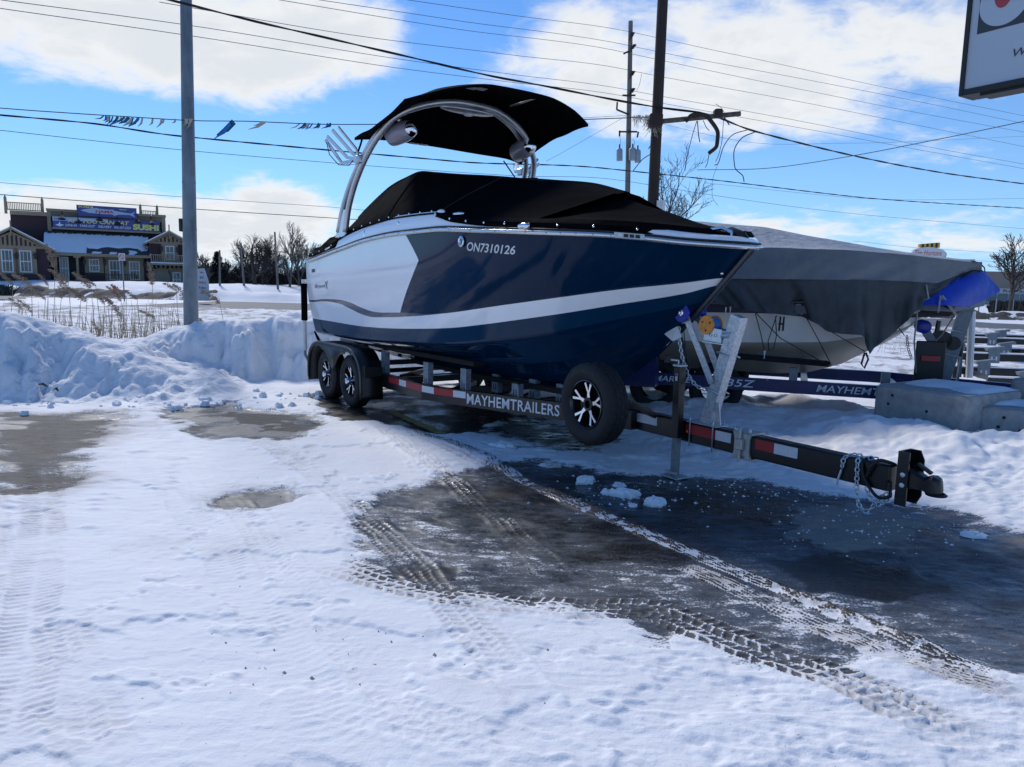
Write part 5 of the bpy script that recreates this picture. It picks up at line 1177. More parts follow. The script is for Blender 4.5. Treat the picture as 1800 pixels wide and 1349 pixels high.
# blue tarp on the bow
bt = MB(); rows = []
ringx = np.linspace(-.7, 1.0, 10)
tipp = np.array(F2.py(1757, 512, -.02)); topp = np.array(F2.py(1722, 463, .0)); 
secs = []
for i, f in enumerate(np.linspace(0, 1, 12)):
    x = .40 + f * (tipp[0] - .40); w = max(.02, .90 * (1 - f ** 1.7)); zt_ = float(np.interp(f, [0, .66, .76, 1], [2.0, 2.02, 1.98, tipp[2] + .01])); zb_ = (1.50 if f < .6 else 1.50 + (f - .6) / .4 * (tipp[2] - 1.52))
    r = []
    for k in range(15):
        a = pi * k / 14; yy2 = -w * cos(a); up = sin(a) ** .8
        r.append((x + .012 * sin(k * 5 + f * 9), yy2 * (1 + .03 * sin(k * 4 + 8 * f)), zb_ + (zt_ - zb_) * up + .01 * sin(9 * f + k)))
    secs.append(r)
bt.loft(secs); bt.loft([[s_[0] for s_ in secs], [(s_[7][0], 0, s_[0][2] - .05 * (1 - i / 11)) for i, s_ in enumerate(secs)], [s_[-1] for s_ in secs]])
bt_o = build('blue_tarp', bt, M_btarp, None, smooth=True); bt_o.location = b2l; bt_o.rotation_euler = (0, 0, F2.th); tag(bt_o, 'bright blue tarp poking out from under the grey tarp at the bow', 'tarp')
# black flap at the ridge end
mb = MB(); a = F2.py(1722, 458, -.1); mb.loft([[(1.0, -.2, 2.05), (1.05, .2, 2.06)], [(1.10, -.16, 2.03), (1.15, .2, 2.04)], [(1.17, -.10, 1.97), (1.22, .2, 1.97)], [(1.20, -.06, 1.86), (1.24, .2, 1.85)]]); fl = build('tarp_flap', mb, M_canvas, bt_o)
# ropes
def ropes(items, m, name, r=.006):
    for k, pts in enumerate(items):
        mb = MB(); mb.tube([F2.py(x, y, v) for x, y, v in pts], r, 5); build(name, mb, m, tp_, smooth='all')
ropes([[(1328, 550, -1.3), (1372, 595, -1.2), (1460, 645, -.9)], [(1418, 560, -1.3), (1440, 600, -1.15), (1462, 643, -.92)], [(1328, 552, -1.3), (1338, 590, -1.2), (1344, 620, -1.1)], [(1460, 583, -1.3), (1520, 618, -1.2)],
       [(1365, 555, -1.3), (1350, 600, -1.28), (1352, 617, -1.28), (1360, 612, -1.28), (1365, 590, -1.28), (1363, 556, -1.3)], [(1152, 590, -1.3), (1160, 640, -1.1)], [(1200, 560, -1.3), (1208, 650, -1.1)], [(1575, 570, -1.0), (1590, 590, -.9)]], M_cable, 'tie_down_cord')
ropes([[(1372, 557, -1.3), (1369, 582, -1.3)], [(1378, 557, -1.3), (1376, 582, -1.3)], [(1368, 570, -1.3), (1378, 570, -1.3)], [(1520, 620, -1.25), (1514, 640, -1.25), (1519, 648, -1.25), (1526, 632, -1.25), (1522, 620, -1.25)]], M_cable, 'strap_end', .012)
ropes([[(1613, 545, -.9), (1607, 600, -.7), (1610, 655, -.5)], [(1652, 520, -.9), (1679, 553, -.5), (1655, 590, -.3), (1632, 612, -.2), (1634, 665, -.2)], [(1657, 520, -.9), (1683, 556, -.4)], [(1653, 520, -.9), (1649, 550, -.9)], [(1616, 530, -.95), (1632, 525, -1.0), (1628, 500, -1.0)]], M_rope, 'rope', .010)
for (x, y) in ((1276, 540), (1284, 538), (1176, 556), (1344, 617)):
    a = F2.py(x, y, -1.3); mb = MB(); mb.tube([a, a + np.array([0, 0, -.10])], [.012, .002], 5); build('icicle', mb, M_ice, tp_)

tr2 = thing('boat_trailer', 'blue boat trailer with white lettering under the tarp-covered cream boat', 'trailer', b2l, F2.th)
for s_ in (-1, 1):
    mb = MB(); rows = []
    for x, y in ((-5.4, .9), (.1, .9), (.35, .84), (1.0, .50), (2.1, .06)): rows.append([(x, (y - .035) * s_, .36), (x, (y + .035) * s_, .36), (x, (y + .035) * s_, .52), (x, (y - .035) * s_, .52)])
    mb.loft(rows, close=True, cap=True); build('side_rail', mb, M_bluep, tr2)
mb = MB(); mb.bbox(1.9, 3.3, -.05, .05, .36, .52, .01); build('tongue', mb, M_bluep, tr2)
for x in (-4.8, -3.6, -2.2, -.8, .3): mb = MB(); mb.box(x - .04, x + .04, -.87, .87, .38, .46); build('cross_member', mb, M_bluep, tr2)
mb = MB(); mb.box(-3.04, -2.62, -1.24, -.95, .36, .76); mb.box(-3.04, -2.66, -1.26, -.94, .36, .80); build('fender', mb, M_bluep, tr2)
mb = MB(); mb.box(-3.05, -2.62, -1.28, -.93, .80, .88); build('snow_cap', mb, M_snowobj, tr2)
for x in (-1.9, -2.7):
    for s_ in (-1, 1):
        t = bpy.data.objects.new('wheel', tyre_me); C.objects.link(t); t.parent = tr2; t.location = (x, s_ * .72, .33)
for x, y, w in ((-.95, -.86, .1), (.1, -.80, .1)):
    mb = MB(); mb.box(x - w / 2, x + w / 2, y - .05, y + .03, .50, .68); build('bunk_bracket', mb, M_galvd, tr2)
mb = MB(); mb.tube([(-1.75, -.95, .80), (-.55, -.75, .74)], .0, 4, sq=(.20, .06)); build('bunk', mb, M_rug, tr2)
def l2fn(xa, xb, z0_, z1_):
    a = F2.py(xa, 660, -.9386)[0]; b = F2.py(xb, 670, -.9386)[0]; return lambda u, w: (a + (b - a) * u, -.9386, z0_ + (z1_ - z0_) * w)
text_on('trailer_lettering', 'MARINE', l2fn(1150, 1215, .41, .485), M_letter, tr2, offset=.008, shear=.2)
text_on('trailer_lettering', '235Z', l2fn(1262, 1328, .40, .495), M_letter, tr2, offset=.008, shear=.2)
text_on('trailer_lettering', 'MAYHEMTRAILERS', l2fn(1437, 1640, .40, .49), M_letter, tr2, offset=.008, shear=.2)
mb = MB(); p = F2.py(1349, 668, -.94); mb.ball((p[0], -.94, p[2]), .014, 5); build('side_marker', mb, M_orange, tr2)
# its winch post, roller, winch
wp2 = part('winch_post', tr2); A2 = Vector(F2.py(1655, 675, 0.0)); A2 = Vector((A2.x, 0, .5)); T2 = Vector(F2.py(1711, 507, 0.0)); T2.y = 0; d2_ = (T2 - A2).normalized(); f2_ = d2_.cross(Vector((0, 1, 0)))
mb = MB(); oframe(mb, A2, T2, f2_, (0, 1, 0), .15, .11); build('post_tube', mb, M_galvd, wp2)
R2_ = Vector(F2.py(1622, 574, -.0)); R2_.y = 0
for s_ in (-1, 1): mb = MB(); mb.tube([R2_ + Vector((0, s_ * .08, 0)), A2 + (T2 - A2) * .18 + Vector((0, s_ * .07, 0))], .0, 4, sq=(.014, .085)); build('roller_arm', mb, M_galvd, wp2)
mb = MB(); mb.lathe([(0, -.118)] + [(r * 1.05, h * 1.03) for r, h in rp] + [(0, .118)], R2_, (0, -1, 0), 20); build('bow_roller', mb, M_royal, wp2, smooth=True)
for q, r in (((1655, 598), .12), ((1675, 604), .09)):
    c = F2.py(*q, -.05); mb = MB(); mb.lathe([(0, -.06), (r, -.06), (r, -.045), (r * .6, -.04), (r * .6, .04), (r, .045), (r, .06), (0, .06)], (c[0], 0, c[2]), (0, -1, 0), 20); build('winch_drum', mb, M_plasticb, wp2, smooth=True)
for f in (.30, .55): c = A2 + (T2 - A2) * f; mb = MB(); mb.tube([c - f2_ * .085 + Vector((0, -.07, 0)), c + f2_ * .085 + Vector((0, -.07, 0)), c + f2_ * .085 + Vector((0, .07, 0))], .008, 5); build('u_bolt', mb, M_zinc, wp2)
mb = MB(); c = A2; mb.tube([(c.x - .16, 0, .5), (c.x - .10, -.02, 1.3)], .03, 6); build('post_brace', mb, M_blackp, wp2)
mb = MB(); mb.tube([(c.x + .17, 0, .5), (c.x + .19, 0, .85)], .0, 4, sq=(.09, .02)); build('gusset', mb, M_galvd, wp2)
chain('winch_chain', [F2.py(1594, 590, -.1), F2.py(1596, 610, -.1), F2.py(1602, 630, -.1)], tr2, m=M_galvd)
mb = MB(); x0_ = F2.py(1608, 630, -.3)[0]; mb.bbox(x0_, x0_ + .33, -.34, -.30, .5, 1.05, .01); build('electric_box', mb, M_plasticb, tr2)
mb = MB(); mb.bbox(x0_ + .06, x0_ + .27, -.365, -.342, .80, .87, .004); build('tail_light', mb, M_red, tr2)
mb = MB(); p = F2.py(1713, 560, .9); 
for q0, q1, m, r in (((1709, 548), (1706, 640), M_pvc, .045), ((1693, 560), (1692, 600), M_plasticb, .03)):
    a = F2.py(*q0, .9); b = F2.py(*q1, .9); mb = MB(); mb.tube([(b[0], b[1], .5), a], r, 8); build('guide_post', mb, m, tr2, smooth=True)

# ================================================================== EMPTY BLACK TRAILERS
def empty_trailer(X, Y, th, label, red=False, L=5.0, zb=.42):
    t = thing('boat_trailer', label, 'trailer', (X, Y, 0), th, 'empty black trailers parked nose to tail')
    for s_ in (-1, 1):
        mb = MB(); mb.bbox(-.2, L, s_ * .85 - .035, s_ * .85 + .035, zb, zb + .13, .006); rl_ = build('side_rail', mb, M_blackp, t)
        mb = MB(); mb.bbox(-.18, L, s_ * .85 - .033, s_ * .85 + .033, zb + .132, zb + .165, .01); build('snow_cap', mb, M_snowobj, t, smooth=True)
    for x in (.1, 1.5, 3.0): mb = MB(); mb.box(x - .04, x + .04, -.815, .815, zb + .02, zb + .09); build('cross_member', mb, M_blackp, t)
    for x in (.35, 1.25, 2.3):
        for s_ in (-1, 1):
            mb = MB(); mb.box(x - .10, x + .10, s_ * .85 - .05, s_ * .85 - .042, zb - .04, zb + .22); mb.prism([(-.14, 0), (.16, .05), (.18, .0), (-.12, -.05)], (x, s_ * .85 - .06, zb + .24), (1, 0, 0), (0, 0, 1), (0, .14, 0)); b = build('bunk_bracket', mb, M_galvd, t)
            for d_ in (-.04, .04): m2 = MB(); m2.box(x + d_ - .014, x + d_ + .014, s_ * .85 - .0535, s_ * .85 - .0515, zb + .01, zb + .09); build('slot', m2, M_silv, b)
    for s_ in (-1, 1):
        mb = MB(); mb.tube([(-.1, s_ * .85, 0.02), (-.1, s_ * .85, zb)], .0, 4, sq=(.06, .06)); build('stand', mb, M_blackp, t)
        mb = MB(); mb.tube([(3.9, s_ * .85, 0.02), (3.9, s_ * .85, zb)], .0, 4, sq=(.06, .06)); build('stand', mb, M_blackp, t)
    if red:
        for k in range(5):
            mb = MB(); mb.box(.9 + .16 * k, 1.06 + .16 * k, -.8885, -.8855, zb + .03, zb + .09); build('reflector_tape', mb, M_silv if k % 2 == 0 else M_red, t)
    return t
a = gnd(1722, 660, .30); empty_trailer(a[0], a[1], -.22, 'empty black trailer nearest the concrete block with red and white reflector tape', True, zb=.22)
a = gnd(1715, 622, .42); empty_trailer(a[0] - .4, a[1], -.20, 'snow-topped empty black trailer behind the taped one', zb=.36)
a = gnd(1690, 596, .50); empty_trailer(a[0], a[1], -.20, 'farthest empty black trailer by the road edge', zb=.45)

# ================================================================== CONCRETE BLOCKS
def conc_block(c0, c1, depth, z0_, z1_, label, snow=True):
    c0 = np.array(c0[:2]); c1 = np.array(c1[:2]); e = c1 - c0; L = np.linalg.norm(e); th = atan2(e[1], e[0])
    t = thing('concrete_block', label, 'block', (c0[0], c0[1], 0), th, 'concrete barrier blocks')
    mb = MB(); b = .035
    nxb, nyb = 14, 8
    mb.bbox(0, L, 0, depth, z0_, z1_, b); blk = build('block_body', mb, M_conc, t, smooth=False)
    bv = blk.modifiers.new('edge', 'BEVEL'); bv.width = .02; bv.segments = 2
    if snow:
        n1_, n2_ = 34, 22; rows = []
        for i in range(n1_ + 1):
            r = []
            for j in range(n2_ + 1):
                u = i / n1_; v = j / n2_; x = .02 + (L - .04) * u; y = .02 + (depth - .04) * v
                m_ = min(1, min(u, 1 - u) * 9) * min(1, v * (3 + 2 * sin(u * 8)) if v < .5 else (1 - v) * 9); h = (.035 * m_ + .02 * float(fbm(np.array([x * 3 + L]), np.array([y * 3.]), 1.3, 3)[0]) - .018 - .035 * float(sst(.35, .05, v + .3 * (u - .7)))); r.append((x, y, z1_ + max(h, -.004)))
            rows.append(r)
        m2 = MB(); m2.loft(rows); build('snow_cap', m2, M_snowobj, t, smooth='all')
    for (x, z_) in ((.18, z1_ - .20), (.22, z1_ - .10), (L * .6, z1_ - .22)):
        m3 = MB(); m3.lathe([(.018, 0), (.010, .006), (0, .003)], (x, -.001, z_), (0, -1, 0), 7); build('form_hole', m3, M_plasticb, t)
    return t
P0 = gnd(1537, 675, .62); P1 = gnd(1703, 697, .62)
conc_block(P0, P1, 1.15, -.02, .62, 'large snow-dusted concrete block standing before the blue trailer')
P0 = gnd(1722, 714, .50); P1 = gnd(1850, 724, .50)
conc_block(P0, P1, .75, -.05, .50, 'lower concrete block at the picture edge with thick snow on top')
P0 = gnd(1775, 664, .72); P1 = gnd(1850, 672, .72)
conc_block(P0, P1, .8, -.02, .72, 'concrete block partly seen behind the large snow-dusted one')

# ================================================================== SNOW CHUNKS
def chunk(px_, py_, w, h, label, flat=1.0, dirty=False):
    c = gnd(px_, py_); t = MB(); n = 10; rs = np.random.RandomState(int(px_ * 7 + py_)); rows = []
    per_ = [1 + .28 * sin(2 * k * .63 + rs.rand() * 6) + .25 * (rs.rand() - .5) for k in range(16)]
    for i in range(7):
        f = i / 6; rr = [1.0, 1.06, 1.0, .9, .7, .4, 0][i]; zz_ = h * [0, .25, .55, .8, .95, 1.0, 1.02][i]
        rows.append([(c[0] + w * .5 * rr * per_[k] * cos(2 * pi * k / 16) + .004 * rs.randn(), c[1] + w * .42 * rr * per_[(k + 3) % 16] * sin(2 * pi * k / 16), zz_ + .006 * rs.randn() * (i > 1)) for k in range(16)])
    t.loft(rows, close=True); o = build('snow_chunk', t, M_snowobj if not dirty else M_bankd2, None, smooth='all'); tag(o, label, 'snow chunk', 'snow chunks dropped on the wet asphalt'); o.data.polygons.foreach_set('use_smooth', [False] * len(o.data.polygons)); return o
chunk(1027, 849, .15, .055, 'rounded white snow chunk nearest the spare wheel side of the asphalt'); chunk(1099, 873, .18, .06, 'largest oblong snow chunk on the wet asphalt'); chunk(1066, 869, .09, .035, 'small crumbly snow lump touching the largest chunk')
chunk(1089, 855, .11, .022, 'flat white snow slab just behind the largest chunk'); chunk(1151, 889, .13, .06, 'pointed snow chunk standing apart towards the tongue'); chunk(1112, 891, .06, .02, 'tiny snow crumb between the largest and the pointed chunks')
chunk(968, 820, .17, .025, 'thin dirty snow slab at the edge below the spare wheel', dirty=True); chunk(880, 788, .24, .05, 'broken crust of snow in front of the spare wheel'); chunk(1712, 943, .16, .02, 'flat snow patch alone on the asphalt under the coupler end')
# crumbs
mb = MB(); rs = np.random.RandomState(4)
for _ in range(420):
    k = rs.randint(5)
    bx_, by_, sx_, sy_ = [(1200, 842, 90, 10), (1330, 868, 90, 14), (1480, 915, 110, 22), (1090, 868, 60, 16), (1600, 930, 140, 20)][k]
    c = gnd(bx_ + rs.randn() * sx_, by_ + rs.randn() * sy_); r = .004 + .009 * rs.rand() ** 2.2
    q = [(c[0] + r * cos(a) * (1 + rs.rand()), c[1] + r * sin(a), 0) for a in (0, 2.1, 4.2)]; mb.add(q + [(c[0], c[1], r * 1.1)], [(0, 1, 3), (1, 2, 3), (2, 0, 3)])
o = build('snow_crumbs', mb, M_snowobj, None, stuff=True); o['label'] = 'loose snow crumbs scattered on the wet asphalt'
mb = MB()
for _ in range(170):
    c = gnd(350 + rs.rand() * 700, 830 + rs.rand() ** .8 * 500); r = .004 + .009 * rs.rand() ** 3
    q = [(c[0] + r * cos(a) * (1 + .6 * rs.rand()), c[1] + r * sin(a), .015) for a in (0, 1.5, 3.1, 4.6)]; mb.add(q + [(c[0], c[1], .026 + r * .5)], [(0, 1, 4), (1, 2, 4), (2, 3, 4), (3, 0, 4)])
o = build('dirty_crumbs', mb, mat('tan_ice_crumb', (.50, .45, .33), .8, var=.25, vscale=20), None, stuff=True); o['label'] = 'tan ice and sand crumbs on the packed snow'
rs = np.random.RandomState(12); mb = MB()
for _ in range(150):
    c = gnd(rs.rand() * 560, 712 + rs.randn() * 8 - 12 * (rs.rand() < .4)); r = .015 + .05 * rs.rand() ** 2.5; pts = [(c[0] + r * (1 + .5 * rs.rand()) * cos(a), c[1] + r * sin(a), .01) for a in (0, 1.3, 2.6, 3.9, 5.1)]
    top = [(p[0] * .45 + c[0] * .55 + .3 * r * rs.randn(), p[1] * .45 + c[1] * .55, .02 + r * (.7 + .4 * rs.rand())) for p in pts]; mb.loft([pts, top], close=True, cap=True)
o = build('snow_clods', mb, M_snowobj, None, stuff=True); o['label'] = 'small snow clods along the foot of the snow bank'
# twigs on the snow bank
for (x, y, w, lb) in ((68, 676, 16, 'dark broken twig lying on the left snow bank'), (96, 684, 7, 'short dark bit of bark beside the twig on the bank')):
    a = at(x, y, 9.3); b = at(x + w, y + 4, 9.28); mb = MB(); mb.tube([a, (a + b) / 2 + [0, 0, .02], b], [.01, .018, .006], 5); o = build('twig', mb, M_bark); tag(o, lb, 'twig')

# ================================================================== POLES
def pole(name, label, cat, base, top, Yd, r0_, r1_, m, zb=0.0, n=14):
    a = at(*base, Yd); b = at(*top, Yd); k = (a[2] - zb) / (b[2] - a[2]); a0 = a - (b - a) * k; top_ = b + (b - a) * .12
    t = thing(name, label, cat, tuple(a0)); P = [np.zeros(3), (top_ - a0) * .5, top_ - a0]; mb = MB(); mb.tube(P, [r0_, (r0_ + r1_) / 2, r1_], n); build('shaft', mb, m, t, smooth=True); return t, a0, top_
lp, la, lt = pole('light_pole', 'tall tapered grey steel pole rising from the snow bank', 'pole', (336, 566), (327, 0), 12.9, .128, .088, M_steelpole, zb=.0)
for f, hh in ((.475, .02), (.36, .02)):
    mb = MB(); c = (lt - la) * f; mb.tube([c, c + np.array([0, 0, hh])], .128 - .04 * f + .004, 14); build('pole_band', mb, M_steelpole, lp)
sb = at(318, 396, 12.9) - la; mb = MB(); mb.bbox(sb[0] - .02, sb[0] + .04, sb[1] - .05, sb[1] + .05, sb[2] - .11, sb[2] + .11, .01); build('junction_box', mb, M_plasticb, lp)
rp_, ra, rt = pole('pole', 'dark rusty steel pole with a torn-off arm behind the navy boat', 'pole', (1147, 372), (1165, 0), 13.0, .102, .088, M_rust, zb=.0)
def rpl(x, y, Yd=13.0): return at(x, y, Yd) - ra
mb = MB(); mb.tube([rpl(1160, 214, 12.9), rpl(1302, 200, 12.7)], .042, 8); build('broken_arm', mb, mat('weathered_pipe', (.12, .095, .08), .85, var=.4, vscale=12, bump=.3), rp_, smooth=True)
mb = MB(); mb.bbox(*[v for k in range(3) for v in (rpl(1153, 212, 12.9)[k] - .12, rpl(1153, 212, 12.9)[k] + .10)], .02); build('arm_bracket', mb, M_rust, rp_)
mb = MB(); mb.tube(smooth3([rpl(1205, 214, 12.8), rpl(1218, 202, 12.75), rpl(1236, 202, 12.75), rpl(1252, 216, 12.75), rpl(1262, 236, 12.75), rpl(1260, 256, 12.75), rpl(1246, 270, 12.75)]), .034, 7); build('bent_fitting', mb, M_rust, rp_, smooth='all')
mb = MB(); mb.bbox(*[v for k in range(3) for v in (rpl(1262, 200, 12.75)[k] - .07, rpl(1262, 200, 12.75)[k] + .07)], .02); build('arm_clamp', mb, M_rust, rp_)
for pts, r in (([(1225, 213), (1218, 235), (1214, 250), (1208, 275), (1204, 300)], .006), ([(1226, 213), (1228, 238), (1230, 250)], .008), ([(1236, 212), (1242, 225), (1247, 230)], .006), ([(1272, 208), (1270, 240), (1264, 270), (1258, 285)], .005), ([(1272, 205), (1282, 220)], .01), ([(1258, 183), (1268, 190), (1274, 200)], .004), ([(1246, 272), (1244, 285), (1240, 295)], .006),
               ([(1313, 229), (1290, 236), (1272, 258), (1262, 288), (1256, 291)], .007), ([(1328, 232), (1304, 243), (1290, 268), (1292, 295), (1306, 310), (1308, 320)], .008), ([(1262, 288), (1252, 320), (1252, 345), (1262, 362)], .003), ([(1147, 225), (1146, 250), (1140, 262)], .008), ([(1146, 270), (1130, 280), (1112, 302)], .007)):
    mb = MB(); mb.tube(smooth3([rpl(x, y, 12.75) for x, y in pts]), r, 4); build('loose_wire', mb, M_cable, rp_)
mb = MB(); mb.tube([rpl(1162, 372, 12.85) - np.array([0, 0, .2]), rpl(1162, 356, 12.85) + np.array([0, 0, .03])], .075, 12); build('plastic_sleeve', mb, M_pvc, rp_, smooth=True)
mb = MB(); rs = np.random.RandomState(8)
for _ in range(60):   # matted dead vine fibres round the pole
    a = rpl(1146 + rs.randn() * 4, 208 + rs.rand() * 18, 12.9); b = a + np.array([rs.randn() * .05, -.02, -.05 - rs.rand() * .14]); mb.tube([a, b], .004, 3)
for _ in range(70):
    a = rpl(1112 + rs.rand() * 36, 202 + rs.rand() * 5, 12.9); b = a + np.array([rs.randn() * .04, -.02, -.03 - rs.rand() * .16]); mb.tube([a, b], .004, 3)
build('frayed_fibres', mb, M_palepen, rp_, stuff=True)

# utility pole with transformers
up, ua, ut = pole('utility_pole', 'wooden utility pole with insulators and grey transformers beyond the boat', 'pole', (1103, 350), (1108, 72), 42.0, .17, .12, M_wood, zb=.0, n=8)
def upl(x, y, Yd=41.8): return at(x, y, Yd) - ua
for (x, y) in ((1111, 62), (1114, 83), (1112, 130), (1112, 160)):
    a = upl(1106, y + 9); b = upl(x + 2, y - 4); mb = MB(); mb.tube([a, b], .05, 5); o = build('insulator_arm', mb, M_rust, up)
    for k in range(3): c = np.array(a) + (np.array(b) - a) * (.55 + .2 * k); m2 = MB(); m2.tube([c - [0, 0, .03], c + [0, 0, .03]], .10, 6); build('insulator', m2, M_rust, o)
for (x0_, y0_, x1_, y1_) in ((1096, 95, 1106, 90), (1094, 168, 1106, 168), (1084, 193, 1106, 202), (1084, 193, 1085, 180), (1088, 232, 1120, 232), (1122, 232, 1120, 242), (1089, 230, 1089, 240), (1110, 168, 1117, 168)): mb = MB(); mb.tube([upl(x0_, y0_), upl(x1_, y1_)], .05, 5); build('bracket_arm', mb, M_rust, up)
for (x, y0_, y1_, r) in ((1089, 264, 283, .17), (1112, 263, 282, .20), (1121, 266, 286, .17)):
    a = upl(x, y1_, 41.6); b = upl(x, y0_, 41.6); mb = MB(); mb.tube([a, b, b + [0, 0, .06], b + [0, 0, .10]], [r, r, r * .8, r * .3], 12); o = build('transformer', mb, mat('transformer_grey', (.30, .33, .35), .5), up, smooth=True); m2 = MB(); m2.tube([b + [0, 0, .08], b + [0, 0, .30]], .04, 6); build('bushing', m2, M_rust, o)
for pts in ([(1089, 262), (1091, 250), (1089, 238)], [(1113, 262), (1116, 250), (1112, 245)], [(1128, 130), (1124, 150), (1119, 160)]): mb = MB(); mb.tube([upl(*p) for p in pts], .012, 3); build('lead_wire', mb, M_cable, up)

# ================================================================== OVERHEAD WIRES
def wire(label, pts, r, m=M_wire, name='power_line', twist=False, cat='wire', grp=None):
    r = r * .68; P = [at(x, y, Yd) for x, y, Yd in pts]; P = smooth3([tuple(p) for p in P], 14); o = P[0]; mb = MB()
    if twist:
        n = len(P) - 1; seg = np.linalg.norm(P[1:] - P[:-1], axis=1); cum = np.concatenate([[0], np.cumsum(seg)]); K = int(cum[-1] / .22); s = np.linspace(0, cum[-1], K); Q = np.stack([np.interp(s, cum, P[:, i]) for i in range(3)], 1)
        for ph in (0, pi): mb.tube([(q[0], q[1] + r * .8 * cos(t * 9 + ph), q[2] + r * .8 * sin(t * 9 + ph)) for q, t in zip(Q - o, s * .35)], r, 4)
    else: mb.tube(P - o, r, 4)
    w = build(name, mb, m, None, loc=tuple(o)); tag(w, label, cat, grp or 'overhead wires'); return w
wire('topmost thin wire crossing the utility pole tip', [(715, 0, 30), (900, 27, 35), (1111, 57, 41.8), (1300, 98, 44), (1560, 155, 49), (1840, 212, 56)], .016)
wire('second thin wire from the utility pole upper insulator', [(560, 0, 28), (800, 36, 34), (1113, 82, 41.8), (1400, 137, 46), (1600, 176, 50), (1840, 226, 56)], .016)
wire('third thin wire meeting the pole below the upper insulators', [(490, 0, 27), (800, 51, 34), (1096, 92, 41.8), (1400, 156, 46), (1600, 196, 50), (1840, 240, 56)], .016)
wire('fourth thin wire through the middle insulator', [(280, 4, 24), (620, 62, 30), (900, 97, 36), (1112, 125, 41.8), (1400, 178, 46), (1650, 228, 51), (1840, 266, 56)], .016)
wire('fifth thin wire through the lower insulator', [(0, 0, 22), (340, 46, 26), (700, 104, 32), (900, 131, 36), (1112, 160, 41.8), (1400, 212, 46), (1650, 262, 51), (1840, 296, 56)], .016)
wire('lowest of the thin bundle below the insulators', [(0, 15, 22), (340, 64, 26), (700, 120, 32), (900, 145, 36), (1106, 171, 41.8), (1400, 224, 46), (1650, 270, 51), (1840, 304, 56)], .016)
wire('thick twisted black cable sweeping from top left to the broken arm', [(250, -12, 11), (330, 8, 11.3), (500, 50, 12), (700, 96, 12.5), (900, 141, 13), (1060, 172, 13), (1215, 196, 12.8), (1330, 232, 14), (1500, 274, 17), (1650, 303, 20), (1850, 330, 24)], .016, M_cable, 'overhead_cable', True)
wire('twisted black cable running low behind the bimini', [(-30, 200, 19), (150, 216, 20), (320, 240, 21), (575, 264, 23), (800, 284, 25), (1060, 296, 29), (1300, 322, 33), (1500, 346, 37), (1840, 369, 44)], .020, M_cable, 'overhead_cable', True)
wire('black cable climbing to the right behind the rusty pole', [(1225, 299, 40), (1350, 296, 38), (1500, 274, 35), (1650, 245, 32), (1840, 205, 28)], .024, M_cable, 'overhead_cable')
wire('thin dark wire under the twisted cable across the left sky', [(-30, 226, 20), (300, 262, 23), (600, 288, 26), (900, 309, 30), (1080, 316, 33), (1250, 343, 37), (1500, 376, 43), (1840, 406, 52)], .012, M_cable)
wire('faint wire low over the clouds above the restaurant', [(-30, 319, 26), (300, 345, 29), (600, 366, 33), (680, 374, 35)], .012)
wire('lower faint wire just above the restaurant sign', [(-30, 340, 24), (300, 365, 27), (590, 384, 30), (700, 391, 31)], .018, M_cable)
wire('faint wire behind the right trees at mid sky', [(1240, 322, 60), (1500, 348, 66), (1840, 349, 75)], .016)
wire('faint wire above the far sign on the right', [(1500, 424, 70), (1640, 438, 74), (1840, 449, 80)], .018)
wire('lowest faint wire at the far right horizon', [(1700, 458, 80), (1840, 464, 84)], .018)
wire('thin guy wire slanting down left of the utility pole', [(1108, 200, 41.5), (1000, 262, 38), (960, 284, 36)], .012)
wire('thin wire level with the bimini reaching the utility pole', [(1000, 209, 36), (1106, 203, 41.6)], .012)
wire('faint wire right of the utility pole at shoulder height', [(1110, 205, 41.8), (1300, 248, 46), (1500, 252, 52), (1840, 238, 62)], .012)

# pennant string
P_ = [(-30, 188, 12.2), (90, 197, 12.4), (200, 204, 12.6), (330, 212, 12.75), (450, 214, 12.9), (540, 218, 13.0), (640, 219, 13.1), (900, 214, 13.2), (1147, 206, 12.95)]
ps = wire('tattered pennant string tied across the grey and rusty poles', P_, .011, M_rust, 'pennant_string', cat='pennant string', grp='bunting'); del ps['group']
po = np.array(ps.location)
def streamer(x, y, dx_, dy_, w, m, Yd=12.6):
    a = at(x, y, Yd) - po; b = at(x + dx_, y + dy_, Yd - .05) - po; c = (a + b) / 2 + np.array([.01, .02, -.01]); n_ = np.cross(b - a, [0, 1, 0]); n_ = n_ / np.linalg.norm(n_) * w
    mb = MB(); mb.add([a - n_ * .8, a + n_ * .8, c + n_, c - n_ * .9, b + n_ * .2, b - n_ * .2, a - n_ + [0, .006, 0], a + n_ + [0, .006, 0], c + n_ + [0, .006, 0], c - n_ + [0, .006, 0], b + [0, .006, 0]], [(0, 1, 2, 3), (3, 2, 4, 5), (7, 6, 9, 8), (8, 9, 10)]); return build('pennant', mb, m, ps, recalc=False)
rs = np.random.RandomState(21)
for k in range(16):
    x = 176 + k * 4.4; streamer(x + 6 + rs.randn() * 2.5, 204 + k * .25, -4 - rs.rand() * 16, 5 + rs.rand() * 13, .007 + .02 * rs.rand(), [M_teal, M_bluepen, M_teal, M_palepen][k % 4], 12.6)
for x, dx_, dy_ in ((268, -6, 12), (284, -9, 16), (288, -8, 10), (308, -6, 8), (330, -9, 14), (334, -6, 18), (326, -4, 12), (338, -12, 10)): streamer(x, 209, dx_, dy_, .016, M_palepen, 12.7)
streamer(411, 214, -30, 24, .05, M_teal, 12.85); streamer(405, 218, -28, 26, .03, M_bluepen, 12.82); streamer(466, 215, -30, 13, .018, M_palepen, 12.9); streamer(460, 215, -14, 6, .02, M_palepen, 12.9)
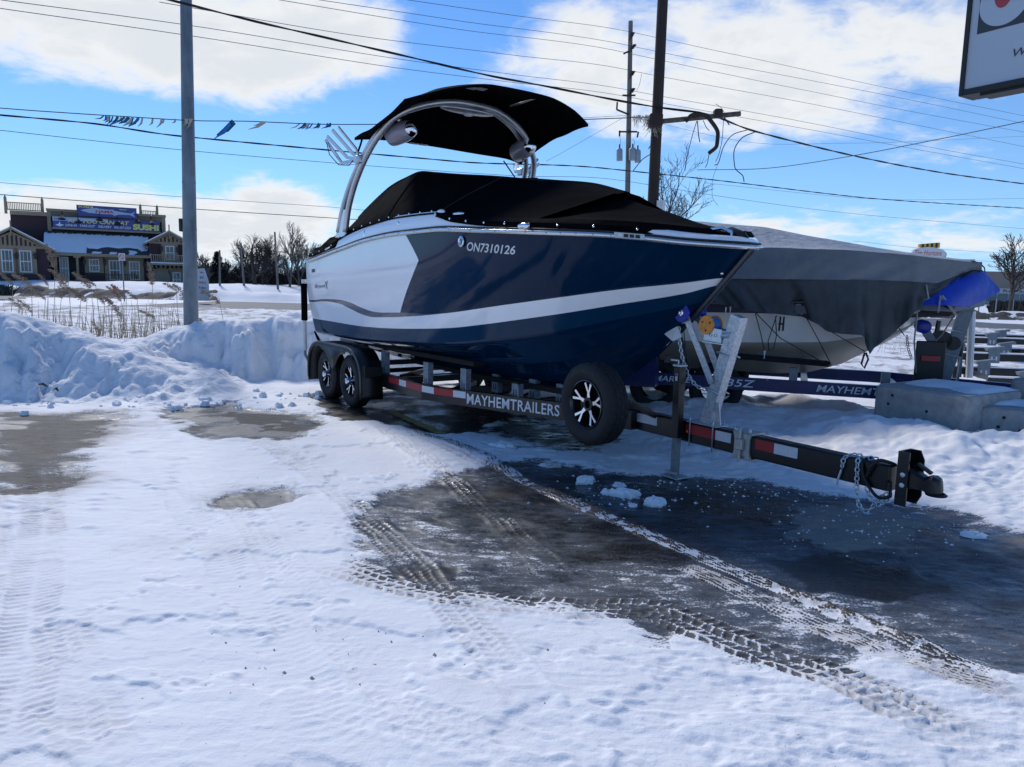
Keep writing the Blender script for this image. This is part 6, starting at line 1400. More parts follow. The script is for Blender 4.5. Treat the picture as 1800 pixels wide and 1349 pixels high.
for k in range(12):
    x = 528 + k * 5.2; streamer(x + rs.randn() * 3, 217, -5 - rs.rand() * 15, 3 + rs.rand() * 9, .007 + .016 * rs.rand(), [M_palepen, M_bluepen, M_teal, M_bluepen][k % 4], 13.0)

# ================================================================== PYLON SIGN TOP RIGHT
o0 = at(1686, 171, 9.0); dsg = np.array([.53, -.85, 0]); dsg /= np.linalg.norm(dsg)
sgt = thing('pylon_sign', 'large pale sign panel in a dark frame jutting in at the top corner', 'sign', tuple(o0), atan2(dsg[1], dsg[0]))
mb = MB(); mb.box(.04, 3.2, -.0, .28, .06, 2.6); build('sign_panel', mb, M_signw, sgt)
for (x0_, x1_, z0_, z1_) in ((0, .05, 0, 2.7), (.05, 3.2, 0, .07)):
    mb = MB(); mb.bbox(x0_, x1_, -.03, .30, z0_, z1_, .008); build('sign_frame', mb, M_iron, sgt)
mb = MB(); mb.box(.22, 3.2, .02, .26, -.03, 0.001); build('sign_underside', mb, M_iron, sgt)
fr_s = Frame(o0[0], o0[1], atan2(dsg[1], dsg[0]))
def sgp(x, y): q = fr_s.py(x, y, -.004); return q[0], q[2] - o0[2]
cA_ = sgp(1717, 61); lo_ = cA_[1]; bc = sgp(1756, 46); cxs = bc[0] + .03; rr_ = cxs - sgp(1724, -6)[0]; sq_ = 2 * (cxs - cA_[0])
mb = MB(); mb.box(cA_[0], cA_[0] + sq_, -.004, 0, lo_, lo_ + sq_); build('sign_print', mb, M_signd, sgt)
cz_ = bc[1] + rr_; mb = MB(); mb.lathe([(rr_, 0), (0, .0005)], (cxs, -.006, cz_), (0, -1, 0), 48); build('sign_print', mb, M_signw, sgt)
rb_ = sgp(1762, 14); rw_ = (sgp(1778, 0)[0] - sgp(1752, 0)[0]) * .58; mb = MB()
mb.add([(rb_[0] + rw_ * cos(a), -.009, rb_[1] + rw_ * 1.5 + rw_ * 1.5 * sin(a)) for a in np.linspace(0, 2 * pi, 36, endpoint=False)], [tuple(range(36))]); build('sign_print', mb, mat('faded_red_print', (.42, .05, .05), .4), sgt, recalc=False)
ww = sgp(1780, 101); text_on('sign_lettering', 'www', lambda u, w: (ww[0] + .48 * u, -.006, ww[1] - .0 + .085 * w), M_signd, sgt, shear=.25, offset=-.012)
sp2 = MB(); sp2.tube([(2.6, .14, -o0[2]), (2.6, .14, 0)], .15, 12); build('sign_post', sp2, M_steelpole, sgt, smooth=True)

# ================================================================== RESTAURANT
TR_ = radians(30); RY = 68.0
r0_ = at(120, 480, RY); FR = Frame(r0_[0], r0_[1], TR_)
ZB = .55
rest = thing('restaurant', 'maroon and tan timber restaurant with snowy roof and big blue banner signs', 'restaurant', (FR.o[0], FR.o[1], 0), TR_)
def rp(x, y, d=0.0): q = FR.py(x, y, d); return q[0], q[2]      # u along facade, z
def rbox(name, x0, y0, x1, y1, d0, d1, m, parent=None, z0_=None, sub=None):
    a = rp(x0, y0, d0); b = rp(x1, y1, d0); mb = MB(); mb.box(min(a[0], b[0]), max(a[0], b[0]), d0, d1, z0_ if z0_ is not None else min(a[1], b[1]), max(a[1], b[1])); return build(name, mb, m, parent or rest)
def rquad(mb, pts, d):  # polygon given by pixels on the facade plane at offset d
    return [(rp(x, y, d)[0], d, rp(x, y, d)[1]) for x, y in pts]
G = rp(150, 505)[1]
zE = rp(180, 449, 0)[1]           # eave height
def U(x, d=0.0): return rp(x, 480, d)[0]
# main walls (recessed 0), left wing stands 2.4 forward, right wing 1.2 forward
DL, DR = -2.4, -1.0
mb = MB(); mb.box(U(88), U(262), 0, 9.0, ZB - .4, zE); build('wall', mb, M_maroon, rest)
uL0, uL1 = U(-52, DL), U(87, DL); zL = rp(60, 436, DL)[1]; zA = rp(25, 404, DL)[1]; uA = U(25, DL)
uLl = 2 * uA - uL1
mb = MB(); mb.box(uLl, uL1, DL, 7.0, ZB - .4, zL); build('wall', mb, M_maroon, rest)
mb = MB(); mb.prism([(uLl, zL), (uL1, zL), (uA, zA - .15)], (0, DL - .02, 0), (1, 0, 0), (0, 0, 1), (0, 6, 0)); build('gable', mb, M_tan, rest)
mb = MB()
zR_ = rp(290, 428, DR)[1]; uR0, uR1 = U(264, DR), U(334, DR); uRA = (uR0 + uR1) / 2; zRA = rp(299, 410, DR)[1]
mb.box(uR0, uR1, DR, 7.0, ZB - .4, zR_); build('wall', mb, M_maroon, rest)
mb = MB(); mb.prism([(uR0, zR_), (uR1, zR_), (uRA, zRA)], (0, DR - .02, 0), (1, 0, 0), (0, 0, 1), (0, 6, 0)); build('gable', mb, M_tan, rest)
# gable battens
for (u0, u1, uc, zlo, zhi, d, n) in ((uLl, uL1, uA, zL, zA - .15, DL, 15), (uR0, uR1, uRA, zR_, zRA, DR, 9)):
    for k in range(n):
        u = u0 + (u1 - u0) * (k + 1) / (n + 1); zt_ = zlo + (zhi - zlo) * (1 - abs(u - uc) / ((u1 - u0) / 2)) - .18
        if zt_ > zlo + .15: mb = MB(); mb.box(u - .07, u + .07, d - .05, d - .022, zlo + .12, zt_); build('batten', mb, M_maroon, rest)
    mb = MB(); mb.box(u0, u1, d - .06, d - .021, zlo - .06, zlo + .10); build('gable_trim', mb, M_tan, rest)
def gable_roof(u0, u1, uc, zlo, zhi, d, back, ov=.5):
    for s_, ue in ((-1, u0 - ov), (1, u1 + ov)):
        k = (zhi - zlo) / ((u1 - u0) / 2); ze = zlo - k * ov; mb = MB(); t_ = .16
        mb.hexa([(ue, d - .5, ze), (uc, d - .5, zhi), (uc, back, zhi), (ue, back, ze), (ue, d - .5, ze + t_), (uc, d - .5, zhi + t_), (uc, back, zhi + t_), (ue, back, ze + t_)]); r = build('roof', mb, M_tan, rest)
        m2 = MB(); m2.hexa([(ue + .03, d - .47, ze + t_ + .003), (uc, d - .47, zhi + t_ + .003), (uc, back, zhi + t_ + .003), (ue + .03, back, ze + t_ + .003), (ue + .03, d - .45, ze + t_ + .10), (uc, d - .45, zhi + t_ + .10), (uc, back, zhi + t_ + .10), (ue + .03, back, ze + t_ + .10)]); build('roof_snow', m2, M_snowobj, r)
    mb = MB(); mb.box(uc - .05, uc + .05, d - .58, d - .50, zhi - .55, zhi + .75); build('finial', mb, M_tan, rest)
gable_roof(uLl, uL1, uA, zL, zA, DL, 5.5); gable_roof(uR0, uR1, uRA, zR_, zRA, DR, 5.0, .4)
# main roof slope
zTop = rp(180, 408, 3.4)[1]; ua, ub = U(80), U(266)
mb = MB(); mb.hexa([(ua, -1.3, zE - .12), (ub, -1.3, zE - .12), (ub, 3.6, zTop), (ua, 3.6, zTop), (ua, -1.3, zE + .06), (ub, -1.3, zE + .06), (ub, 3.6, zTop + .18), (ua, 3.6, zTop + .18)]); rf = build('roof', mb, M_shing, rest)
mb = MB(); mb.box(ua, ub, -1.42, -1.303, zE - .18, zE + .08); build('eave_board', mb, M_tan, rest)
rows = []
for i in range(50):
    r = []; u = ua + (ub - ua) * i / 49
    for j in range(16):
        f = j / 15 * (.80 + .05 * sin(i * .7)) ; n_ = float(fbm(np.array([u * .5]), np.array([f * 3]), 1.1, 3)[0]); bare = (0.10 if (f < .30 and .38 < i / 49 < 1.0) else 0.0)
        h = .05 + .09 * n_ - bare * (n_ > .42) - (.2 if f > .78 else 0) ; r.append((u, -1.28 + 4.9 * f, zE + .06 + (zTop - zE + .12) * f + h * (1 if j > 0 else .6)))
    rows.append(r)
mb = MB(); mb.loft(rows); build('roof_snow', mb, M_snowobj, rf, smooth='all')
# porch columns; a flat dark sheet on the wall paints the recess's shade
mb = MB(); mb.box(U(92), U(150), -.012, .0, ZB, zE - .1); build('porch_shade_sheet', mb, mat('porch_shade', (.018, .014, .016), .8), rest)
for x in (99, 137):
    u = U(x, -1.2); mb = MB(); mb.tube([(u, -1.2, ZB), (u, -1.2, zE - .2)], .11, 8); mb.box(u - .28, u + .28, -1.35, -1.05, zE - .32, zE - .18); mb.box(u - .2, u + .2, -1.4, -1.0, ZB, ZB + 1.0); build('porch_column', mb, M_tan, rest, smooth=True)
def window(x0, y0, x1, y1, d, cols=2, rows_=2, surround=True, door=False):
    a = rp(x0, y1, d); b = rp(x1, y0, d); u0, z0_, u1, z1_ = a[0], a[1], b[0], b[1]; w = part('door' if door else 'window', rest)
    if surround: mb = MB(); mb.box(u0 - .35, u1 + .35, d - .05, d - .004, z0_ - .1, z1_ + .42); build('surround', mb, M_tan, w)
    mb = MB(); 
    for q in ((u0, u0 + .09, z0_, z1_), (u1 - .09, u1, z0_, z1_), (u0 + .09, u1 - .09, z0_, z0_ + .09), (u0 + .09, u1 - .09, z1_ - .09, z1_), (u0 + .09, u1 - .09, (z0_ + z1_) / 2 - .04, (z0_ + z1_) / 2 + .04)): mb.box(q[0], q[1], d - .12, d - .052, q[2], q[3])
    for k in range(1, cols): u = u0 + (u1 - u0) * k / cols; mb.box(u - .02, u + .02, d - .10, d - .07, z0_ + .09, z1_ - .09)
    build('frame', mb, M_wframe, w); mb = MB(); mb.box(u0 + .05, u1 - .05, d - .066, d - .053, z0_ + .05, z1_ - .05); build('pane', mb, M_glass, w)
window(4, 439, 22, 479, DL, 3); window(36, 441, 55, 479, DL, 3)
window(157, 456, 174, 478, 0, 3); window(193, 458, 211, 493, 0, 3); window(228, 460, 245, 492, 0, 3)
window(291, 433, 306, 457, DR, 2); window(106, 452, 120, 492, 0, 3, surround=False, door=True); window(304, 479, 317, 505, DR, 2, door=True)
# octagonal window with ring
oc = rp(285, 487, DR); w = part('window', rest); mb = MB(); mb.lathe([(.62, 0), (.74, .02), (.92, .02), (.95, 0)], (oc[0], DR - .03, oc[1]), (0, -1, 0), 8); build('frame', mb, M_tan, w); mb = MB(); mb.lathe([(.62, .0), (0, .002)], (oc[0], DR - .028, oc[1]), (0, -1, 0), 16); build('pane', mb, mat('bronze_glass', (.16, .14, .10), .25), w)
# balcony
zb0, zb1 = rp(290, 461, DR - 1.2)[1], rp(290, 448, DR - 1.2)[1]; ub0, ub1 = U(266, DR - 1.2), U(332, DR - 1.2)
mb = MB(); mb.box(ub0, ub1, DR - 1.2, DR - .001, zb0 - .30, zb0 - .12); bal = build('balcony', mb, M_tan, rest)
mb = MB(); mb.box(ub0, ub1, DR - 1.2, DR - .05, zb0 - .118, zb0 - .03); build('balcony_snow', mb, M_snowobj, bal)
mb = MB(); mb.box(ub0, ub1, DR - 1.2, DR - 1.12, zb1 - .08, zb1); mb.box(ub0, ub1, DR - 1.2, DR - 1.12, zb0, zb0 + .06); build('handrail', mb, M_tan, bal)
for k in range(18): u = ub0 + .06 + (ub1 - ub0 - .12) * k / 17; mb = MB(); mb.box(u - .035, u + .035, DR - 1.19, DR - 1.13, zb0 + .06, zb1 - .08); build('baluster', mb, M_tan, bal)
for k in range(9): u = ub0 + .1 + (ub1 - ub0 - .2) * k / 8; mb = MB(); mb.box(u - .06, u + .06, DR - 1.1, DR - .05, zb0 - .55, zb0 - .31); build('joist', mb, M_tand, bal)
# ground railing
for x0_, x1_, n_ in ((-20, 88, 26), (152, 240, 22)):
    d_ = DL - 1.2 if x0_ < 0 else -1.9; z0_, z1_ = rp(x0_ + 40, 497, d_)[1], rp(x0_ + 40, 482, d_)[1]; u0, u1 = U(x0_, d_), U(x1_, d_); mb = MB(); mb.box(u0, u1, d_, d_ + .06, z1_ - .06, z1_); mb.box(u0, u1, d_, d_ + .06, z0_, z0_ + .05); rl_ = build('railing', mb, M_iron, rest)
    for k in range(n_): u = u0 + (u1 - u0) * k / (n_ - 1); mb = MB(); mb.box(u - .025, u + .025, d_ + .01, d_ + .05, z0_ + .05, z1_ - .06); build('baluster', mb, M_iron, rl_)
mb = MB(); d_ = -1.9; a = rp(150, 493, d_); b = rp(195, 506, d_)
for k in range(4): u = a[0] + (b[0] - a[0]) * k / 4; mb.box(u, u + .9, -2.6, -1.95, ZB - .3, ZB + .55 - k * .17)
build('steps', mb, M_conc, rest)
mb = MB(); a = rp(138, 486, -1.5); mb.box(a[0] - .45, a[0] + .45, -1.9, -1.45, ZB - .1, ZB + .75); build('planter_box', mb, M_iron, rest)
# wall lanterns
for x, y, d in ((29, 450, DL), (62, 450, DL), (148, 461, 0), (184, 461, 0), (219, 463, 0), (254, 466, 0), (283, 437, DR), (312, 439, DR)):
    a = rp(x, y, d); mb = MB(); mb.prism([(-.07, -.30), (.07, -.30), (.15, .10), (0, .30), (-.15, .10)], (a[0], d - .25, a[1]), (1, 0, 0), (0, 0, 1), (0, .18, 0)); build('wall_lantern', mb, M_iron, rest)
# upper storey, parapet and roof terrace
DU = 3.3
uu0, uu1 = U(25, DU), U(290, DU)
zP0 = rp(180, 400, DU)[1]; 
mb = MB(); mb.box(uu0, uu1, DU, DU + 5.5, zE, rp(82, 379, DU)[1]); build('upper_wall', mb, M_maroon, rest)
a = rp(82, 368, DU); b = rp(290, 381, DU)
mb = MB(); mb.box(a[0], b[0], DU - .25, DU + 5.5, rp(180, 386, DU)[1], a[1]); build('parapet', mb, M_tand, rest)
mb = MB(); mb.box(a[0] - .05, b[0] + .05, DU - .40, DU - .24, a[1] - .18, a[1] + .06); mb.box(uu0, a[0], DU - .3, DU + 5, rp(50, 379, DU)[1], rp(50, 372, DU)[1]); build('parapet_cap', mb, M_tan, rest)
for u_ in ((a[0], a[0] + .3), (b[0] - .35, b[0])): mb = MB(); mb.box(u_[0], u_[1], DU - .3, DU, zTop - .3, a[1]); build('corner_board', mb, M_tan, rest)
for (x0_, x1_, yb_, yt_, n_) in ((18, 82, 372, 357, 22), (252, 281, 381, 371, 11)):
    d_ = DU + .2; u0, u1 = U(x0_, d_), U(x1_, d_); z0_, z1_ = rp((x0_ + x1_) / 2, yb_, d_)[1], rp((x0_ + x1_) / 2, yt_, d_)[1]
    mb = MB(); mb.box(u0, u1, d_, d_ + .08, z1_ - .07, z1_); mb.box(u0, u1, d_, d_ + .08, z0_ + .05, z0_ + .14); rl_ = build('terrace_railing', mb, M_tan, rest)
    for k in range(n_): u = u0 + (u1 - u0) * k / (n_ - 1); mb = MB(); mb.box(u - .03, u + .03, d_ + .01, d_ + .07, z0_ + .14, z1_ - .07); build('baluster', mb, M_tan, rl_)
    for u in (u0, u1): mb = MB(); mb.box(u - .11, u + .11, d_ - .06, d_ + .16, z0_ - .3, z1_ + .35); mb.prism([(-.11, 0), (.11, 0), (0, .3)], (u, d_ - .06, z1_ + .352), (1, 0, 0), (0, 0, 1), (0, .22, 0)); build('terrace_post', mb, M_tan, rl_)
# banners
def banner(x0, y0, x1, y1, d, name, label):
    a = rp(x0, y0, d); b = rp(x1, y1, d); u0, u1 = a[0], b[0]; z1_, z0_ = a[1], a[1] - (rp(x0, y1 - (y1 - y0) * .0, d)[1] * 0 + 0)
    return a, b
au = rp(92, 380, DU - .8); bu = rp(92, 399.5, DU - .8); cu_ = rp(281, 392, DU - .8)
bn = part('banner', rest); mb = MB(); mb.box(au[0], cu_[0], DU - .8, DU - .5, bu[1], au[1]); build('banner_board', mb, M_signblue, bn)
mb = MB(); mb.box(au[0] - .1, cu_[0] + .1, DU - .82, DU - .5, bu[1] - .16, bu[1] - .003); build('banner_frame', mb, M_tan, bn)
mb = MB(); mb.add([(au[0], DU - .806, bu[1] + .6), (cu_[0] * .5 + au[0] * .5, DU - .806, bu[1] + .75), (cu_[0] * .5 + au[0] * .5, DU - .806, au[1] - .03), (au[0], DU - .806, au[1] - .03)], [(0, 1, 2, 3)])
build('banner_print', mb, M_signpale, bn, recalc=False)
BH = au[1] - bu[1]; BW = cu_[0] - au[0]
def bt_fn(f0, f1, g0, g1, d=DU - .81): return lambda u, w: (au[0] + BW * (f0 + (f1 - f0) * u), d, bu[1] + BH * (g0 + (g1 - g0) * w))
text_on('banner_lettering', 'ALL YOU CAN EAT', bt_fn(.13, .70, .50, .86), M_yellow, bn, offset=.02, shear=.2)
text_on('banner_lettering', 'SUSHI', bt_fn(.735, .985, .10, .66), M_yellow, bn, offset=.05)
text_on('banner_lettering', 'DINE-IN   TAKE-OUT    DELIVERY   905-557-2555', bt_fn(.11, .715, .14, .36), M_letter, bn, offset=.015, shear=.2)
text_on('banner_lettering', 'LLBO', bt_fn(.015, .085, .70, .90), M_letterg, bn, offset=.03)
mb = MB(); q = bt_fn(.02, .10, .1, .55); mb.add([q(0, .3), q(.5, 0), q(1, .3), q(.62, .5), q(.5, 1), q(.38, .5)], [(0, 1, 2, 3, 4, 5)]); build('banner_emblem', mb, M_letter, bn, recalc=False)
ah = rp(134, 360, DU - 1.0); bh = rp(134, 379, DU - 1.0); ch = rp(240, 370, DU - 1.0)
b2_ = part('banner', rest); mb = MB(); mb.box(ah[0], ch[0], DU - 1.0, DU - .82, bh[1], ah[1]); build('banner_board', mb, M_signblue, b2_)
def ht_fn(f0, f1, g0, g1, d=DU - 1.012): return lambda u, w: (ah[0] + (ch[0] - ah[0]) * (f0 + (f1 - f0) * u), d, bh[1] + (ah[1] - bh[1]) * (g0 + (g1 - g0) * w))
mb = MB(); q = ht_fn(0, 1, 0, 1, DU - 1.006); mb.add([q(.06, .50), q(.12, .62), q(.22, .72), q(.33, .80), q(.36, .74), q(.52, .70), q(.62, .74), q(.60, .64), q(.80, .50), q(.90, .46), q(.985, .68), q(.94, .42), q(.97, .10), q(.88, .32), q(.70, .30), q(.62, .16), q(.58, .28), q(.40, .26), q(.20, .30)], [tuple(range(19))]); build('fish_emblem', mb, mat('fish_print', (.42, .50, .62), .5), b2_, recalc=False)
text_on('banner_lettering', 'HAMA', ht_fn(.31, .61, .36, .62), M_redp, b2_, offset=.03); text_on('banner_lettering', 'SUSHI', ht_fn(.03, .27, .76, .93), M_yellow, b2_, offset=.03); text_on('banner_lettering', 'TAKE OUT', ht_fn(.70, .83, .72, .84), M_yellow, b2_, offset=.02)
for x, y in ((109, 382), (137, 388), (175, 384), (207, 392), (242, 388), (267, 391)):
    d_ = DU - 2.0; a = rp(x, y, d_); lm = MB(); lm.lathe([(.05, .14), (.12, .08), (.32, -.20), (.30, -.20), (0, -.18)], (a[0], d_, a[1]), (0, .25, 1), 10); o = build('banner_lamp', lm, M_iron, rest, smooth=True); mb = MB(); mb.tube([(a[0], d_, a[1] + .14), (a[0], d_ + .1, a[1] + .6), (a[0], d_ + .7, a[1] + .72), (a[0], DU - .3, a[1] + .4)], .03, 5); build('gooseneck', mb, M_iron, o)

# ================================================================== ROADSIDE SIGNS AND BITS
t = thing('parking_sign', 'small white no-parking sign on a thin post before the restaurant', 'sign', tuple(np.array([at(218, 512, 46)[0], 46, .1])))
zs0 = at(218, 457, 46)[2] - .1; mb = MB(); mb.tube([(0, 0, 0), (0, 0, zs0 + .3)], .04, 5); build('post', mb, M_galvd, t); mb = MB(); mb.bbox(-.2, .2, -.06, -.04, zs0 - .06, zs0 + .40, .004); pb = build('plate', mb, M_signw, t)
mb = MB(); mb.lathe([(.16, .0), (.16, .002), (.12, .002), (.12, 0)], (0, -.061, zs0 + .17), (0, -1, 0), 20); build('sign_print', mb, M_redp, pb); mb = MB(); mb.add([(-.11, -.064, zs0 + .26), (-.08, -.064, zs0 + .29), (.11, -.064, zs0 + .08), (.08, -.064, zs0 + .05)], [(0, 1, 2, 3)]); build('sign_print', mb, M_redp, pb, recalc=False)
q = at(352, 508, 47); t = thing('banner_sign', 'tall white feather banner reading We are OPEN Take Out beside the grey pole', 'banner', (q[0], q[1], .2)); hz = at(352, 472, 47)[2] - .2
mb = MB(); mb.prism([(-.1, .0), (.55, .05), (.55, hz * .6), (.30, hz), (-.25, hz * .98), (-.2, hz * .5)], (0, 0, 0), (1, 0, 0), (0, 0, 1), (0, .03, 0)); build('cloth', mb, M_signw, t)
for k, (tx, col) in enumerate((('We', M_signblue), ('are', M_signblue), ('OPEN', M_redp), ('Take', M_signblue), ('Out', M_redp))):
    zz_ = hz * (.84 - .155 * k); ww_ = .24 if len(tx) < 4 else .48; text_on('banner_lettering', tx, (lambda z_, w_: (lambda u, w: (.12 - w_ / 2 + w_ * u, -.006, z_ + .14 * w)))(zz_, ww_), col, t, offset=.02)
mb = MB(); mb.tube([(-.2, .02, -.2), (-.2, .02, hz)], .03, 5); build('post', mb, M_galvd, t)
q = at(440, 517, 62); t = thing('planter_block', 'beige stone planter block on the snow past the side road', 'planter', (q[0], q[1], -.1)); mb = MB(); mb.hexa([(-1.1, -.6, 0), (1.1, -.6, 0), (1.1, .6, 0), (-1.1, .6, 0), (-.95, -.5, 1.0), (.95, -.5, 1.0), (.95, .5, 1.0), (-.95, .5, 1.0)]); build('stone_body', mb, mat('beige_stone', (.30, .25, .20), .85, var=.15, vscale=1.5), t)
mb = MB(); mb.bbox(-.9, .95, -.5, .5, 1.0, 1.12, .04); build('soil_and_debris', mb, M_bark, t)
q = at(202, 521, 49); o = MB(); o.lathe([(.12, 0), (.13, .1), (.10, .12), (.10, .38), (.13, .42), (.11, .5), (.04, .58), (0, .6)], (0, 0, 0), (0, 0, 1), 10); hy = build('hydrant', o, M_redp, None, loc=(q[0], 49, .45), smooth=True); tag(hy, 'small red post-like hydrant poking from the dirty snow below the restaurant', 'hydrant')
# coffee shop sign above the tarp
q = at(1633, 441, 66.0); t = thing('shop_sign', 'white oval cafe sign with yellow and black top peeking over the grey tarp', 'sign', (q[0], q[1], 0)); zc = q[2] - .3
M_ovs = mat('oval_sign_white', (.6, .6, .6), .4)
mb = MB(); pts = [(1.55 * cos(a) , .62 * sin(a)) for a in np.linspace(0, 2 * pi, 28, endpoint=False)]; mb.prism(pts, (0, 0, zc), (1, 0, 0), (0, 0, 1), (0, .5, 0)); build('sign_panel', mb, M_ovs, t)
mb = MB(); mb.prism([(x * 1.02, z_ * 1.04) for x, z_ in pts], (.32, .52, zc), (1, 0, 0), (0, 0, 1), (0, .3, 0)); build('sign_back', mb, M_iron, t)
text_on('sign_lettering', 'Tim Hortons', lambda u, w: (-1.25 + 2.4 * u, -.01, zc - .12 + .44 * w), M_redp, t, shear=.25)
for k in range(9): mb = MB(); mb.box(-.85 + .2 * k, -.65 + .2 * k - .002, .05, .3, zc + .58, zc + .86 + .02 * k); build('crown_bar', mb, M_iron if k % 2 else mat('amber_bar', (.6, .33, .03), .5), t)
mb = MB(); mb.box(-.2, .2, .1, .4, 0, zc - .5); build('post', mb, M_galvd, t)
# long building at the far right
q = at(1738, 505, 105); t = thing('long_building', 'long low building with brown roof band and pale windows far right', 'building', (q[0], 105, 0), -.05); zt_ = at(1770, 478, 105)[2]; zm = at(1770, 507, 105)[2]; zw = at(1770, 516, 105)[2]; z3 = at(1770, 532, 105)[2]
mb = MB(); mb.box(-8, 40, .5, 14, -.5, zm); build('wall', mb, mat('pale_wall', (.42, .42, .43), .7), t); mb = MB(); mb.box(-8.5, 40.5, 0, 14.5, zm, zt_); build('roof_band', mb, M_bldg, t); mb = MB(); mb.box(-8, 40, .3, .5, zw, zm - .02); build('fascia', mb, mat('white_fascia', (.5, .5, .52), .6), t)
for k in range(30): u = -7.6 + k * 1.55; mb = MB(); mb.box(u, u + 1.35, .44, .497, z3 + .1, zw - .1); build('window', mb, mat('teal_glass', (.10, .15, .155), .2, var=.3, vscale=.5), t)
mb = MB(); mb.box(1.0, 1.7, .27, .298, zw + .15, zm - .15); build('wall_sign', mb, M_redp, t)
text_on('wall_lettering', 'Restaurant', lambda u, w: (2.2 + 5.5 * u, .29, zw + .15 + (zm - zw - .35) * w), M_signd, t, offset=.02)
for k in range(5):
    q = at(1690 + 30 * k, 547, 52); mb = MB(); mb.box(-.03, .03, -.03, .03, 0, 1.1); o = build('fence_post', mb, M_galvd, None, loc=(q[0], 52, .2)); tag(o, ['thin fence post farthest left in the snow beyond the road', 'second thin fence post beyond the road', 'middle thin fence post beyond the road', 'thin fence post beside the right-hand bare tree', 'thin fence post at the right picture edge'][k], 'post', 'thin fence posts in the snow beyond the road')

# ================================================================== TREES
def branchy(seed, H_, spread, trunk_r, levels=4, nb=(5, 5, 4, 3), up=.35, minr=.012, first=.25, lean=0.0, gnarl=.16):
    rs = np.random.RandomState(seed); wood = MB(); tw_ = MB()
    def grow(p, d, L, r, lv):
        n = 5 if lv < 2 else 3; pts = [p]; dd = d.copy()
        for i in range(n):
            dd = dd + rs.randn(3) * gnarl * (1 if lv else .35); dd[2] += up * .18 * (lv > 0); dd /= np.linalg.norm(dd); pts.append(pts[-1] + dd * L / n)
        r1 = max(minr * .6, r * (.45 if lv else .35)); rr = [r + (r1 - r) * i / n for i in range(n + 1)]
        (wood if lv < 2 else tw_).tube(pts, rr, 6 if lv == 0 else (4 if lv == 1 else 3), cap=False)
        if lv >= levels: return
        k_ = nb[min(lv, len(nb) - 1)]
        for k in range(k_):
            f = (first if lv == 0 else .25) + (1 - (first if lv == 0 else .25)) * (k + rs.rand() * .8) / k_; f = min(f, .98); i = int(f * n); q = pts[i] + (pts[i + 1] - pts[i]) * (f * n - i)
            a = rs.rand() * 2 * pi; side_ = np.array([cos(a), sin(a), 0]); side_ -= dd * (side_ @ dd); side_ /= np.linalg.norm(side_) + 1e-6
            sp_ = spread * (.7 + .6 * rs.rand()); nd_ = dd * cos(sp_) + side_ * sin(sp_); grow(q, nd_ / np.linalg.norm(nd_), L * (.62 if lv else .50) * (1.15 - .45 * f) * (.8 + .4 * rs.rand()), max(minr, rr[i] * .6), lv + 1)
    grow(np.zeros(3), np.array([lean, 0, 1.0]) / sqrt(1 + lean * lean), H_, trunk_r, 0)
    return wood, tw_
def tree(label, x, ybase, Yd, ytop, seed, spread=.7, tr=.14, m=M_bark, zb=.2, group=None, hf=.66, **k):
    b = at(x, ybase, Yd); H_ = at(x, ytop, Yd)[2] - zb; t = thing('bare_tree', label, 'tree', (b[0], Yd, zb), 0, group); w, tw_ = branchy(seed, H_ * hf, spread, tr, **k); build('trunk', w, m, t, smooth='all', recalc=False); build('crown', tw_, m, t, smooth=False, recalc=False); return t
tree('bare vase-shaped tree spreading behind the rusty pole and the bow', 1165, 520, 30, 262, 5, .72, .11, M_bark, levels=4, nb=(9, 6, 4, 3), first=.35, up=.9, minr=.008)
tree('tall bare tree at the right edge before the long building', 1776, 540, 50, 402, 9, .62, .16, M_bark, levels=4, nb=(9, 6, 4, 3), first=.22, up=.6, minr=.018)
lab = ['bare tree just right of the feather banner', 'low bare tree beside the spruce', 'leaning bare tree left of the broad one', 'broadest dark bare tree in the middle of the treeline', 'bare tree right of the broadest one', 'slender pale bare tree behind the beige planter block', 'pale poplar-like bare tree near the boat stern', 'tall thin bare tree next to the stern guide post', 'small bare tree hidden partly by the stern', 'bare tree at the far end of the treeline behind the stern', 'dense bare tree rising behind the thin dark utility pole', 'rounded bare tree between the two thin utility poles']
for k, (x, yt_, tr_, sp_, m) in enumerate(((362, 448, .12, .6, M_barkl), (398, 462, .10, .6, M_bark), (425, 432, .13, .55, M_bark), (449, 424, .22, .75, M_bark), (470, 428, .15, .6, M_bark), (488, 440, .12, .45, M_barkl), (509, 415, .13, .35, M_barkl), (526, 430, .10, .4, M_barkl), (541, 434, .12, .5, M_barkl), (556, 440, .12, .5, M_bark), (463, 438, .13, .6, M_bark), (437, 440, .13, .7, M_bark))):
    tree(lab[k], x, 512, 66 + (k % 3) * 3, yt_ , 30 + k, sp_, tr_, m, zb=.4, group='bare trees of the far treeline', levels=3, nb=(11, 7, 6), first=.18, up=.55, minr=.016, hf=.80)
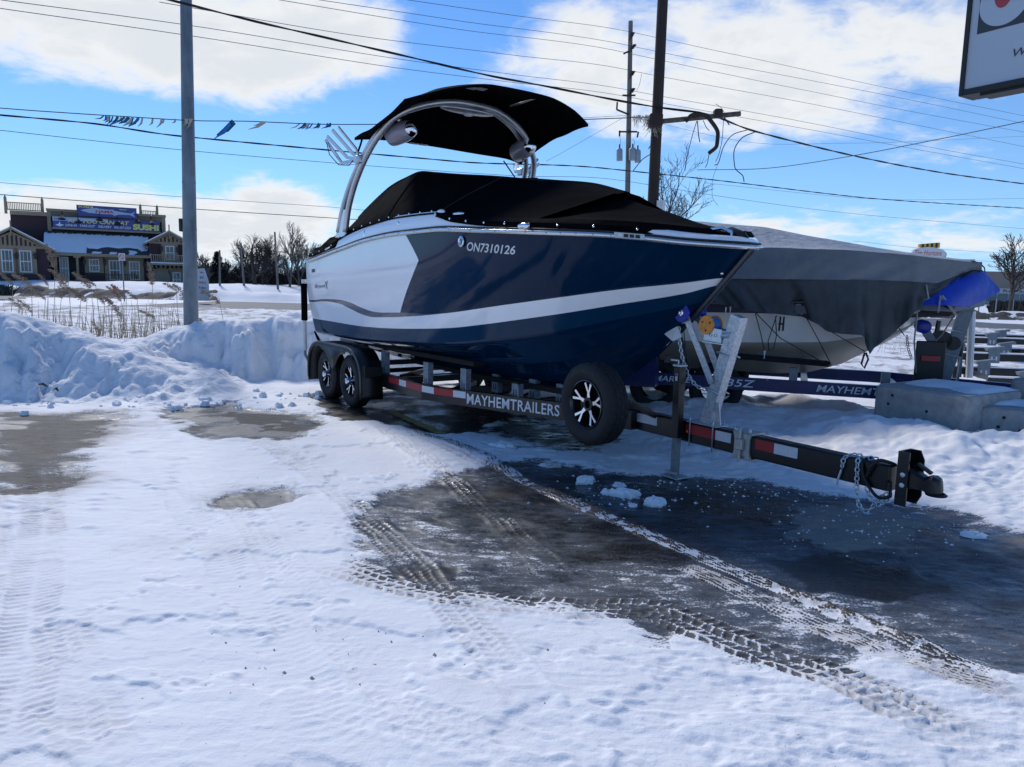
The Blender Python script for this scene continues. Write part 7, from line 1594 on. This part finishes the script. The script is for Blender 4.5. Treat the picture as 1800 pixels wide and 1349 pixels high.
# dark undergrowth mass beneath them
mb = MB(); rs = np.random.RandomState(3)
for _ in range(9000):
    x = 345 + rs.rand() * 290; Yd = 70 + rs.rand() * 6; c = at(x, 500, Yd); h = (at(x, 466, Yd)[2]) * (.55 + .5 * vn(np.array([x]), np.array([0.]), .06)[0]) * (.4 + .6 * rs.rand()); p = np.array([c[0], Yd, .3]); d = np.array([rs.randn() * .28, rs.randn() * .2, 1]); w = .035
    top = p + d / np.linalg.norm(d) * h; p2 = p + (top - p) * rs.rand() * .5; mb.add([p2 + [-w, 0, 0], p2 + [w, 0, 0], top + [w * .3, 0, 0], top + [-w * .3, 0, 0]], [(0, 1, 2, 3)])
o = build('thicket', mb, mat('thicket_brown', (.040, .030, .026), .95, var=.3, vscale=1), None, stuff=True, recalc=False); o['label'] = 'dark leafless thicket below the treeline'
mb = MB(); mb.loft([[(at(342 + 30 * k, 500, 78)[0], 78, 0) for k in range(11)], [(at(342 + 30 * k, 500, 78)[0], 78.5, at(342, 482 + 4 * sin(k * 1.7), 78)[2]) for k in range(11)], [(at(342 + 30 * k, 500, 78)[0], 84, 0) for k in range(11)]]); o = build('thicket', mb, MATS['thicket_brown'], None, stuff=True); o['label'] = 'densest back part of the dark thicket'
# spruce
q = at(384, 512, 68); H_ = at(384, 444, 68)[2] - .3; t = thing('spruce_tree', 'dark narrow spruce in the treeline behind a thin utility pole', 'tree', (q[0], 68, .3)); mb = MB(); mb.tube([(0, 0, 0), (0, 0, H_)], [.14, .03], 6); build('trunk', mb, M_bark, t)
mb = MB(); rs = np.random.RandomState(6)
for _ in range(2600):
    f = rs.rand() ** .75; r = (1 - f) * 1.5 * (.45 + .55 * rs.rand()) * (1 + .25 * sin(f * 46)); a = rs.rand() * 2 * pi; c = np.array([r * cos(a), r * sin(a), .4 + f * (H_ - .3) - r * .25]); d = np.array([cos(a), sin(a), -.25]) * .26; n_ = np.array([-sin(a), cos(a), .2 * rs.randn()]) * .07; mb.add([c - n_, c + n_, c + d + n_ * .2, c + d - n_ * .2], [(0, 1, 2, 3)])
build('foliage', mb, M_needle, t, recalc=False)
# thin distant utility poles
for k, (xb, yb, xt_, yt_, lb) in enumerate(((386, 505, 386, 440, 'pale thin utility pole in front of the spruce'), (430, 505, 423, 427, 'thin dark utility pole left of the broadest tree'), (489, 510, 483, 408, 'taller dark utility pole right of the broadest tree'))):
    a = at(xb, yb, 60); b = at(xt_, yt_, 60); mb = MB(); mb.tube([np.array([0, 0, -a[2] + .2]), b - a], [.10, .07], 6); o = build('utility_pole', mb, M_wood, None, loc=tuple(a), smooth=True); tag(o, lb, 'pole', 'distant utility poles by the treeline')
# dark shrub left of the reeds and brown weeds by the right tree
for (x0_, x1_, Yd, y0_, n_, lb, col) in ((-60, 22, 47, 503, 700, 'dark clipped shrubs at the left edge before the restaurant', M_needle), (1740, 1850, 54, 530, 900, 'brown weeds at the foot of the right bare tree', M_bark)):
    mb = MB(); rs = np.random.RandomState(n_)
    for _ in range(n_):
        x = x0_ + rs.rand() * (x1_ - x0_); p = at(x, y0_, Yd + rs.randn() * .5); p[2] = max(.2, at(x, y0_ + 22, Yd)[2]) * 0 + .3; h = (at(x, y0_, Yd)[2] - .2) * (.5 + .5 * rs.rand()); d = np.array([rs.randn() * .3, rs.randn() * .2, 1]); top = p + d * max(h, .3); mb.add([p + [-.03, 0, 0], p + [.03, 0, 0], top + [.02, 0, 0], top - [.02, 0, 0]], [(0, 1, 2, 3)])
    o = build('shrubs', mb, col, None, stuff=True, recalc=False); o['label'] = lb

# ================================================================== REEDS
def plume_mb(seed):
    rs = np.random.RandomState(seed); mb = MB()
    for _ in range(210):
        f = rs.rand(); w = .055 * sin(pi * min(1, f * .85 + .12)) ** .7; base = np.array([.10 * f * f + .30 * f, 0, .34 * f - .06 * f * f]); off_ = np.array([rs.randn() * w * .55 - .02, rs.randn() * w * .55, rs.randn() * w * .55]); p = base + off_; d = np.array([.045 + .02 * rs.rand(), rs.randn() * .012, .035 * rs.rand() - .03]); n_ = np.array([-.3, .4 * rs.randn(), .9]) * .007
        mb.add([p - n_, p + n_, p + d], [(0, 1, 2)])
    return mb
plumes = []
for s_ in range(4): me_ = build('plume', plume_mb(50 + s_), M_plume, None, recalc=False); plumes.append(me_.data); bpy.data.objects.remove(me_)
REED_LABELS = ['tallest reed with upright plume standing before the porch', 'reed with drooping plume at the far left window of the restaurant', 'reed with loose plume before the left wing siding', 'reed plume below the second window of the left wing', 'large arching reed plume in front of the porch steps', 'smaller reed plume tucked under the large arching one', 'broad reed plume beside the black planter box', 'reed plume crossing the porch railing', 'short upright reed plume beneath the tallest one', 'reed plume just above the dirty snow right of the steps', 'thin reed with narrow plume over the dirty snow bank', 'drooping reed left of the no-parking sign over dirty snow', 'slim reed beside the no-parking sign post', 'reed with heavy plume just left of the red hydrant', 'reed bent beside the red hydrant', 'tall reed right of the no-parking sign leaning left', 'reed with full plume before the octagonal window', 'reed with brown plume before the right wing door', 'short frayed reed plume hanging over the road edge', 'reed with thin plume over the dark dirty snow at left', 'low reed against the left picture edge over the road', 'low reed plume second from the left picture edge', 'broken reed with its head down on the snow at left', 'stubby reed head just behind the snow bank dip', 'lone reed right of the grey steel pole with dark split plume', 'small reed right at the foot of the grey steel pole', 'reed leaning against the left side of the grey steel pole', 'reed between the octagonal window and the bank crest', 'lowest leaning reed at the left picture edge']
rd_pts = [(86, 446, 97, 570), (13, 476, 18, 560), (45, 478, 60, 575), (75, 478, 84, 575), (110, 473, 130, 585), (112, 484, 128, 590), (150, 483, 170, 590), (158, 478, 182, 585), (98, 500, 100, 560), (133, 500, 138, 590), (143, 506, 150, 590), (174, 510, 182, 592), (187, 510, 196, 590), (203, 505, 214, 588), (212, 502, 224, 590), (231, 502, 250, 575), (258, 477, 272, 570), (300, 487, 316, 560), (204, 532, 210, 588), (70, 502, 75, 570), (30, 520, 34, 560), (47, 525, 50, 568), (88, 556, 92, 580), (166, 562, 172, 600), (376, 510, 404, 565), (350, 545, 362, 562), (322, 505, 334, 560), (262, 535, 268, 575), (10, 545, 16, 572)]
for k, (xt_, yt_, xb, yb) in enumerate(rd_pts):
    Yd = 15.5 + (k * 7 % 11) * .32; T_ = at(xt_ + 10, yt_ + 22, Yd); B0 = at(xb, yb, Yd); B0[2] = .12; B0[0] = B0[0]; v = T_ - B0
    t = thing('reed', '', 'reed', tuple(B0), 0, 'tall dry reeds standing behind the snow bank'); 
    t['label'] = REED_LABELS[k]
    mb = MB(); mb.tube([(0, 0, 0), v * .5 + np.array([-.02, 0, 0]), v], [.009, .007, .005], 4); build('stalk', mb, M_reed, t)
    pl = bpy.data.objects.new('plume', plumes[k % 4]); C.objects.link(pl); pl.parent = t; pl['kind'] = 'stuff'; pl.location = v - np.array([.02, 0, .02]); pl.rotation_euler = (0, [-.05, .12, -.2, .25, .05][k % 5] + (.75 if k in (0, 8, 16) else 0), [0, .2, -.3][k % 3]); sc__ = [1.0, .85, 1.15, .75][k % 4]; pl.scale = (-sc__, sc__, sc__)
mb = MB(); rs = np.random.RandomState(17)
for _ in range(430):
    x = -30 + 360 * rs.rand() ** (1.0 if rs.rand() < .7 else .6); Yd = 14.6 + rs.rand() * 4.5; p = at(x, 580, Yd); p[2] = .08; h = .25 + .75 * rs.rand() ** 1.5; d = np.array([rs.randn() * .16, rs.randn() * .1, 1]); top = p + d * h; mb.tube([p, (p + top) / 2 + [rs.randn() * .02, 0, 0], top], [.006, .005, .003], 3, cap=False)
    if rs.rand() < .35: q = p + (top - p) * (.4 + .5 * rs.rand()); mb.add([q, q + [.10 + .1 * rs.rand(), 0, .03 - .14 * rs.rand()], q + [0, 0, .018]], [(0, 1, 2)])
o = build('reed_stubble', mb, M_reed, None, stuff=True, recalc=False); o['label'] = 'broken dry reed stalks on the snowy verge'
mb = MB()
for _ in range(260):
    a = np.array([gnd(1180 + rs.rand() * 420, 600 + rs.rand() * 30)])[0]; top = a + np.array([rs.randn() * .12, 0, .15 + .3 * rs.rand()]); mb.tube([a, top], [.004, .002], 3, cap=False)
o = build('grass_stems', mb, M_reed, None, stuff=True, recalc=False); o['label'] = 'sparse dry stems sticking out of the snow behind the tarped boat'
